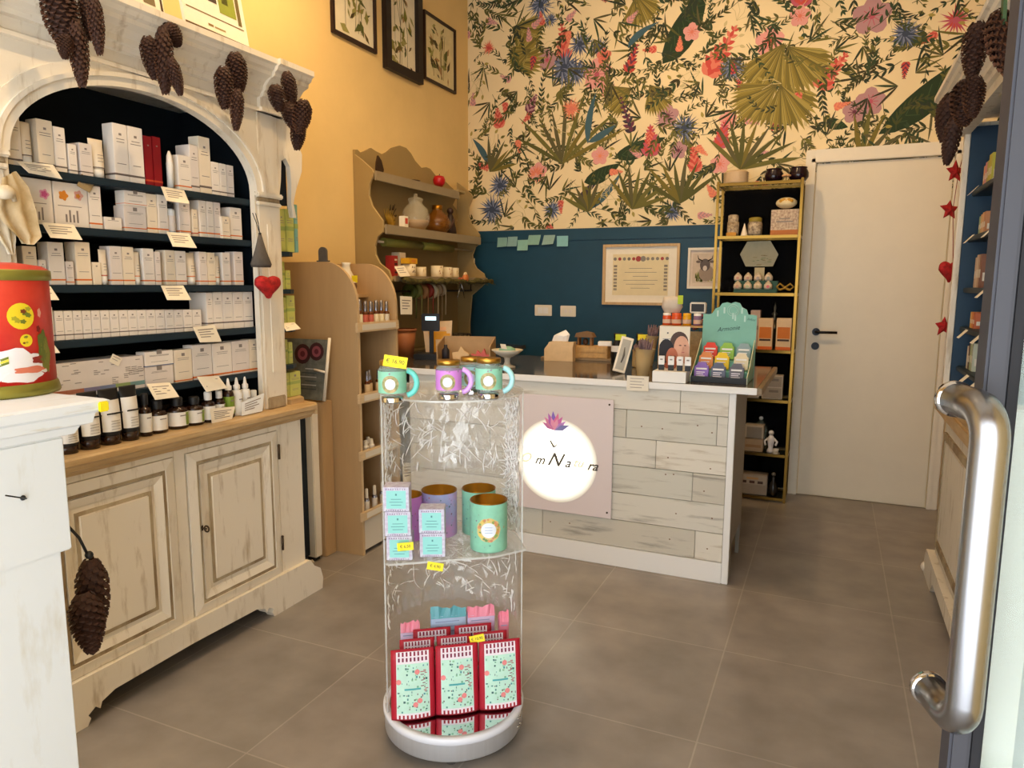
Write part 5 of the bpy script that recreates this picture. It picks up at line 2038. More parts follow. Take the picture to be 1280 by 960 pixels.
# objects on the upper shelf of the unit
mat('vase_white', '#e6dcc8', .35)
mat('vase_brown', '#6f4520', .3)
p = Vector((BSX - .21, 3.10, 1.3256))
t = thing('diffuser', 'white and brown flask-shaped diffuser with a yellow tag on the beige shelf', 'diffuser', p)
b = B()
b.lathe([(0, 0), (.03, 0), (.05, .02), (.055, .045), (.052, .06)], 'vase_brown', 24)
b.build('base', t)
b = B()
b.lathe([(.052, .06), (.045, .085), (.024, .125), (.020, .15), (.026, .165), (.022, .165), (0, .16)], 'vase_white', 24)
b.build('flask', t)
b = B()
b.box((.048, -.02, .062), (.050, .028, .098), 'yellow_tag')
b.build('label', t)
b = B()
b.box((-.03, -.045, 0), (.03, .045, .15), paint('#24303a'), .002)
b.box((.0305, -.02, .05), (.031, .02, .10), paint('#3f6a7a'))
tag(b.build('dark_carton', loc=(BSX - .28, 2.99, 1.3256), rot=R(-30)), 'dark blue carton on the beige shelf beside the flask diffuser', 'box')
b = B()
b.box((-.03, -.035, 0), (.03, .035, .14), paint('#7a4a38'), .002)
tag(b.build('brown_carton', loc=(BSX - .34, 3.07, 1.3256), rot=R(-30)), 'reddish brown carton on the beige shelf behind the flask diffuser', 'box')
t = thing('arched_ornament', 'small grey arched ornament standing on the round-topped side of the beige shelf', 'ornament', atY(404, 325, YN + .009))
t.location.z = 1.4885
b = B()
b.box((-.035, -.008, 0), (.035, .008, .006), 'felt_grey')
b.build('base', t)
b = B()
b.prism([(-.024, .006), (.024, .006), (.024, .05)] + [(.024 * math.cos(PI * k / 8), .05 + .022 * math.sin(PI * k / 8)) for k in range(1, 8)] + [(-.024, .05)], -.006, .006, 'felt_grey', 'xz')
b.build('arch', t)

# between the hutch and the shelf: white folded board and a leaning print
t = thing('folded_board', 'white board with a dark back standing between the hutch and the beige shelf', 'board', (-2.42, 2.735, 0))
b = B()
b.box((-.14, .0, .02), (.135, .05, .80), 'frame_white', .004)
b.build('white_leaf', t)
b = B()
b.box((-.14, -.045, .03), (.10, -.001, .79), 'navy_inside', .003)
b.build('dark_leaf', t)
for s_ in (-.1, .1):
    b = B()
    b.box((s_ - .02, .004, 0), (s_ + .02, .046, .02), 'dark')
    b.build('foot', t)
mat('print_grey2', '#6d6f66', .7, var=.3, scale=25)
t = thing('leaning_print', 'leaning magazine print with two dark red rounds behind the green cartons', 'poster', (-2.40, 2.80, .81))
t.rotation_euler = (R(-6), 0, 0)
b = B()
b.box((-.13, 0, 0), (.15, .006, .30), 'print_grey2')
for k, (x, z, r_) in enumerate(((.0, .225, .05), (.085, .24, .045))):
    for rr, m in ((1, paint('#3a1820')), (.62, paint('#8a4a55')), (.3, paint('#5a2030'))):
        b.flat([(x + r_ * rr * math.cos(2 * PI * i / 16), -.0006 - .0004 * (1 - rr), z + r_ * rr * math.sin(2 * PI * i / 16)) for i in range(16)], m)
for k in range(6):
    b.box((-.02 + .02 * (k % 3), -.001, .05 + .02 * k), (.09, 0, .055 + .02 * k), paint('#b9b9b2' if k % 2 else '#3f4a4c'))
b.build('sheet', t)
b = B()
b.tube([(.15, -.01, 0), (.165, -.004, .31)], .008, 'frame_white', 8)
b.tube([(.155, -.008, .14), (.08, -.006, .15)], .006, 'frame_white', 8)
b.build('easel_rail', t)
b = B()
b.tube([(.12, .015, -.0), (.13, .02, .30)], .006, 'frame_white', 8)
b.build('easel_leg', t)
b = B()
b.box((-.2, -.040, 0), (.12, .045, .80), 'beige_lam', .004)
tag(b.build('low_pedestal', loc=(-2.40, 2.845, 0)), 'beige pedestal under the leaning print behind the hutch', 'pedestal')

# ------------------------------------------------------------------ scalloped wall shelf
mat('putty', '#9c8455', .6, var=.05, scale=5)
mat('putty_light', '#b29a6a', .6, var=.05, scale=5)
mat('rail_grey', '#9a8a6e', .6, var=.06, scale=6)
ws = thing('scalloped_shelf', 'putty-coloured wall shelf with a scalloped top in the far corner', 'wall shelf', (WL + .01, 4.2, 1.0))
XB = WL + .002
out = [(443, 187), (447, 187), (451, 191), (456, 189), (464, 185), (470, 189), (478, 193), (484, 190), (490, 185), (500, 182), (508, 185), (514, 192), (519, 201), (527, 210), (533, 209), (538, 211), (545, 220), (550, 220), (556, 226), (563, 233), (569, 238), (571, 243), (569, 250), (566, 256), (572, 264), (571, 276), (574, 288), (573, 300)]
poly = [(atX(x, y, XB + .012).y, atX(x, y, XB + .012).z) for x, y in out]
poly = [(poly[0][0], .945)] + poly + [(4.85, .945)]
b = W(ws)
b.prism(list(reversed(poly)), XB, XB + .012, 'putty', 'yz')
b.build('back_panel', ws)


def bracket(y0):
    pr = [(2.13, .0), (2.10, .045), (2.04, .118), (2.02, .128), (1.99, .118), (1.95, .098), (1.89, .092), (1.83, .115), (1.77, .165), (1.745, .185), (1.68, .185), (1.655, .15), (1.60, .128), (1.55, .13), (1.50, .16), (1.46, .22), (1.40, .24), (1.36, .20), (1.30, .12), (1.1, .10), (.945, .10)]
    return [(XB + .012 + d, z) for z, d in pr] + [(XB + .012, .945)]


for y0 in (3.575, 4.83):
    b = W(ws)
    b.prism(list(reversed(bracket(y0))), y0, y0 + .018, 'putty', 'xz', 'putty_light')
    b.build('bracket_side', ws)
WS = [(2.03, .125, 4.62), (1.722, .19, 4.83), (1.425, .245, 4.83)]
for z, d, y1 in WS:
    b = W(ws)
    b.box((XB + .012, 3.593, z - .016), (XB + .012 + d, y1, z), 'putty_light')
    b.build('shelf', ws)
    b = W(ws)
    hh = .052 if z > 1.5 else .03
    b.box((XB + .010 + d, 3.593, z - hh), (XB + .022 + d, y1, z + .004), 'rail_grey', .003)
    b.build('shelf_rail', ws)
b = W(ws)
b.prism([(XB + .012, 4.60), (XB + .15, 4.60), (XB + .14, 4.72), (XB + .012, 4.80)], 2.03, 2.046, 'putty_light', 'xy')
b.build('corner_ledge', ws)


def wpt(px, py, d):
    return atX(px, py, XB + d)


def on_ws(px, k, d):
    p = atX(px, 300, XB + d)
    return Vector((XB + d, p.y, WS[k][0] + .0006))


mat('jar_glass', '#e6ddc0', .05, alpha=.28, spec=.9)
mat('amber_glass', '#7a4a12', .08, alpha=.75, spec=.8)
mat('dried_brown', '#5a3a1e', .9, col2='#8a6a34', scale=60)
mat('apple_red', '#b3141c', .35)
p = on_ws(520, 1, .122)
t = thing('glass_jar', 'large round clear glass jar on the middle board of the wall shelf', 'jar', p)
t.scale = (.92, .92, .86)
b = B()
b.lathe([(0, .002), (.06, .002), (.095, .05), (.10, .10), (.085, .16), (.05, .195), (.045, .21), (.055, .225)], 'jar_glass', 30)
b.build('jar_body', t)
b = B()
b.lathe([(0, .005), (.058, .005), (.088, .05), (.09, .075), (0, .08)], paint('#a9824f'), 24)
b.build('contents', t)
b = B()
b.lathe([(.052, .225), (.056, .235), (.03, .245), (.012, .25), (.016, .27), (0, .275)], 'jar_glass', 20)
b.build('lid', t)
p = on_ws(547, 1, .112)
t = thing('amber_jar', 'rounded amber jar of dried herbs on the middle board of the wall shelf', 'jar', p)
b = B()
b.lathe([(0, .002), (.055, .002), (.09, .04), (.092, .075), (.07, .12), (.035, .15), (.033, .165)], 'amber_glass', 28)
b.build('jar_body', t)
b = B()
b.lathe([(0, .004), (.05, .004), (.083, .04), (.085, .07), (0, .085)], 'dried_brown', 24)
b.build('contents', t)
b = B()
b.lathe([(.036, .165), (.038, .19), (0, .195)], 'tin_gold', 20)
b.build('lid', t)
p = on_ws(505, 1, .17)
b = B()
b.box((-.02, -.022, 0), (.02, .022, .072), 'paper', .001)
b.box((.0202, -.015, .025), (.0206, .015, .06), paint('#c8492f'))
tag(b.build('small_carton', loc=p), 'small white carton with a red square on the middle board of the wall shelf', 'box')
p = on_ws(563, 1, .12)
t = thing('dark_figurine', 'dark brown figurine at the far end of the middle wall shelf board', 'figurine', p)
b = B()
b.lathe([(0, 0), (.045, 0), (.04, .05), (.028, .10), (.022, .13), (.012, .15), (0, .152)], paint('#2c1c16'), 14)
b.build('robe', t)
b = B()
b.ball((0, 0, .168), .024, paint('#3a241a'), 12, 8)
b.build('head', t)
b = B()
b.tube([(.02, -.04, .04), (.035, -.02, .09), (.02, .01, .11)], .010, paint('#4a3024'), 8)
b.build('arm', t)
p = on_ws(486, 1, .05)
p.z += .008
t = thing('pressed_leaf', 'yellow fern frond propped behind the middle board of the wall shelf', 'leaf', p)
b = B()
for k in range(9):
    a = R(120 - 12 * k)
    L_ = .13 - .006 * k
    dx, dz = math.cos(a) * L_, math.sin(a) * L_
    b.tube([(0, .01, .0), (.0, .01 + dx * .5, dz * .5), (.004, .01 + dx, dz)], [.004, .007, .001], paint('#9c7a1e'), 6)
b.build('frond', t)
p = on_ws(482, 1, .03)
t = thing('dried_sprig', 'dark dried sprig fixed above the yellow frond on the wall shelf', 'sprig', (XB + .03, atX(489, 265, XB + .03).y, atX(489, 272, XB + .03).z))
b = B()
q = random.Random(3)
b.tube([(0, -.06, -.03), (0, 0, .0), (.004, .05, .06)], .003, paint('#4a3414'), 6)
for k in range(12):
    y, z = q.uniform(-.05, .05), q.uniform(-.03, .06)
    b.tube([(0, y, z), (.006, y + q.uniform(-.03, .03), z + q.uniform(.0, .04))], [.005, .002], paint('#4a3414'), 5)
b.build('twig', t)
t = thing('red_apple', 'red apple ornament on the corner ledge of the wall shelf', 'ornament', (XB + .09, atX(549, 236, XB + .09).y, 2.0466))
b = B()
b.lathe([(0, .006), (.022, .0), (.040, .022), (.043, .045), (.034, .068), (.014, .074), (0, .066)], 'apple_red', 22)
b.build('fruit', t)
b = B()
b.tube([(0, 0, .066), (.004, .0, .085)], .003, paint('#3a2412'), 6)
b.build('stem', t)
t = thing('leaf_finial', 'dark leaf-shaped ornament standing on the upper board of the wall shelf', 'ornament', (XB + .08, atX(474, 216, XB + .08).y, 2.0306))
b = B()
b.prism([(-.03, 0), (.03, 0), (.042, .035), (.02, .085), (-.012, .11), (-.028, .07), (-.034, .03)], -.006, .006, paint('#33200f'), 'yz')
b.build('leaf_blade', t)
b = B()
b.box((-.015, -.03, -.0), (.015, .03, .003), paint('#33200f'))
b.build('base', t)
t = thing('flat_dish', 'small dark dish lying on the upper board of the wall shelf', 'dish', (XB + .08, atX(515, 226, XB + .08).y, 2.0306))
b = B()
b.lathe([(0, 0), (.04, 0), (.055, .014), (.05, .014), (.036, .005), (0, .005)], paint('#3d2714'), 20)
b.build('dish_body', t)
# rod with olive rolls under the middle board
t = thing('paper_roll', 'olive paper roll on a rod under the middle board of the wall shelf', 'paper roll', (XB + .15, 4.2, 1.628))
b = B()
b.cyl((0, -.55, 0), .026, .42, paint('#6f6d2c'), 18, 'y')
b.cyl((0, -.11, 0), .026, .40, paint('#77742f'), 18, 'y')
b.build('roll', t)
b = B()
b.cyl((0, -.60, 0), .007, 1.21, paint('#b9a68a'), 10, 'y')
b.build('rod', t)
# goods on the lower board
mat('mug_cream', '#e0d0ae', .4)


def mug(px, d, r_, h_, label, deco='#7a5a3a', k=2):
    p = on_ws(px, k, d)
    t = thing('mug', label, 'mug', p, R(20), 'mugs on the lower board of the wall shelf')
    b = B()
    b.lathe([(0, 0), (r_ * .85, 0), (r_, h_ * .1), (r_, h_), (r_ - .004, h_), (r_ - .005, .006), (0, .006)], 'mug_cream', 20)
    q = random.Random(int(px))
    for i in range(7):
        a, z = q.uniform(-1.0, 1.0), q.uniform(.25, .8) * h_
        b.flat([((r_ + .0006) * math.cos(a - .12), (r_ + .0006) * math.sin(a - .12), z), ((r_ + .0006) * math.cos(a + .12), (r_ + .0006) * math.sin(a + .12), z + .003), ((r_ + .0006) * math.cos(a), (r_ + .0006) * math.sin(a), z + .014)], paint(deco))
    b.build('cup', t)
    b = B()
    b.tube([(0, r_ * .95 + .0 + (.022 * math.sin(R(180 * i / 8))), h_ * (.2 + .6 * i / 8)) for i in range(9)], .0045, 'mug_cream', 8)
    b.build('handle', t)


mug(511, .19, .042, .078, 'cream mug with a dark animal motif under the yellow box on the wall shelf', '#5a3a24')
mug(526, .17, .034, .065, 'small plain cream mug on the wall shelf, right of the animal mug', '#c9b48a')
mug(546, .18, .042, .078, 'cream spotted mug on the wall shelf, left of two smaller mugs', '#9a6a4a')
mug(559, .17, .034, .072, 'cream mug with red spots on the wall shelf, middle of three', '#a8503a')
mug(568, .16, .030, .070, 'plain cream mug at the far end of the wall shelf', '#b89a6a')
for k, (px, d, w_, h_, col, lb) in enumerate(((489, .16, .022, .125, '#a02a22', 'red and white tall carton on the lower wall shelf board'), (498, .12, .034, .150, '#ded2b6', 'tall cream carton behind the red one on the lower wall shelf board'))):
    p = on_ws(px, 2, d)
    b = B()
    b.box((-.03, -w_, 0), (.03, w_, h_), paint(col), .001)
    if k == 0:
        for i in range(4):
            b.box((.0302, -w_ * .6, .02 + .025 * i), (.0306, w_ * .6, .03 + .025 * i), paint('#e6d8c0' if i % 2 else '#2a1a18'))
    tag(b.build('tall_carton', loc=p), lb, 'box')
p = on_ws(511, 2, .19)
b = B()
b.box((-.03, -.05, 0), (.03, .05, .035), paint('#e2a81e'), .002)
b.box((.0302, -.02, .008), (.0306, .03, .028), paint('#d98a2a'))
tag(b.build('yellow_box', loc=p + Vector((0, 0, .0795))), 'yellow box lying on the animal mug of the wall shelf', 'box')
card(((493, 333), (505, 332), (513, 345), (500, 346)), XB + .26, XB + .30, 'white price card hooked on the lower wall shelf board', lines=3, group=None)
# moss garland under the rail, tapes and ribbons below it
mat('moss', '#3f3a1c', .95, col2='#6a5f2c', scale=40)
t = thing('moss_garland', 'dark green moss garland along the lower rail of the wall shelf', 'garland', (XB + .297, 4.2, 1.40))
b = B()
q = random.Random(8)
pts = [(q.uniform(-.004, .006), -.56 + 1.2 * i / 24, q.uniform(-.008, .008)) for i in range(25)]
b.tube(pts, [.016 + q.uniform(-.005, .006) for _ in pts], 'moss', 8)
for k in range(90):
    y = q.uniform(-.56, .64)
    b.tube([(0, y, 0), (q.uniform(.005, .03), y + q.uniform(-.03, .03), q.uniform(-.03, .012))], [.004, .001], 'moss', 4)
b.build('strand', t)
for k, (px, col, nm, r_) in enumerate(((512, '#5f6a28', 'olive', .052), (520, '#8a8a44', 'pale olive', .046), (527, '#b07a4a', 'tan', .052), (534, '#a83a2a', 'red', .048), (540, '#d9c8a4', 'cream', .050), (546, '#a88a6a', 'beige', .044), (551, '#c9b494', 'pale', .042))):
    p = wpt(px, 362, .14)
    t = thing('ribbon_reel', '%s ribbon reel hanging under the wall shelf' % nm, 'ribbon reel', (XB + .14, p.y, 1.385 - r_))
    tag(t, group='ribbon reels under the wall shelf')
    b = B()
    b.lathe([(.014, -.012), (r_, -.012), (r_, .012), (.014, .012), (.014, -.012)], paint(col), 24, axis='y')
    b.build('reel', t)
    b = B()
    b.tube([(r_ * .95, 0, 0), (r_ * .9, .004, -.06), (r_ * 1.0, -.006, -.12 - .02 * (k % 3)), (r_ * .8, .006, -.17 - .03 * (k % 3))], .0035, paint(col), 6)
    b.build('loose_end', t)
t = thing('reel_rod', 'thin rod carrying the ribbon reels under the wall shelf', 'rod', (XB + .14, 4.24, 1.385))
b = B()
b.cyl((0, -.63, -.05), .006, 1.2, 'key_iron', 10, 'y')
b.build('rod_bar', t)
for yy in (-.62, .56):
    b = B()
    b.tube([(0, yy, -.05), (0, yy, .02)], .004, 'key_iron', 6)
    b.build('hook', t)
t = thing('scissors', 'steel scissors hanging open at the far end of the wall shelf', 'scissors', (XB + .29, atX(576, 360, XB + .29).y, 1.385))
b = B()
b.tube([(0, .0, 0), (0, -.03, -.06), (0, -.055, -.10)], [.004, .004, .001], 'steel', 6)
b.build('blade', t)
b = B()
b.tube([(.003, .0, 0), (.003, .03, -.05), (.003, .045, -.10)], [.004, .004, .001], 'steel', 6)
b.build('blade', t)
for s_ in (-1, 1):
    b = B()
    b.tube([(0, s_ * .018 + .013 * math.cos(2 * PI * i / 12), .022 + .018 * math.sin(2 * PI * i / 12)) for i in range(12)], .0035, paint('#c8643a'), 6, closed=True)
    b.build('finger_ring', t)
t = thing('orange_pouch', 'small orange and cream pouch hanging above the scissors', 'pouch', (XB + .30, atX(582, 350, XB + .30).y, atX(582, 348, XB + .30).z))
b = B()
b.ball((0, 0, 0), .034, paint('#cf7a3e'), 14, 8, (.5, 1, 1))
b.build('pouch_body', t)
b = B()
b.ball((0, -.002, .026), .022, paint('#e2c49a'), 12, 8, (.5, 1, .8))
b.build('pouch_flap', t)

# ------------------------------------------------------------------ framed botanical prints on the left wall
mat('frame_black', '#1c1210', .4)
mat('frame_brown', '#2c1812', .45)
mat('print_paper', '#efe4c6', .8, var=.05, scale=12)
mat('print_paper2', '#e2d3a2', .8, var=.08, scale=12)


def framed(y0, y1, z0, z1, fw_, dep_, label, seed, fm, pm):
    t = thing('framed_print', label, 'picture', (WL + .001, (y0 + y1) / 2, z0), group=None)
    h_, w_ = z1 - z0, (y1 - y0) / 2
    b = B()
    ring(b, -w_, w_, 0, h_, fw_, 0, dep_, fm)
    b.build('frame', t)
    b = B()
    b.box((0.001, -w_ + fw_ * .8, fw_ * .8), (.004, w_ - fw_ * .8, h_ - fw_ * .8), pm)
    q = random.Random(seed)
    cols = ['#7a7a2e', '#5a5f2a', '#8f8a44', '#a09a58', '#6a5a2c', '#b08a5a', '#4a3f22']
    for k in range(34):
        y, z = q.uniform(-w_ * .62, w_ * .62), q.uniform(h_ * .1, h_ * .88)
        a = q.uniform(0, 2 * PI)
        L_ = q.uniform(.04, .10)
        wd = L_ * q.uniform(.25, .5)
        ca, sa = math.cos(a), math.sin(a)
        P = lambda u, v: (.0052 + k * .00004, y + u * ca - v * sa, z + u * sa + v * ca)
        b.flat([P(-L_ / 2, 0), P(-L_ * .1, wd / 2), P(L_ / 2, 0), P(-L_ * .1, -wd / 2)], paint(q.choice(cols)))
    for k in range(5):
        y = q.uniform(-w_ * .4, w_ * .4)
        pts = [(.0047, y, h_ * .12), (.0047, y + q.uniform(-.02, .02), h_ * .45), (.0047, y + q.uniform(-.06, .06), h_ * .8)]
        b.tube(pts, .0012, paint('#6a5a2c'), 5)
    b.build('printed_sheet', t)


framed(3.405, 3.825, 2.755, 3.30, .020, .018, 'thin dark framed botanical print, left of three on the yellow wall', 3, 'frame_brown', 'print_paper')
framed(3.905, 4.335, 2.700, 3.30, .055, .034, 'thick black framed botanical print in the middle of three on the yellow wall', 4, 'frame_black', 'print_paper')
framed(4.385, 4.825, 2.755, 3.195, .016, .018, 'thin dark framed plant print nearest the flowered wall', 5, 'frame_brown', 'print_paper2')

# display boards on top of the hutch
ZC = 2.2335


def top_board(pl_, pr_, lean, h_, label, parts_):
    A, C_ = atZ(*pl_, ZC), atZ(*pr_, ZC)
    L_ = (C_ - A).length
    ang = math.atan2(C_.y - A.y, C_.x - A.x)
    t = thing('display_board', label, 'board', A)
    t.rotation_euler = (0, 0, ang)
    b = B()
    ln = math.tan(R(lean)) * h_
    b.add([(0, 0, 0), (L_, 0, 0), (L_, ln, h_), (0, ln, h_), (0, .012, 0), (L_, .012, 0), (L_, ln + .012, h_), (0, ln + .012, h_)], [(0, 1, 2, 3), (7, 6, 5, 4), (0, 4, 5, 1), (1, 5, 6, 2), (2, 6, 7, 3), (3, 7, 4, 0)], 'paper')
    for u0, u1, v0, v1, m in parts_:
        P = lambda u, v: (u * L_, v * ln - .0008, v * h_)
        b.flat([P(u0, v0), P(u1, v0), P(u1, v1), P(u0, v1)], m)
    b.build('panel', t)
    b = B()
    b.tube([(L_ * .5, ln * .9 + .012, h_ * .85), (L_ * .5, ln + .11, .002)], .005, paint('#a9987a'), 6)
    b.build('strut', t)


top_board((233, 32), (313, 66), 10, .42, 'cream display board with a brown band and green picture on top of the hutch', ((.0, 1, .015, .05, paint('#5a4018')), (.05, .95, .17, .18, paint('#7a6038')), (.35, .43, .085, .105, paint('#8a7040')), (.45, .62, .085, .1, paint('#a08a5a')), (.25, .55, .30, .9, paint('#3a2a1c')), (.58, .85, .24, .9, paint('#8f9a2c')), (.64, .74, .33, .5, paint('#5a5a20')), (.87, .93, .2, .9, paint('#6a5a28'))))
top_board((128, -12), (207, 22), 10, .34, 'cream framed display board left of the banded one on top of the hutch', ((.02, .98, .0, .02, paint('#4a3418')), (.94, .98, .02, .9, paint('#4a3418')), (.1, .6, .09, .11, paint('#9a8a5a')), (.65, .85, .06, .5, paint('#7a6a48'))))
# ------------------------------------------------------------------ counter
for i, c in enumerate(('#d6d1c4', '#cdcabd', '#ddd7c9', '#c9c3b4')):
    mat('plank_%d' % i, c, .6, col2=('#9d978a', '#a8a294', '#b5a78f', '#9a9488')[i], scale=3.4, stretch=(1.0, 6, 9), lo=.26 + .02 * i, hi=.46, bump=.2)
mat('counter_top', '#4f4a46', .10, var=.06, scale=6)
mat('edge_white', '#e8e6e2', .4)
mat('side_grey', '#8f8a82', .55, var=.05, scale=5)
mat('end_wood', '#8a7456', .5, var=.25, scale=8, stretch=(8, 1, 8))
CY = 3.313
CX1 = -.372
counter = thing('counter', 'shop counter with pale distressed planks and a dark glossy top', 'counter', (-1.2, 3.7, 0))
b = W(counter)
rows = [.905, .79, .652, .515, .377, .237, .10]
seams = [[-.62], [-.98, -.873, -.45], [-.726, -1.6], [-.947, -.55], [-.95, -1.45], [-.528, -1.3], [-1.0]]
x0, x1 = -2.09, CX1 - .03
q = random.Random(5)
for k in range(6):
    xs = [x0] + sorted(s_ for s_ in seams[k] if x0 < s_ < x1) + [x1]
    for a_, c_ in zip(xs, xs[1:]):
        b.box((a_ + .0012, CY, rows[k + 1] + .0015), (c_ - .0012, CY + .014, rows[k] - .0015), 'plank_%d' % q.randint(0, 3), .0015)
for px, py in ((802, 533), (828, 536), (872, 532), (890, 541), (835, 572), (832, 593), (842, 593), (880, 614), (888, 586), (845, 642), (890, 648), (688, 652), (712, 654), (884, 686), (837, 674)):
    p = atY(px, py, CY)
    r_ = .004
    b.flat([(p.x + r_ * math.cos(2 * PI * i / 8), CY - .0004, p.z + r_ * .8 * math.sin(2 * PI * i / 8)) for i in range(8)], 'vase_brown')
b.build('plank_front', counter)
b = W(counter)
b.box((x0, CY - .006, 0), (x1, CY + .014, .0985), 'edge_white', .002)
b.build('plinth', counter)
b = W(counter)
b.box((x1 + .0008, CY - .004, 0), (CX1, CY + .02, .905), 'edge_white', .002)
b.build('corner_post', counter)
b = W(counter)
b.box((CX1 - .02, CY + .022, .16), (CX1 - .002, 3.80, .905), 'side_grey')
b.box((CX1 - .02, CY + .022, 0), (CX1 - .002, CY + .10, .16), 'side_grey')
b.box((CX1 - .02, 3.75, 0), (CX1 - .002, 3.80, .16), 'side_grey')
b.build('side_panel', counter)
b = W(counter)
b.box((x0, CY + .016, .02), (x1, CY + .03, .904), 'side_grey')
b.box((x0, CY + .03, .02), (x0 + .02, 4.1, .904), 'side_grey')
b.build('carcass', counter)
CT = .931
b = W(counter)
b.box((-2.09, CY - .018, .906), (-.285, 4.22, CT), 'counter_top')
b.build('top_slab', counter)
b = W(counter)
b.box((-2.09, CY - .030, .902), (-.283, CY - .0185, CT + .001), 'edge_white', .002)
b.build('front_edge', counter)
b = W(counter)
b.box((-.2835, CY - .028, .900), (-.262, 4.22, CT + .001), 'end_wood', .002)
b.build('end_edge', counter)
b = W(counter)
b.box((-2.59, 3.30, .906), (-2.092, 4.95, CT), 'counter_top')
b.box((-2.59, 3.32, 0), (-2.57, 4.93, .905), 'side_grey')
b.build('return_slab', counter)

# logo sign with its lit disc
mat('sign_face', '#ddd0cf', .5)
sg = thing('logo_sign', 'pinkish white logo panel with a lit round centre on the counter front', 'sign', (-1.215, CY - .012, .242))
b = B()
b.box((-.282, -.006, 0), (.282, 0, .592), 'sign_face', .002)
b.build('panel', sg)
m = bpy.data.materials.new('lit_disc')
m.use_nodes = True
nt = m.node_tree
bs = nt.nodes['Principled BSDF']
bs.inputs['Base Color'].default_value = (.85, .82, .76, 1)
tc = nt.nodes.new('ShaderNodeTexCoord')
vm = nt.nodes.new('ShaderNodeVectorMath')
vm.operation = 'LENGTH'
rp = nt.nodes.new('ShaderNodeValToRGB')
rp.color_ramp.elements[0].position = .135
rp.color_ramp.elements[0].color = (1, 1, 1, 1)
rp.color_ramp.elements[1].position = .215
rp.color_ramp.elements[1].color = (0, 0, 0, 1)
nt.links.new(tc.outputs['Object'], vm.inputs[0])
nt.links.new(vm.outputs['Value'], rp.inputs[0])
mu = nt.nodes.new('ShaderNodeMath')
mu.operation = 'MULTIPLY'
mu.inputs[1].default_value = 2.2
nt.links.new(rp.outputs[0], mu.inputs[0])
nt.links.new(mu.outputs[0], bs.inputs['Emission Strength'])
bs.inputs['Emission Color'].default_value = (1, .93, .74, 1)
M['lit_disc'] = m
b = B()
b.lathe([(0, 0), (.215, 0)], 'lit_disc', 64, axis='y')
dc = atY(695, 576, CY - .02)
b.build('lit_disc', sg, loc=(dc.x - sg.location.x, -.0068, dc.z - sg.location.z))
mat('logo_grey', '#6f6a62', .6)
mat('logo_washed_out', '#b9b48e', .6, emit='#efe8c0', es=.55)  # letters bleached by the disc: glare put in as pale colour and emission
mat('logo_dark', '#55504a', .6)
Xt = lambda px, py, off: Matrix.Translation(Vector((atY(px, py, CY - .02).x - sg.location.x, -.0078 - off, atY(px, py, CY - .02).z - sg.location.z))) @ Matrix.Rotation(PI / 2, 4, 'X')
b = B()
b.text('O', .07, 'logo_washed_out', Xt(656, 572, .0), .45)
b.text('m', .068, 'logo_dark', Xt(674, 575, .0), .45)
b.text('N', .095, 'logo_dark', Xt(692, 575, .0), .5)
b.text('a', .068, 'logo_dark', Xt(709, 579, .0), .45)
b.text('tu', .062, 'logo_washed_out', Xt(722, 579, .0), .45)
b.text('ra', .066, 'logo_dark', Xt(740, 583, .0), .45)
c0 = Vector((atY(693, 556, CY - .02).x - sg.location.x, -.0082, atY(693, 556, CY - .02).z - sg.location.z))
b.flat([c0 + Vector(v) for v in ((-.028, 0, .022), (-.018, 0, .02), (0, 0, -.006), (.022, 0, .012), (.026, 0, .018), (.004, 0, -.012), (-.008, 0, -.014))], 'logo_grey')
b.build('lettering', sg)
b = B()
fc = Vector((atY(693, 538, CY - .02).x - sg.location.x, 0, atY(693, 538, CY - .02).z - sg.location.z))
for k, (a, L_, col) in enumerate(((150, .075, '#d07ab4'), (130, .085, '#e08ab0'), (112, .092, '#c06ac0'), (95, .098, '#8a6ac8'), (78, .092, '#e87aa8'), (60, .085, '#d872b8'), (40, .078, '#c890d8'), (22, .085, '#8a8ac8'), (105, .07, '#f0a0c0'), (75, .068, '#f2a8c4'))):
    d = Vector((math.cos(R(a)), 0, math.sin(R(a))))
    n_ = Vector((-d.z, 0, d.x))
    y = -.0080 - .0002 * k
    pts = [fc, fc + d * L_ * .5 + n_ * L_ * .17, fc + d * L_, fc + d * L_ * .5 - n_ * L_ * .17]
    b.flat([(p.x, y, p.z) for p in pts], paint(col))
b.build('lotus_flower', sg)
for sx, sz in ((.262, .568), (.262, .03), (-.262, .568), (-.262, .03)):
    b = B()
    b.cyl((sx, -.009, sz), .005, .003, 'key_iron', 10, 'y')
    b.build('screw', sg)


def ct(px, py):
    p = atZ(px, py, CT + .0006)
    return p


# price card taped on the front edge
p = atY(797, 479, CY - .036)
t = thing('edge_card', 'white handwritten card taped over the front edge of the counter', 'price card', p)
b = B()
b.box((-.052, 0, -.036), (.052, .0012, .034), 'frame_white')
for k in range(4):
    b.box((-.036, -.0006, .02 - .014 * k), (.03 - .01 * (k % 2), 0, .0225 - .014 * k), 'print_grey')
b.build('card_sheet', t)

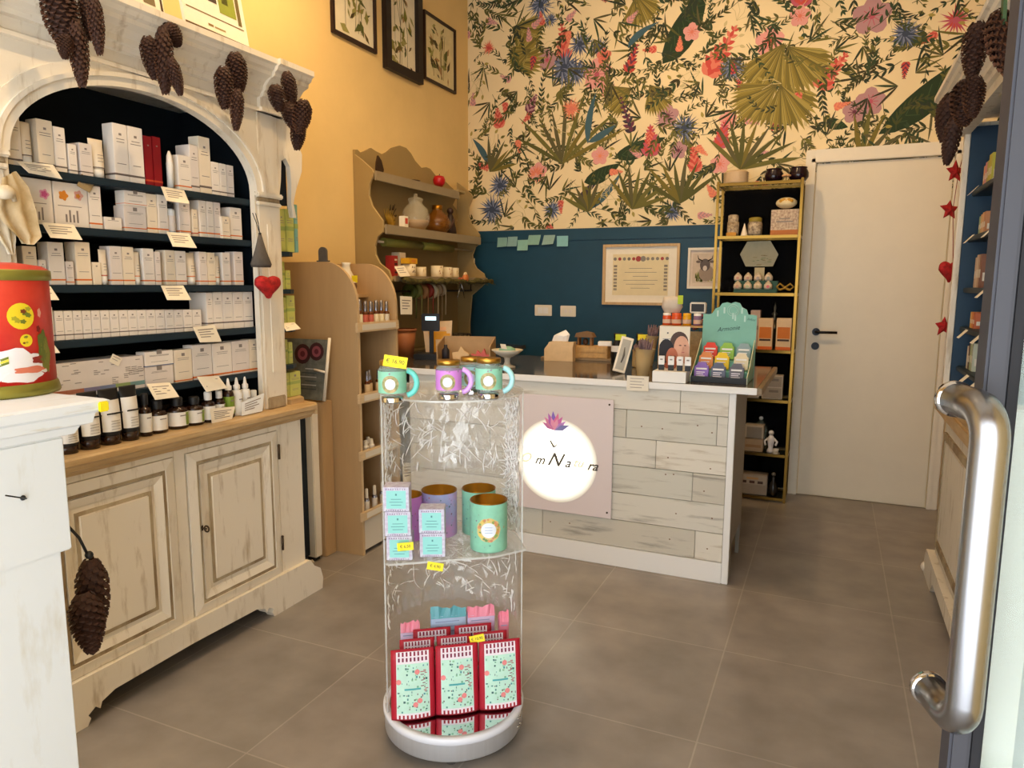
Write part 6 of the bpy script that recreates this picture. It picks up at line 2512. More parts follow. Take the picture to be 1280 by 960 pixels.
# pedestal dish with a teal soap
mat('dish_cream', '#cfc5b0', .4)
p = ct(634, 459)
t = thing('pedestal_dish', 'cream pedestal dish on the left of the counter', 'dish', p)
b = B()
b.lathe([(0, 0), (.045, 0), (.045, .006), (.02, .014), (.014, .03), (.016, .05), (.024, .058)], 'dish_cream', 28)
b.build('stem', t)
b = B()
b.lathe([(0, .056), (.03, .058), (.062, .074), (.088, .096), (.084, .098), (.058, .080), (0, .068)], 'dish_cream', 32)
b.build('dish_bowl', t)
t = thing('soap_heap', 'teal soap piece with a small white card in the pedestal dish', 'soap', p + Vector((0, 0, .080)))
b = B()
b.lathe([(0, 0), (.05, .004), (.045, .022), (.02, .034), (0, .036)], paint('#7fae98'), 9)
b.build('soap_cake', t)
b = B()
b.box((-.005, -.03, .036), (.035, -.028, .064), 'paper')
b.build('small_card', t, rot=(R(20), 0, R(-20)))

# craft crate
mat('kraft', '#a98a62', .7, var=.1, scale=10)
p = ct(579, 456)
cr = thing('craft_crate', 'open kraft crate of craft bits on the left of the counter', 'crate', p, R(14))
b = B()
b.box((-.155, 0, 0), (.155, .16, .006), 'kraft')
b.box((-.155, .154, .006), (.155, .16, .15), 'kraft')
for s_ in (-1, 1):
    b.prism([(0, .006), (.154, .006), (.154, .15), (.02, .11), (0, .10)], s_ * .155, s_ * .149, 'kraft', 'yz')
b.box((-.149, 0, .006), (.149, .005, .03), 'kraft')
b.build('crate_shell', cr)
p2 = p + Vector((0, 0, .0066))
Rm = Matrix.Rotation(R(14), 3, 'Z')
b = B()
b.lathe([(0, 0), (.022, 0), (.022, .07), (.010, .085), (.010, .10), (0, .10)], paint('#1d1a22'), 14)
tag(b.build('dark_vial', loc=p2 + Rm @ Vector((-.115, .05, 0))), 'dark vial standing in the kraft crate on the counter', 'bottle')
b = B()
b.prism([(-.045, 0), (.045, 0), (.05, .05), (.02, .065), (.0, .09), (-.015, .06), (-.05, .055)], -.008, .008, 'tan_label', 'xz')
tag(b.build('kraft_tag', loc=p2 + Rm @ Vector((-.03, .07, 0)), rot=R(14)), 'tan cut-out tag standing in the kraft crate on the counter', 'tag')
b = B()
b.prism([(-.05, 0), (.05, 0), (.055, .05), (.03, .045), (.02, .08), (0, .05), (-.02, .07), (-.03, .045), (-.055, .05)], -.01, .01, paint('#c9605a'), 'xz')
tag(b.build('craft_ornament', loc=p2 + Rm @ Vector((.085, .08, 0)), rot=R(14)), 'reddish crown-shaped craft piece in the kraft crate on the counter', 'ornament')
b = B()
b.ball((0, 0, .022), .022, paint('#4a3a2a'), 10, 7)
tag(b.build('seed_ball', loc=p2 + Rm @ Vector((.03, .05, 0))), 'small dark seed ball between tag and crown in the kraft crate', 'ornament')

# till corner behind the beige shelf
p = ct(530, 450)
t = thing('card_terminal', 'black payment terminal with a lit screen beside the beige shelf', 'terminal', (-2.20, 3.74, CT + .0006), R(20))
b = B()
b.box((-.10, -.05, 0), (.10, .08, .035), 'dark', .006)
b.build('base', t)
b = B()
b.box((-.012, .0, .035), (.012, .03, .20), 'dark', .004)
b.build('pole', t)
b = B()
b.box((-.055, -.02, .17), (.055, .0, .275), 'dark', .005)
b.build('head', t)
mat('screen_lit', '#9fb9c2', .4, emit='#cfeef5', es=1.3)
b = B()
b.box((-.03, -.0215, .235), (.035, -.0202, .258), 'screen_lit')
b.build('screen', t)
p = Vector((-2.40, 3.76, CT + .0006))
t = thing('brown_pot', 'orange-brown pot half hidden behind the beige shelf', 'pot', p)
b = B()
b.lathe([(0, 0), (.05, 0), (.062, .08), (.07, .17), (.064, .17), (.05, .02), (0, .02)], paint('#a0623a'), 24)
b.build('pot_wall', t)
b = B()
b.lathe([(.071, .16), (.076, .165), (.076, .178), (.066, .178)], paint('#8a5230'), 24)
b.build('rim', t)
P4 = atD(548, 441, (-2.12, 3.9, CT))
t = thing('paper_bag', 'pale paper bag with a yellow print standing at the till', 'paper bag', (P4.x, P4.y, CT + .0006), R(24))
b = B()
vs = [(-.075, 0, 0), (.075, 0, 0), (.075, .06, 0), (-.075, .06, 0), (-.10, .02, .215), (.085, .02, .225), (.085, .045, .225), (-.10, .045, .215)]
b.add(vs, [(3, 2, 1, 0), (0, 1, 5, 4), (1, 2, 6, 5), (2, 3, 7, 6), (3, 0, 4, 7)], paint('#d8bd98'))
b.build('bag_body', t)
b = B()


def bagp(u, v):
    a, c_ = Vector(vs[0]).lerp(Vector(vs[4]), v), Vector(vs[1]).lerp(Vector(vs[5]), v)
    r_ = a.lerp(c_, u)
    return (r_.x, r_.y - .0012, r_.z)


for u0, u1, v0, v1 in ((.18, .82, .5, .72), (.18, .42, .0, .5), (.82, .95, .5, .66)):
    b.flat([bagp(u0, v0), bagp(u1, v0), bagp(u1, v1), bagp(u0, v1)], paint('#d8980f'))
b.flat([bagp(.3, .74), bagp(.8, .74), bagp(.8, .84), bagp(.3, .84)], paint('#e8b48a'))
b.build('yellow_print', t)
P5 = atD(572, 425, (-2.2, 4.25, CT))
t = thing('wire_basket', 'dark wire basket behind the kraft crate', 'basket', (P5.x, P5.y, CT + .0006), R(10))
b = B()
for z, r_ in ((.004, .06), (.06, .066), (.12, .072)):
    b.tube([(r_ * 1.3 * math.cos(2 * PI * i / 24), r_ * math.sin(2 * PI * i / 24), z) for i in range(24)], .003, 'dark', 5, closed=True)
for i in range(16):
    a = 2 * PI * i / 16
    b.tube([(.078 * math.cos(a), .06 * math.sin(a), .004), (.0936 * math.cos(a + .2), .072 * math.sin(a + .2), .12)], .0022, 'dark', 5)
b.build('wire_cage', t)
b = B()
b.lathe([(0, .002), (.05, .002), (.055, .09), (0, .10)], paint('#3a2a1e'), 14)
b.build('lining', t)

# the small leaning picture, bouquets and white sign on the front half
p = ct(773, 467)
p.z += .009
t = thing('box_frame', 'white narrow box frame with a grey print leaning on the counter', 'picture', p)
t.rotation_euler = (R(-14), R(14), R(14))
b = B()
b.box((-.032, 0, 0), (.032, .022, .185), 'frame_white', .002)
b.build('frame', t)
b = B()
b.box((-.022, -.001, .012), (.022, .0, .172), paint('#a9a69c'))
b.tube([(0, -.001, .05), (.004, -.0015, .09), (-.002, -.001, .13)], [.003, .006, .002], paint('#5f5c56'), 6)
b.build('printed_sheet', t)
mat('cello', '#d9bf8c', .25, alpha=.55)
mat('straw', '#c79f5c', .8, var=.3, scale=40, stretch=(8, 8, .8))
mat('lavender_dry', '#7a6468', .9, var=.3, scale=60)


def bouquet(px, py, h_, r_, label, tilt, head):
    p = ct(px, py)
    t = thing('dried_bouquet', label, 'bouquet', p)
    t.rotation_euler = (0, R(tilt), R(20))
    q = random.Random(int(px))
    b = B()
    for k in range(26):
        a, rr = q.uniform(0, 2 * PI), q.uniform(0, r_ * .7)
        b.tube([(rr * math.cos(a), rr * math.sin(a), .003), (rr * 1.1 * math.cos(a), rr * 1.1 * math.sin(a), h_ * .66)], .0028, 'straw', 5)
    b.build('stalks', t)
    b = B()
    for k in range(26):
        a, rr = q.uniform(0, 2 * PI), q.uniform(0, r_ * .8)
        z0 = h_ * q.uniform(.55, .7)
        b.tube([(rr * math.cos(a), rr * math.sin(a), z0), (rr * 1.2 * math.cos(a), rr * 1.2 * math.sin(a), z0 + h_ * .16), (rr * 1.4 * math.cos(a + .1), rr * 1.4 * math.sin(a + .1), min(h_, z0 + h_ * .3))], [.004, .007, .002], head, 5)
    b.build('flower_heads', t)
    b = B()
    b.lathe([(r_ * .75, .002), (r_ * .95, h_ * .3), (r_ * 1.1, h_ * .62), (r_ * 1.3, h_ * .72)], 'cello', 14)
    b.build('wrapper', t)
    return t


bouquet(803, 470, .19, .040, 'straw-coloured dried bouquet in clear wrapping on the counter front', 3, 'lavender_dry')
bouquet(811, 457, .235, .028, 'tall thin lavender bunch in wrapping beside the straw bouquet', 5, 'lavender_dry')
bouquet(794, 459, .13, .026, 'short brownish dried bunch behind the narrow box frame', 8, 'lavender_dry')

# back part of the counter: wooden drawer box, tissue house, figurine, small goods
p = atZ(741, 446, CT + .0006)
t = thing('drawer_box', 'orange-brown wooden drawer box at the back of the counter', 'drawer box', (-1.36, 4.10, CT + .0006), R(4))
b = B()
b.box((-.20, 0, 0), (.15, .10, .085), 'woodx', .003)
b.box((-.26, -.02, 0), (.20, .11, .012), paint('#8f7654'), .002)
b.build('box_shell', t)
b = B()
b.box((-.02, -.006, .016), (.145, 0, .045), 'woodx', .002)
b.build('drawer', t)
b = B()
b.box((-.02, -.006, .049), (.145, 0, .080), 'woodx', .002)
b.build('drawer', t)
p = atD(722, 441, (-1.52, 4.05, CT))
t = thing('tissue_box', 'pale wooden house-shaped tissue box on the back of the counter', 'tissue box', (-1.47, 3.975, CT + .0006), R(3))
b = B()
b.prism([(-.088, 0), (.088, 0), (.088, .085), (.094, .115), (.05, .112), (.02, .118), (-.02, .118), (-.06, .112), (-.066, .098), (-.088, .07)], 0, .06, paint('#d9b98c'), 'xz')
b.build('box_shell', t)
b = B()
vs = []
q = random.Random(6)
n = 11
for i in range(n):
    a = 2 * PI * i / n
    vs.append((.05 * math.cos(a), .03 + .016 * math.sin(a), .117))
for i in range(n):
    a = 2 * PI * i / n
    vs.append((.035 * math.cos(a) * q.uniform(.8, 1.6) + .01, .03 + .02 * math.sin(a), .15 + q.uniform(-.01, .012)))
vs.append((.035, .03, .185))
b.add(vs, [(i, (i + 1) % n, n + (i + 1) % n, n + i) for i in range(n)] + [(n + i, n + (i + 1) % n, 2 * n) for i in range(n)], 'edge_white')
b.build('tissue', t)
b = B()
t = thing('wooden_figure', 'tiny wooden stable figure on top of the drawer box', 'figurine', (-1.36, 4.15, CT + .0862))
b = B()
for s_ in (-1, 1):
    b.box((s_ * .04 - .006, -.02, 0), (s_ * .04 + .006, .02, .05), paint('#8a6030'))
b.build('posts', t)
b = B()
b.prism([(-.06, .05), (.06, .05), (.045, .075), (0, .085), (-.05, .075)], -.03, .03, paint('#7a5a34'), 'xz')
b.build('roof', t)
b = B()
b.ball((0, 0, .022), .018, paint('#4a2c14'), 10, 7, (1, .8, 1.2))
b.build('inner_figure', t)
b = B()
b.box((-.04, -.025, 0), (.04, .025, .028), 'edge_white', .003)
tag(b.build('white_packet', loc=(-1.24, 4.16, CT + .0862), rot=R(10)), 'white packet lying on the drawer box beside the figurine', 'packet')
for k, (px, lb, capc, col, dx) in enumerate(((785, 'black bottle with a white label and bright green tag at the back of the counter', '#c9d420', '#e6e2dc', 0), (806, 'black bottle with a yellow tag behind the bouquets', '#f2df1e', '#1c1a1e', .0))):
    p = Vector((-1.12 + .12 * k, 4.0 + .04 * k, CT + .0006))
    t = thing('black_bottle', lb, 'bottle', p, group='black bottles at the back of the counter')
    b = B()
    b.lathe([(0, 0), (.034, 0), (.034, .10), (.018, .125), (.018, .145), (0, .145)], 'dark', 18)
    b.lathe([(.0346, .07), (.0346, .105)], paint(col), 18)
    b.build('bottle_body', t)
    b = B()
    b.cyl((0, 0, .145), .02, .03, 'dark', 14)
    b.build('cap', t)
    b = B()
    b.box((-.005, -.036, .138), (.055, -.034, .172), paint(capc))
    b.build('tag_card', t, rot=(0, 0, R(6)))

# wooden tester rack, with its jars
RY = 3.71
pl0 = atY(822, 455, RY)
rk = thing('tester_rack', 'small curved wooden tester rack on the counter', 'rack', (pl0.x, RY, CT + .0006))
rw_ = atY(882, 455, RY).x - pl0.x
rz = [atY(825, 409, RY).z - CT, atY(830, 405, RY).z - CT]
b = B()
for x in (0, rw_ - .008):
    b.prism([(0, 0), (.10, 0), (.10, .20), (.06, .205), (.02, .19), (.0, .12)], x, x + .008, 'wood', 'yz')
b.build('side_panels', rk)
zs_ = atY(850, 407, RY + .03).z - CT
b = B()
b.box((.008, .0, zs_ - .008), (rw_ - .008, .10, zs_), 'woodx')
b.build('shelf', rk)
b = B()
b.box((.008, .092, 0), (rw_ - .008, .10, .21), 'woodx')
b.build('back_panel', rk)
mat('jar_orange', '#d8572a', .25)
mat('jar_yellow', '#dfa41a', .25)
for k, (px, m_, nm, w_) in enumerate(((834, 'jar_orange', 'orange', .022), (846, 'jar_orange', 'red-orange', .026), (859, 'jar_yellow', 'yellow', .022), (872, paint('#8a6a8a'), 'mauve', .02))):
    x = atY(px, 400, RY + .05).x
    t = thing('tester_jar', '%s tester jar on the shelf of the wooden tester rack' % nm, 'jar', (x, RY + .045, CT + zs_ + .0012), group='tester jars on the wooden rack')
    b = B()
    b.lathe([(0, 0), (w_, 0), (w_, .045), (w_ * .9, .05)], m_, 18)
    b.lathe([(w_ * 1.02, .01), (w_ * 1.02, .03)], paint('#d9b9a0'), 18)
    b.build('jar_body', t)
    b = B()
    b.lathe([(w_ * .95, .05), (w_ * .95, .062), (0, .063)], 'edge_white' if k in (0, 3) else m_, 18)
    b.build('lid', t)
zt_ = CT + .2115
t = thing('cloth_pouch', 'beige cloth pouch with a lime green label on the tester rack', 'pouch', (atY(840, 385, RY + .06).x, RY + .06, CT + zs_ + .065))
b = B()
b.lathe([(0, .0), (.040, .0), (.055, .03), (.05, .06), (.046, .08), (0, .085)], paint('#cdbfae'), 14, scale=(1, .5))
b.build('pouch_body', t)
b = B()
b.box((.035, -.034, .045), (.062, -.031, .09), paint('#b4c81e'), .001)
b.build('label', t)
t = thing('photo_tin', 'small dark tin with a pale rim on the tester rack', 'tin', (atY(873, 384, RY + .06).x, RY + .06, CT + zs_ + .065))
b = B()
b.box((-.04, -.02, 0), (.04, .02, .055), paint('#d8cfc0'), .004)
b.box((-.032, -.0205, .008), (.032, -.0202, .047), paint('#1d1c1e'))
b.build('tin_box', t)

# cosmetics display with two faces and three sample boxes
Y0 = 3.40
pa, pb_ = atY(815, 477, CY - .012), atY(857, 477, CY - .012)
cd = thing('cosmetics_display', 'white cosmetics display with a poster of two faces on the counter', 'display', (pa.x, CY - .010, CT + .0012))
w_ = pb_.x - pa.x
b = B()
b.box((0, 0, 0), (w_, .13, .052), 'edge_white', .002)
b.build('white_base', cd)
b = B()
pw0, pw1 = atY(824, 440, Y0 + .03).x - pa.x, atY(862, 440, Y0 + .03).x - pa.x
zt_ = atY(840, 408, Y0 + .03).z - CT
b.box((pw0, .12, .052), (pw1, .124, zt_), 'frame_white')
cw, chh = (pw0 + pw1) / 2, .052


def pdisc(cx, cz, rx, rz_, m, k, n=22, cut=None):
    pts = []
    for i in range(n):
        x, z = cx + rx * math.cos(2 * PI * i / n), cz + rz_ * math.sin(2 * PI * i / n)
        pts.append((min(max(x, pw0 + .001), pw1 - .001), .1196 - .0003 * k, min(max(z, .054), zt_ - .002)))
    b.flat(pts, m)


ww = pw1 - pw0
hh = zt_ - .052
# paler face at the back with brown hair, darker face in front with black hair (printed shapes)
pdisc(pw0 + ww * .66, .052 + hh * .62, ww * .30, hh * .26, paint('#4a342c'), 1)
pdisc(pw0 + ww * .74, .052 + hh * .50, ww * .25, hh * .28, paint('#d9a58a'), 2)
pdisc(pw0 + ww * .92, .052 + hh * .34, ww * .2, hh * .22, paint('#cf9a80'), 3)
pdisc(pw0 + ww * .24, .052 + hh * .36, ww * .27, hh * .34, paint('#15131a'), 4)
pdisc(pw0 + ww * .44, .052 + hh * .26, ww * .2, hh * .24, paint('#b8694a'), 5)
pdisc(pw0 + ww * .40, .052 + hh * .08, ww * .2, hh * .1, paint('#a85a40'), 6)
pdisc(pw0 + ww * .66, .052 + hh * .22, ww * .07, hh * .08, paint('#e6d8cc'), 7)
for (fx, fz, s_, c_) in ((.40, .30, .05, '#2a1410'), (.52, .30, .04, '#2a1410'), (.70, .56, .045, '#5a3a30'), (.86, .56, .04, '#5a3a30'), (.47, .16, .05, '#8a3a34'), (.80, .40, .05, '#b86a64')):
    pdisc(pw0 + ww * fx, .052 + hh * fz, ww * s_, hh * .014, paint(c_), 8, 10)
pdisc(pw0 + ww * .48, .052 + hh * .22, ww * .025, hh * .04, paint('#a05a3e'), 8, 8)
pdisc(pw0 + ww * .80, .052 + hh * .48, ww * .025, hh * .05, paint('#c48c74'), 8, 8)
pdisc(pw0 + ww * .28, .052 + hh * .84, ww * .03, hh * .02, paint('#4a4a52'), 8, 8)
pdisc(pw0 + ww * .26, .052 + hh * .70, ww * .16, hh * .008, paint('#8a8a92'), 8, 8)
b.build('poster', cd)
for k, px in enumerate((828, 840, 851, 861)):
    x = atY(px, 455, Y0 - .03).x
    t = thing('sample_box', 'white sample box with a black foot, %s of four on the cosmetics display' % ORD[k], 'box', (x, Y0 - .055, CT + .0538), R(8), 'sample boxes on the cosmetics display')
    b = B()
    b.box((-.014, 0, .026), (.014, .024, .066), 'edge_white', .0008)
    b.box((-.006, -.0005, .048), (.006, 0, .054), 'print_grey')
    b.build('carton', t)
    b = B()
    b.box((-.013, .0008, 0), (.013, .0232, .026), 'dark', .0008)
    b.build('black_foot', t)

# teal tea display
mat('tea_teal', '#7cb8a4', .45, var=.05, scale=12)
mat('tea_teal_light', '#b4d6ca', .45)
mat('tea_edge', '#c9c9a8', .5)
TY = 3.395
l_, r__ = atY(862, 478, TY).x, atY(934, 478, TY).x
td = thing('tea_display', 'teal counter display with a scalloped crown holding sachet packs', 'display', (l_, TY, CT + .0012), 0)
tw = r__ - l_
YB_ = .27
kx = lambda px: atY(px, 400, TY + YB_).x - l_
kz = lambda py: atY(905, py, TY + YB_).z - CT
b = B()
crown = [(878, 425), (946, 425), (946, 394), (940, 393), (935, 393), (933, 387), (927, 384), (924, 379), (918, 377.5), (913, 379.5), (908, 378), (902, 379.5), (899, 384), (894, 386), (890, 392), (886, 393.5), (879, 393)]
poly = [(kx(x), kz(y)) for x, y in crown]
poly = [(poly[0][0], .0), (poly[1][0], .0)] + poly[2:]
b.prism(poly, YB_, YB_ + .005, 'tea_teal', 'xz', 'tea_edge')
# pale medallion lines and lettering on the crown
cx_, cz_ = kx(916), kz(388)
for rr in (.028, .019):
    b.tube([(cx_ + rr * math.cos(2 * PI * i / 18), YB_ - .0006, cz_ + rr * 1.0 * math.sin(2 * PI * i / 18)) for i in range(18)], .0014, 'tea_teal_light', 5, closed=True)
for k, (px, py) in enumerate(((915, 399), (918, 401), (896, 396), (930, 402), (926, 392), (904, 392))):
    b.box((kx(px), YB_ - .0012, kz(py)), (kx(px) + .008, YB_, kz(py) + .03), 'tea_teal_light')
Xm = Matrix.Translation((kx(911), YB_ - .0012, kz(411))) @ Matrix.Rotation(R(-8), 4, 'Y') @ Matrix.Rotation(PI / 2, 4, 'X')
b.text('Armonie', .030, paint('#1f3f3c'), Xm, .35)
Xm = Matrix.Translation((kx(939), YB_ - .0012, kz(399))) @ Matrix.Rotation(R(8), 4, 'Y') @ Matrix.Rotation(PI / 2, 4, 'X')
b.text('Infusi', .018, paint('#2f5f58'), Xm, .35)
b.build('crown_back', td)
b = B()
for x in (0, tw - .004):
    b = B()
    b.prism([(0, 0), (YB_, 0), (YB_, kz(424)), (.20, .135), (.10, .075), (0, .03)], x, x + .004, 'tea_teal', 'yz', 'tea_edge')
    b.build('side_wall', td)
b = B()
b.box((.004, -.004, 0), (tw - .004, .0, .028), 'dark', .001)
b.box((.004, 0, 0), (tw - .004, .09, .004), 'dark')
b.build('front_tray', td)
b = B()
b.box((.004, .09, 0), (tw - .004, .18, .045), 'tea_teal')
b.box((.004, .18, 0), (tw - .004, YB_ - .001, .085), 'tea_teal')
b.build('steps', td)
SP = [(0, .035, .0045, (('purple', '#8a68b8'), ('slate blue', '#5a6076'), ('slate grey', '#62626c')), (876, 898, 921)), (1, .12, .046, (('orange', '#d8884a'), ('yellow', '#e6c21e'), ('cream', '#dfd0ae')), (882, 902, 927)), (2, .21, .086, (('red', '#d8402c'), ('green', '#8fbc4a'), ('grey-blue', '#8aa0a4')), (887, 908, 930))]
for row_, yy, zz, cols, pxs in SP:
    for (nm, c_), px in zip(cols, pxs):
        x = atY(px, 450, TY + yy).x - l_
        lx = min(max(x, .045), tw - .045)
        wl = td.matrix_basis
        loc = Vector((l_, TY, CT + .0012)) + Matrix.Rotation(0, 3, 'Z') @ Vector((lx, yy, zz + .0065))
        t = thing('tea_pack', '%s sachet pack in the %s row of the teal tea display' % (nm, ('front', 'middle', 'back')[row_]), 'tea pack', loc, 0, 'sachet packs in the tea display')
        t.rotation_euler = (R(-12), 0, 0)
        w_ = .033
        b = B()
        b.box((-w_, 0, 0), (w_, .02, .062), paint(c_), .002)
        b.prism([(-w_ * .8, .062), (w_ * .8, .062), (w_ * .55, .08), (-w_ * .55, .08)], .004, .016, paint(c_), 'xz')
        b.build('pack', t)
        b = B()
        b.box((-w_ * .75, -.0006, .044), (w_ * .75, 0, .052), 'edge_white')
        for k in range(3):
            b.box((-w_ * .7, -.0006, .012 + .009 * k), (w_ * (.5 - .2 * (k % 2)), 0, .016 + .009 * k), paint('#e3dde6'))
        b.build('label', t)
# ------------------------------------------------------------------ things on the back wall
mat('cert_paper', '#e4d3a8', .7, var=.05, scale=10)
mat('light_wood', '#c9a877', .5, var=.15, scale=8, stretch=(8, 8, 1))
YW = WB - .0145
a_, c_ = atY(755, 306, YW), atY(848, 382, YW)
t = thing('certificate', 'framed certificate with a red and grey border on the teal wall', 'picture', ((a_.x + c_.x) / 2, YW, c_.z))
w_, h_ = (c_.x - a_.x) / 2, a_.z - c_.z


def frame_y(b, w_, h_, fw_, d, m):
    o = [(-w_, 0), (w_, 0), (w_, h_), (-w_, h_)]
    i = [(-w_ + fw_, fw_), (w_ - fw_, fw_), (w_ - fw_, h_ - fw_), (-w_ + fw_, h_ - fw_)]
    for k in range(4):
        j = (k + 1) % 4
        b.prism([o[k], o[j], i[j], i[k]], -d, 0, m, 'xz')


b = B()
frame_y(b, w_, h_, .018, .022, 'light_wood')
b.build('frame', t)
b = B()
b.box((-w_ + .016, -.006, .016), (w_ - .016, -.001, h_ - .016), 'paper')
b.box((-w_ * .74, -.0066, h_ * .16), (w_ * .72, -.006, h_ * .84), 'cert_paper')
q = random.Random(4)
for k in range(12):
    x = -w_ * .68 + w_ * 1.36 * k / 11
    b.lathe([(0, 0), (.012 if k not in (5, 6) else .02, 0)], paint(q.choice(('#8a8276', '#a83f3a', '#7a7268'))), 9, (x, -.0072, h_ * .76), 'y')
for s_ in (-1, 1):
    for k in range(8):
        b.box((s_ * w_ * .66 - .014, -.0072, h_ * (.24 + .055 * k)), (s_ * w_ * .66 + .010, -.0066, h_ * (.275 + .055 * k)), paint(('#9a907f', '#857b6c')[k % 2]))
for k in range(6):
    ww = w_ * (.30, .42, .2, .45, .38, .25)[k]
    b.box((-ww, -.0070, h_ * (.60 - .065 * k)), (ww, -.0066, h_ * (.607 - .065 * k)), 'print_grey')
b.build('printed_sheet', t)
a_, c_ = atY(861, 310, YW), atY(902, 361, YW)
t = thing('animal_picture', 'white framed picture of a horned animal in grass on the teal wall', 'picture', ((a_.x + c_.x) / 2, YW, c_.z))
w_, h_ = (c_.x - a_.x) / 2, a_.z - c_.z
b = B()
frame_y(b, w_, h_, .016, .02, 'frame_white')
b.build('frame', t)
b = B()
b.box((-w_ + .014, -.006, .014), (w_ - .014, -.001, h_ - .014), paint('#d9c7b4'))
b.box((-w_ * .72, -.0064, h_ * .14), (w_ * .72, -.006, h_ * .86), paint('#cdb9a2'))
q = random.Random(2)
for k in range(40):
    x = q.uniform(-w_ * .7, w_ * .6)
    z = h_ * q.uniform(.14, .34)
    b.flat([(x, -.0068, z), (x + .012, -.0068, z), (x + .006 + q.uniform(-.006, .006), -.0068, z + h_ * .14)], paint(q.choice(('#8f8f3a', '#a8a048', '#6f7a34'))))
E_ = lambda cx, cz, rx, rz_, m, y: b.flat([(cx + rx * math.cos(2 * PI * i / 16), y, cz + rz_ * math.sin(2 * PI * i / 16)) for i in range(16)], paint(m))
E_(.01, h_ * .38, .05, .055, '#a08a74', -.0070)
E_(-.0, h_ * .58, .034, .042, '#5f5048', -.0073)
E_(0, h_ * .50, .014, .018, '#d9c9b8', -.0076)
for s_ in (-1, 1):
    E_(s_ * .045, h_ * .66, .016, .009, '#6a5a50', -.0074)
    b.tube([(s_ * .018, -.0074, h_ * .68), (s_ * .045, -.0074, h_ * .73), (s_ * .05, -.0074, h_ * .82)], [.005, .004, .001], paint('#3f342c'), 5)
b.build('printed_sheet', t)
for k, (x0, y0_, x1_, y1_, lb) in enumerate(((669, 381, 690, 395, 'cream double light switch plate on the teal wall, left of two'), (701, 382, 720, 396, 'cream socket plate on the teal wall, right of two'))):
    a_, c_ = atY(x0, y0_, YW), atY(x1_, y1_, YW)
    t = thing('switch_plate', lb, 'switch', ((a_.x + c_.x) / 2, YW, (a_.z + c_.z) / 2))
    w_, h_ = (c_.x - a_.x) / 2, (a_.z - c_.z) / 2
    b = B()
    b.box((-w_, -.010, -h_), (w_, -.0005, h_), 'frame_white', .003)
    b.build('plate', t)
    for i in range(2):
        b = B()
        if k == 0:
            b.box((-w_ * .62 + i * w_ * .64, -.014, -h_ * .55), (-w_ * .04 + i * w_ * .64, -.0102, h_ * .55), 'edge_white', .0015)
            b.build('rocker', t)
        else:
            b.cyl((-w_ * .3 + i * w_ * .6, -.013, 0), h_ * .34, .003, 'carton_shade', 12, 'y')
            b.build('socket_hole', t)
NOTES = [(622, 297, 634, 309), (635, 296, 647, 308), (647, 300, 660, 313), (661, 294, 676, 306), (680, 294, 694, 306), (696, 295, 710, 308)]
for k, (x0, y0_, x1_, y1_) in enumerate(NOTES):
    yy = WB - .0232
    a_, c_ = atY(x0, y0_, yy), atY(x1_, y1_, yy)
    w_, h_ = (c_.x - a_.x) / 2, a_.z - c_.z
    q = random.Random(k)
    b = B()
    sk = (.0, .004, .0, .012, .014, -.004)[k]
    n = 6
    vs = []
    for i in range(n + 1):
        f = i / n
        z = -h_ * f
        cu = -.010 * f * f
        vs += [(-w_ + sk * -f, cu, z), (w_ + sk * -f, cu - .003 * f * (k % 2), z + .006 * f * (1 if k in (0, 4) else 0))]
    vs2 = [(x, y + .0005, z) for x, y, z in vs]
    b.add(vs, [(2 * i, 2 * i + 1, 2 * i + 3, 2 * i + 2) for i in range(n)], paint(('#7fa8a0', '#84a8a6', '#8cbcae', '#86b0a2', '#8fb0a8', '#84bcc0')[k]))
    tag(b.build('sticky_note', loc=((a_.x + c_.x) / 2, yy, a_.z)), 'curling blue-green note, %s from the left in the row on the teal wall' % ORD[k], 'note', 'sticky notes in a row on the teal wall')
yy = WB - .016
a_ = atY(590, 310, yy)
t = thing('hanging_tag', 'cream tag on a black strap hanging in the wall corner', 'tag', (a_.x, yy, a_.z))
L_ = a_.z - atY(590, 338, yy).z
b = B()
b.box((-.022, -.010, -L_ * .45), (.014, -.002, 0), 'dark', .002)
b.box((.004, -.0108, -L_ * .42), (.008, -.010, -L_ * .05), 'chrome')
b.build('strap', t)
b = B()
b.box((-.022, -.008, -L_), (.026, -.002, -L_ * .46), 'paper', .001)
b.build('tag_card', t)

# ------------------------------------------------------------------ brass etagere with glass boards
EX0, EX1, EY0, EY1 = -.705, -.212, 4.765, 4.985
EZs = [2.015, 1.69, 1.335, .98, .665, .315, .03]
mat('smoked', '#0b0b0d', .6, alpha=.88, spec=.05)
mat('shelf_glass', '#2c3432', .06, alpha=.55, spec=.7)
mat('etag_brass', '#7a5c28', .22, metal=1.0)
et = thing('etagere', 'tall brass framed shelf with glass boards beside the white door', 'shelf unit', ((EX0 + EX1) / 2, 4.87, 0))
for x in (EX0, EX1):
    for y in (EY0, EY1):
        b = W(et)
        b.box((x - .008, y - .008, 0), (x + .008, y + .008, EZs[0] + .012), 'etag_brass', .002)
        b.build('post', et)
for k, z in enumerate(EZs):
    b = W(et)
    for y in (EY0, EY1):
        b.box((EX0 + .0102, y - .008, z - .018), (EX1 - .0102, y + .008, z), 'etag_brass', .0015)
    for x in (EX0, EX1):
        b.box((x - .008, EY0 + .0102, z - .018), (x + .008, EY1 - .0102, z), 'etag_brass', .0015)
    b.build('rail', et)
    b = W(et)
    b.box((EX0 + .009, EY0 + .009, z - .0068), (EX1 - .009, EY1 - .009, z - .0008), 'shelf_glass')
    b.build('glass_board', et)
b = W(et)
b.box((EX0 + .011, EY1 - .002, .04), (EX1 - .011, EY1 + .002, EZs[0] - .02), 'smoked')
b.build('smoked_back', et)
b = W(et)
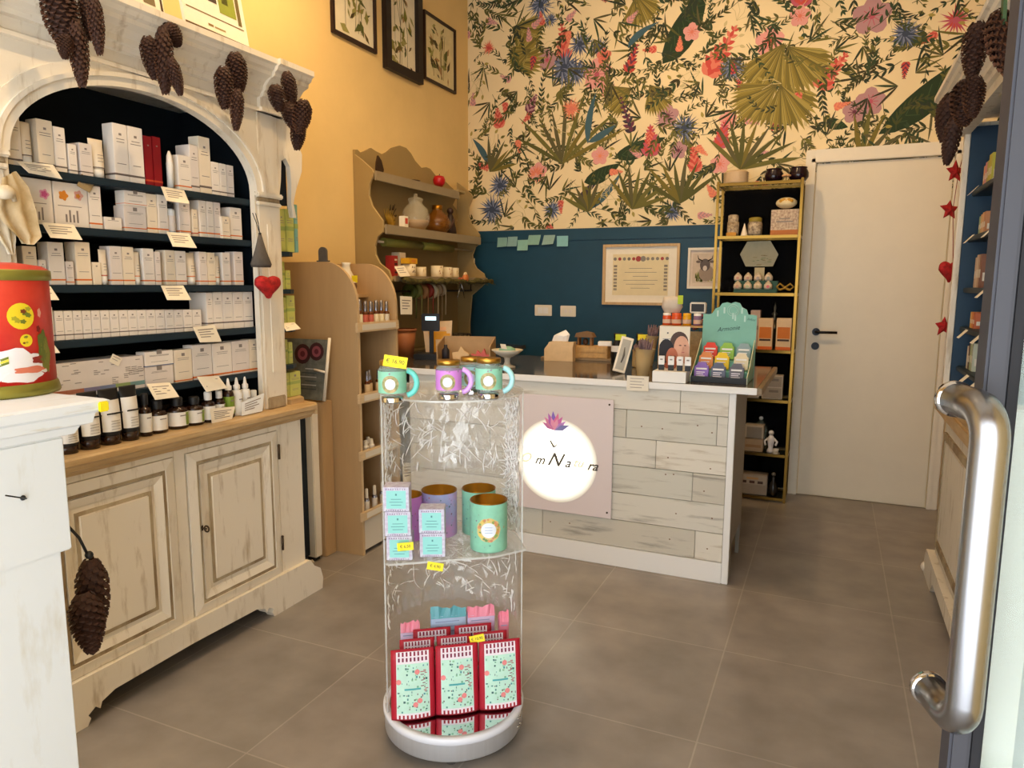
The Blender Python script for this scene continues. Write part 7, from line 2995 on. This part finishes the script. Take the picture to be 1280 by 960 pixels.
b.box((EX1 - .002, EY0 + .011, .04), (EX1 + .002, EY1 - .011, EZs[0] - .02), 'smoked')
b.build('smoked_side', et)


def es(px, k, y=EY0 + .09):
    return Vector((atY(px, 400, y).x, y, EZs[k] + .0006))


def ez(py, px=950, y=EY0 + .07):
    return atY(px, py, y).z


# top: woven basket and two dark pots
t = thing('ribbed_basket', 'pale ribbed round basket on top of the brass shelf', 'basket', es(912, 0))
b = B()
prof = [(0, 0), (.066, 0)]
for k in range(6):
    prof += [(.074 + .004, .010 + .012 * k), (.070, .016 + .012 * k)]
prof += [(.06, .082), (.055, .078), (0, .07)]
b.lathe(prof, paint('#c9ad88'), 28)
b.build('woven_wall', t)
for k, (px, r_, h_) in enumerate(((958, .056, .080), (988, .058, .082))):
    t = thing('dark_pot', 'glossy dark purple pot on the brass shelf top, %s of two' % ('left' if k == 0 else 'right'), 'pot', es(px, 0), group='dark pots on top of the brass shelf')
    b = B()
    b.lathe([(0, 0), (r_ * .7, 0), (r_, h_ * .3), (r_, h_ * .62), (r_ * .8, h_ * .9), (r_ * .8, h_), (r_ * .74, h_), (r_ * .7, h_ * .2), (0, h_ * .15)], paint('#1c0c18', .12), 26)
    b.build('pot_wall', t)
    b = B()
    b.tube([(r_ * .8 * math.cos(2 * PI * i / 24), r_ * .8 * math.sin(2 * PI * i / 24), h_) for i in range(24)], .003, paint('#2a1622', .15), 6, closed=True)
    b.build('rim', t)
t = thing('small_bloom', 'small cream flower between the dark pots on the brass shelf', 'flower', es(973, 0, EY0 + .03))
b = B()
for k in range(7):
    a = 2 * PI * k / 7
    b.ball((.016 * math.cos(a), .016 * math.sin(a), .03), .012, paint('#d9a878'), 8, 6, (1, 1, .6))
b.ball((0, 0, .032), .008, paint('#b86a34'), 8, 6)
b.build('petals', t)
b = B()
b.tube([(0, 0, 0), (0, 0, .028)], .003, paint('#5a6a2a'), 6)
b.build('stem', t)


# second board
def gift_set(px0, px1, py, k, label, body, accents, y=EY0 + .03, name='gift_set', dep=.09):
    x0, x1 = atY(px0, 400, y).x, atY(px1, 400, y).x
    h_ = ez(py, (px0 + px1) / 2, y) - EZs[k]
    t = thing(name, label, 'gift set', ((x0 + x1) / 2, y, EZs[k] + .0006))
    w_ = (x1 - x0) / 2
    b = B()
    b.box((-w_, 0, 0), (w_, dep, h_), body, .002)
    b.build('carton', t)
    b = B()
    q = random.Random(int(px0 * 7 + k))
    for u0, u1, v0, v1, m in accents:
        b.box((-w_ + 2 * w_ * u0, -.0012 - .0001 * q.random(), h_ * v0), (-w_ + 2 * w_ * u1, -.0004, h_ * v1), m)
    b.build('front_print', t)
    return t


def _jar(px, k, r_, h_, label, body, lid, y=EY0 + .06, grp_=None, name='round_jar', lidh=.25):
    t = thing(name, label, 'jar', es(px, k, y), group=grp_)
    b = B()
    b.lathe([(0, 0), (r_ * .9, 0), (r_, h_ * .15), (r_, h_ * .65), (r_ * .85, h_ * (1 - lidh))], body, 20)
    b.build('jar_body', t)
    b = B()
    b.lathe([(r_ * .9, h_ * (1 - lidh)), (r_ * .9, h_ * .95), (r_ * .6, h_), (0, h_)], lid, 20)
    b.build('lid', t)
    return t


mat('speckle', '#cbb99a', .6, col2='#6a5648', scale=60)
mat('speckle2', '#d9c6a8', .6, col2='#9a7a6a', scale=70)
_jar(911, 1, .036, .135, 'speckled jar with an amber foot at the left end of the second brass shelf board', 'speckle', 'speckle', lidh=.4)
_jar(938, 1, .044, .115, 'speckled jar with an olive gold lid on the second brass shelf board', 'speckle', paint('#8a7a2a'))
t = gift_set(957, 991, 262, 1, 'patterned gift box with an orange base on the second brass shelf board', 'speckle2', ((0, 1, 0, .2, paint('#b86a1e')), (.2, .8, .5, .55, 'print_grey'), (.3, .7, .62, .66, 'print_grey')))
t = thing('wrapped_soap', 'plump cream wrapped soap lying on the patterned gift box', 'soap', es(975, 1, EY0 + .07) + Vector((0, 0, ez(262, 975) - EZs[1] + .004)))
b = B()
b.ball((0, 0, .034), .062, paint('#e0cda0'), 18, 10, (1, .7, .55))
b.build('soap_body', t)
b = B()
for k in range(5):
    b.ball((-.03 + .015 * k, -.03, .042 + .006 * (k % 2)), .012, paint('#c9952e'), 8, 6)
b.build('gold_motif', t)
t = thing('white_cone', 'small folded white paper cone on the second brass shelf board', 'ornament', es(925, 1, EY0 + .02))
b = B()
b.lathe([(.022, 0), (.002, .075), (0, .076)], paint('#e6d9c4'), 12)
b.lathe([(0, .001), (.022, .001)], paint('#e6d9c4'), 12)
b.build('paper', t)
b = B()
b.box((-.03, 0, 0), (.03, .035, .022), paint('#c98a14'), .002)
tag(b.build('amber_bar', loc=es(909, 1, EY0 + .0)), 'small amber bar in front of the speckled jar on the brass shelf', 'soap')

# third board: jar display with a hexagonal crown
p = es(944, 2, EY0 + .02)
ch = thing('jar_display', 'green stepped display with a pale hexagonal crown on the brass shelf', 'display', p)
x0, x1 = atY(915, 400, p.y).x - p.x, atY(969, 400, p.y).x - p.x
b = B()
b.box((x0, 0, 0), (x1, .12, .022), paint('#1c4a36'), .002)
b.box((x0, .055, .022), (x1, .12, .075), paint('#1c4a36'), .002)
b.build('steps', ch)
b = B()
hz = [(925, 318), (934, 302), (963, 301), (973, 318), (966, 333), (932, 333)]
poly = [(atY(x, y, p.y + .12).x - p.x, atY(x, y, p.y + .12).z - p.z) for x, y in hz]
b.prism(list(reversed(poly)), .121, .127, paint('#b7ab86'), 'xz')
b.box((-.03, .119, .075), (.03, .124, .16), paint('#b7ab86'))
q = random.Random(3)
for k in range(14):
    u, v = q.uniform(-.05, .07), q.uniform(.16, .24)
    b.box((u, .1202, v), (u + q.uniform(.008, .03), .1208, v + .004), paint(q.choice(('#8a7a4a', '#9a8a5a', '#7a8a5a'))))
b.build('crown', ch)
for r_ in range(2):
    for c in range(4):
        px = (921, 933.5, 946, 959)[c]
        y = p.y + (.026 if r_ == 0 else .085)
        z = p.z + (.0226 if r_ == 0 else .0756)
        col = (('#c9a08a', '#b9c09a', '#c2b48a', '#d06a70'), ('#c89a86', '#b9907f', '#a89a92', '#8f9488'))[r_][c]
        t = thing('honey_pot', 'small cream lidded pot, %s in the %s row of the green stepped display' % (ORD[c], ('front', 'back')[r_]), 'jar', (atY(px, 380, y).x, y, z), group='little pots on the green stepped display')
        b = B()
        b.lathe([(0, 0), (.022, 0), (.026, .012), (.024, .030), (.016, .036)], paint('#d9c7b0'), 16)
        b.lathe([(0, 0), (.010, 0)], paint(col), 10, (0, -.0262, .017), 'y')
        b.build('pot_body', t)
        b = B()
        b.lathe([(.017, .034), (.018, .040), (.008, .046), (.006, .052), (0, .054)], paint('#c9b79a'), 14)
        b.build('lid', t)
t = thing('gold_bow', 'gold ribbon bow at the right end of the third brass shelf board', 'bow', es(979, 2, EY0 + .06) + Vector((0, 0, .013)))
b = B()
for s_ in (-1, 1):
    b.tube([(0, 0, .02), (s_ * .03, -.008, .045), (s_ * .05, 0, .025), (s_ * .03, .006, .008), (0, 0, .018)], .006, paint('#a8822a'), 7)
b.ball((0, 0, .02), .011, paint('#b9923a'), 8, 6)
b.build('loops', t)
b = B()
for s_ in (-1, 1):
    b.tube([(0, 0, .016), (s_ * .02, -.02, .006), (s_ * .035, -.03, .006)], .004, paint('#a8822a'), 6)
b.build('tails', t)

# fourth board: two orange boxes, a finial dome behind them
for k, (x0, x1) in enumerate(((948.5, 966.5), (971, 990))):
    gift_set(x0, x1, 398, 3, 'cream and orange boxed set on the brass shelf, %s of two' % ('left' if k == 0 else 'right'), paint('#dfc096'), ((.08, .92, .36, .72, paint('#d0741a')), (.1, .88, .28, .34, paint('#3a2010')), (0, 1, .0, .1, paint('#dd6a1c'))), EY0 + .012, dep=.06)
t = thing('finial_lid', 'dark silver ornate dish lid with a tall finial on the fourth brass shelf board', 'dish', es(968, 3, EY0 + .135))
b = B()
b.lathe([(0, 0), (.04, 0), (.04, .12), (.052, .125), (.048, .14), (.03, .165), (.012, .18)], paint('#5a5040', .3, .6), 22)
b.build('dome', t)
b = B()
b.lathe([(.012, .178), (.018, .19), (.008, .205), (.02, .22), (.006, .235), (.009, .26), (.0, .30)], paint('#6a6250', .3, .6), 16)
b.build('finial', t)
gift_set(938, 950, 388, 3, 'pinkish carton behind the teal tea display on the brass shelf', paint('#b9a090'), ((.1, .9, .5, .6, 'print_grey'),), EY0 + .04)
# fifth board: silver-print boxes
AC = ((.05, .95, .08, .92, paint('#8f8578')), (.12, .3, .2, .8, paint('#4a443c')), (.4, .9, .25, .45, paint('#c9c0b0')), (.35, .8, .55, .75, paint('#6a6258')))
h_lo = ez(484, 970) - EZs[4]
gift_set(957, 983, 484, 4, 'grey printed soap box, lower of the stack on the fifth brass shelf board', paint('#b9ac9a'), AC, EY0 + .02)
t = gift_set(957, 983, 484, 4, 'grey printed soap box, upper of the stack on the fifth brass shelf board', paint('#b9ac9a'), AC, EY0 + .02)
t.location.z += h_lo + .001
gift_set(934, 953, 484, 4, 'white printed soap box half hidden by the counter on the fifth brass shelf board', paint('#cfc6b8'), AC, EY0 + .02)
# sixth board
h_lo = ez(548, 950) - EZs[5]
gift_set(937, 962, 548, 5, 'brownish carton, lower of the stack on the sixth brass shelf board', paint('#9a8468'), ((.1, .9, .3, .5, paint('#8a6a48')),), EY0 + .02)
t = gift_set(938, 962, 548, 5, 'greyish framed carton, upper of the stack on the sixth brass shelf board', paint('#a89c8c'), ((.1, .9, .12, .88, paint('#7a736a')), (.2, .8, .3, .5, paint('#958c80'))), EY0 + .02)
t.location.z += h_lo + .001
t = thing('white_figurine', 'white porcelain figurine on the sixth brass shelf board', 'figurine', es(972, 5, EY0 + .05))
b = B()
b.lathe([(0, 0), (.026, 0), (.022, .012), (.014, .03), (.02, .06), (.024, .085), (.012, .11), (0, .112)], paint('#d9d6d8', .25), 16)
b.build('robe', t)
b = B()
b.ball((0, 0, .126), .017, paint('#d9d6d8', .25), 12, 8)
b.build('head', t)
for s_ in (-1, 1):
    b = B()
    b.tube([(s_ * .018, 0, .09), (s_ * .038, -.01, .07), (s_ * .03, -.025, .05)], .007, paint('#d9d6d8', .25), 8)
    b.build('arm', t)
t = thing('little_cup', 'small white cup beside the porcelain figurine', 'cup', es(979, 5, EY0 + .02))
b = B()
b.lathe([(0, 0), (.012, 0), (.018, .03), (.016, .03), (.010, .004), (0, .004)], paint('#cfc9c0', .3), 16)
b.build('bowl', t)
b = B()
b.lathe([(.020, .0), (.026, .004), (.0, .002)], paint('#cfc9c0', .3), 16)
b.build('saucer', t)
t = thing('glass_bell', 'clear knobbed glass lid behind the cartons of the sixth brass shelf board', 'lid', es(958, 5, EY0 + .15))
b = B()
b.lathe([(.045, 0), (.046, .12), (.03, .17), (.0, .19)], 'glass_wall', 22)
b.build('dome', t)
b = B()
b.ball((0, 0, .20), .014, paint('#e8e8ea', .1), 12, 8)
b.build('knob', t)
# bottom board
gift_set(932, 970, 594, 6, 'wide pale printed carton on the bottom brass shelf board', paint('#8f8274'), ((.04, .96, .5, .96, paint('#a09484')), (.1, .3, .55, .68, paint('#3a2420')), (.4, .58, .55, .68, paint('#4a2c24')), (.68, .86, .55, .68, paint('#3a2420')), (.3, .7, .75, .85, paint('#b58a5a'))), EY0 + .02)
t = thing('dark_decanter', 'dark glass decanter at the right end of the bottom brass shelf board', 'bottle', es(978, 6, EY0 + .04))
b = B()
b.lathe([(0, 0), (.026, 0), (.03, .05), (.02, .085), (.010, .10), (.010, .13)], paint('#2a2724', .15), 18)
b.build('bottle_body', t)
b = B()
b.ball((0, 0, .142), .014, paint('#6a6258', .2), 12, 8)
b.build('stopper', t)
# dried flowers beside the brass shelf
t = thing('dried_flowers', 'dried reddish flowers in a slim vase behind the teal tea display', 'flowers', (-.655, 4.05, CT + .0006))
b = B()
b.lathe([(0, 0), (.02, 0), (.026, .04), (.014, .09), (.016, .12), (.012, .12), (0, .02)], paint('#3a4a2c', .2), 18)
b.build('vase', t)
b = B()
q = random.Random(12)
for k in range(9):
    x, y, z = q.uniform(-.05, .06), q.uniform(-.03, .03), q.uniform(.19, .28)
    b.tube([(0, 0, .1), (x * .5, y * .5, .16), (x, y, z)], .002, paint('#4a5a2a'), 5)
    for i in range(4):
        b.ball((x + q.uniform(-.012, .012), y + q.uniform(-.01, .01), z + q.uniform(-.012, .012)), .009, paint(q.choice(('#8a3a48', '#c98a7a', '#d9b8a0', '#6a2430'))), 7, 5)
b.build('blossoms', t)

# ------------------------------------------------------------------ second hutch on the right wall
RX = .50
h2 = thing('side_hutch', 'off-white hutch with navy inside along the right wall, partly behind the entrance door', 'cabinet', (.78, 2.9, 0))
Y0_, Y1_ = 1.75, 3.87
mat('navy_panel', '#1f3d55', .6, var=.1, scale=6)
b = W(h2)
b.box((RX + .02, Y0_, .10), (WR - .005, Y1_ - .06, .80), 'old_white', .003)
b.build('carcass', h2)
for y0, y1 in ((1.85, 2.78), (2.84, 3.74)):
    b = W(h2)
    b.box((RX + .004, y0, .15), (RX + .018, y1, .78), 'old_white', .003)
    d = b.build('door', h2)
    b = W(h2)
    ring(b, y0 + .05, y1 - .05, .20, .73, .03, RX - .006, RX + .004, 'old_white_worn')
    e = b.build('door_moulding')
    e.parent = d
    b = W(h2)
    b.box((RX - .004, y0 + .09, .24), (RX + .004, y1 - .09, .69), 'old_white', .003)
    e = b.build('door_panel')
    e.parent = d
    b = W(h2)
    yk = y1 - .07 if y1 < 3 else y0 + .07
    b.box((RX - .010, yk - .008, .54), (RX + .004, yk + .008, .62), 'etag_brass', .003)
    e = b.build('key_plate')
    e.parent = d
b = W(h2)
b.prism([(Y0_, 0), (Y0_ + .2, 0), (Y0_ + .26, .06), (3.55, .06), (3.62, 0), (Y1_, 0), (Y1_ + .012, .05), (Y1_ - .01, .10), (Y1_ - .04, .13), (Y0_, .13)], RX - .02, RX + .02, 'old_white', 'yz')
b.build('plinth', h2)
b = W(h2)
b.ball((RX - .006, Y1_ - .0, .028), .028, 'old_white', 14, 8)
b.build('foot', h2)
b = W(h2)
b.box((RX - .03, Y0_, .80), (WR - .005, Y1_ + .01, .86), 'board_wood', .008)
b.build('worktop', h2)
UX2 = .490
b = W(h2)
b.box((UX2, 3.835, .861), (UX2 + .024, 3.865, 2.10), 'old_white', .003)
b.build('post', h2)
b = W(h2)
b.box((UX2 + .025, 3.845, .861), (WR - .005, 3.865, 2.10), 'old_white', .002)
b.build('end_panel', h2)
b = W(h2)
b.box((UX2, Y0_, .861), (UX2 + .035, Y0_ + .12, 2.10), 'old_white', .003)
b.build('post', h2)
b = W(h2)
b.box((UX2 + .025, 3.828, .861), (WR - .03, 3.843, 2.08), 'navy_panel')
b.box((WR - .028, Y0_, .861), (WR - .012, 3.827, 2.10), 'navy_inside')
b.build('navy_lining', h2)
b = W(h2)
cp2 = [(2 * .0 + UX2 - (x - UX) , z) for x, z in cp]
b.prism(cp2, Y0_, 3.90, 'old_white', 'xz')
b.box((UX2 + .02, Y0_, 2.12), (WR - .005, 3.88, 2.22), 'old_white')
b.build('cornice', h2)
b = W(h2)
yc_, ry_ = 2.78, .92
ar = [(yc_ + ry_ * math.cos(PI * i / 24), 1.74 + .27 * math.sin(PI * i / 24)) for i in range(25)]
b.prism([(Y0_ + .121, 2.03), (Y0_ + .121, 2.10), (3.834, 2.10), (3.834, 2.07)] + [(3.834 - (3.834 - Y0_ - .121) * i / 12, 2.035 + .03 * abs(math.cos(PI * i / 12))) for i in range(1, 12)], UX2, UX2 + .03, 'old_white', 'yz')
b.build('arch_front', h2)
RZ = [1.80, 1.60, 1.375, 1.20, 1.02]
for z in RZ:
    b = W(h2)
    b.box((UX2 + .045, Y0_ + .12, z - .022), (WR - .03, 3.827, z), 'navy_shelf', .003)
    b.build('shelf', h2)


# goods standing on those shelves, near their front edge
def rx(px, py, xf=.60):
    return atX(px, py, xf)


GR = [(1226, 205, 0, '#d9a07a', .09, 'salmon carton'), (1231, 200, 0, '#d98a90', .10, 'pink carton'), (1238, 192, 0, '#b9a85a', .10, 'olive yellow carton'), (1245, 185, 0, '#c9b83a', .12, 'yellow carton'), (1251, 178, 0, '#c8c04a', .12, 'yellow-green carton'),
      (1230, 255, 1, '#8fae86', .08, 'pale green carton'), (1238, 250, 1, '#d9a66a', .085, 'amber carton'), (1246, 245, 1, '#dfae78', .09, 'tan carton'), (1251, 240, 1, '#c98a5a', .09, 'brown carton'),
      (1223, 315, 2, '#c9ae94', .13, 'thin brown book'), (1228, 312, 2, '#d9c2a6', .14, 'thin cream book'), (1233, 310, 2, '#c4a082', .14, 'thin tan book'), (1239, 308, 2, '#8a5a40', .14, 'thin dark book'),
      (1219, 374, 3, '#dcae5a', .07, 'cream carton with orange front'), (1227, 373, 3, '#d8843a', .07, 'orange carton'), (1234, 372, 3, '#c4683f', .07, 'red-orange carton'),
      (1210, 430, 4, '#d9cdb4', .10, 'white and brown carton'), (1217, 428, 4, '#5a3f2a', .11, 'brown jar carton'), (1224, 426, 4, '#a9b584', .12, 'sage carton'), (1230, 424, 4, '#c6c9ae', .12, 'pale sage carton')]
cnt = {}
for k, (px, py, sh, col, hh_, nm) in enumerate(GR):
    p = rx(px, py)
    cnt[sh] = cnt.get(sh, -1) + 1
    p.y = 3.70 - .037 * cnt[sh]
    b = B()
    b.box((0, -.017, 0), (.05, .017, hh_), paint(col), .001)
    b.box((-.0005, -.010, hh_ * .3), (0, .010, hh_ * .55), paint('#e6dcc8'))
    b.box((.008, -.0176, hh_ * .2), (.04, -.0172, hh_ * .45), paint('#e6dcc8'))
    tag(b.build('side_carton' if 'book' not in nm else 'thin_book', loc=(.556, p.y, RZ[sh] + .0006)), '%s on the %s shelf of the right-hand hutch by the door' % (nm, ('top', 'second', 'third', 'fourth', 'lowest')[sh]), 'book' if 'book' in nm else 'box', 'goods in the right-hand hutch')
for k, (x0, y0_, x1_, y1_, sh) in enumerate(((1219, 226, 1229, 206, 0), (1254, 204, 1258, 196, 0), (1210, 284, 1222, 272, 1), (1240, 272, 1250, 260, 1), (1233, 338, 1241, 326, 2), (1208, 400, 1216, 386, 3), (1226, 404, 1236, 390, 3), (1208, 470, 1222, 460, 4), (1220, 480, 1228, 468, 4))):
    A, C_ = atX(x0, y0_, .52), atX(x1_, y1_, .53)
    yy = min(max(A.y, C_.y), 3.6)
    b = B()
    b.add([(-.02, -.03, -.035), (-.02, .03, -.035), (.012, .03, 0), (.012, -.03, 0), (-.0205, -.03, -.0345), (-.0205, .03, -.0345), (.0115, .03, .0005), (.0115, -.03, .0005)], [(0, 1, 2, 3), (7, 6, 5, 4), (0, 4, 5, 1), (1, 5, 6, 2), (2, 6, 7, 3), (3, 7, 4, 0)], 'paper')
    tag(b.build('shelf_card', loc=(UX2 + .024, min(A.y, 3.62), RZ[sh] - .002)), 'slanting price card, %s down the edge of the right-hand hutch shelves' % ORD[k], 'price card', 'price cards in the right-hand hutch')
for k, (px, py, col) in enumerate(((1212, 476, '#7a2a20'), (1220, 482, '#a8604a'))):
    p = rx(px, py)
    t = thing('candle_jar', '%s round jar on the lower right hutch board' % ('dark red' if k == 0 else 'pinkish'), 'jar', (.60 + .05 * k, min(p.y, 3.62) - .05 * k, .8612))
    b = B()
    b.lathe([(0, 0), (.03, 0), (.034, .02), (.032, .06), (.028, .066)], paint(col), 18)
    b.build('jar_body', t)
    b = B()
    b.lathe([(.03, .066), (.03, .078), (0, .08)], paint('#d9b9a8'), 18)
    b.build('lid', t)

pr_ = lambda px, py: atX(px, py, .335)
for k, (p0, p1, r_, ds_) in enumerate((((1222, 28), (1214, 100), 14, 'upper ribbed'), ((1248, 18), (1262, 92), 17, 'upper dark'), ((1208, 100), (1204, 158), 16, 'middle left'), ((1219, 96), (1215, 148), 12, 'middle right'), ((1190, 118), (1180, 178), 14, 'lower slanting'), ((1195, 145), (1183, 206), 10, 'lowest'))):
    pine_cone(p0, p1, r_, pr_, '%s dark pine cone in the bunch at the right-hand hutch corner' % ds_, 'pine cones on the right-hand hutch')
t = thing('cone_ribbon', 'dark green ribbon strip among the pine cones of the right-hand hutch', 'ribbon', pr_(1255, 28))
b = B()
b.prism([(-.02, -.055), (.01, -.055), (.04, .07), (.012, .07)], -.004, .004, paint('#3f5a38'), 'yz')
b.build('strip', t)
b = B()
b.tube([(0, .03, .07), (0, .035, .09), (0, .01, .10)], .004, paint('#3f5a38'), 6)
b.build('loop', t)

# red garland down the door side
GX = [(1194, 215, 'star'), (1187, 262, 'star'), (1187, 340, 'heart'), (1180, 408, 'star')]
for k, (px, py, kd) in enumerate(GX):
    p = atX(px, py, .49)
    lab = ('red felt star on the garland beside the door, top one', 'dark red felt star on the garland beside the door, second from the top', 'red felt heart on the garland beside the door', 'red felt star on the garland beside the door, lowest one')[k]
    if kd == 'heart':
        o = heart_b(.11, .018, 'heart_red', bump=.06).build('felt_heart', loc=p, rot=R(-60))
    else:
        b = B()
        pts = []
        q = random.Random(k)
        for i in range(10):
            a = PI / 2 + PI * i / 5
            rr = (.052 if i % 2 == 0 else .026) * q.uniform(.85, 1.15)
            pts.append((rr * math.cos(a), rr * math.sin(a)))
        vs = [(.011, 0, 0), (-.011, 0, 0)] + [(0, u, v) for u, v in pts]
        b.add(vs, [(0, 2 + i, 2 + (i + 1) % 10) for i in range(10)] + [(1, 2 + (i + 1) % 10, 2 + i) for i in range(10)], 'heart_red')
        o = b.build('felt_star', loc=p, rot=R(-60))
    tag(o, lab, 'ornament', 'red felt garland beside the door')
A, C_ = atX(1200, 196, .49), atX(1180, 415, .49)
t = thing('garland_string', 'thin string of the red felt garland beside the door', 'string', A)
b = B()
b.tube([(.012, 0, .06), (.012, 0, 0)] + [atX(px, py, .49) - A + Vector((.014, 0, 0)) for px, py, _ in GX] + [C_ - A + Vector((.012, 0, -.03))], .0018, paint('#8a2a20'), 5)
b.build('strand', t)

# a thing built of a single mesh needs no empty above it
for e in [o for o in list(COL.objects) if o.type == 'EMPTY' and o.parent is None]:
    ch = list(e.children)
    if len(ch) == 1 and ch[0].type == 'MESH' and not ch[0].children:
        c = ch[0]
        bpy.context.view_layer.update()
        mw = c.matrix_world.copy()
        nm = e.name
        props = {k: e[k] for k in ('label', 'category', 'group', 'kind') if k in e}
        c.parent = None
        c.matrix_world = mw
        bpy.data.objects.remove(e)
        c.name = nm
        for k, v in props.items():
            c[k] = v
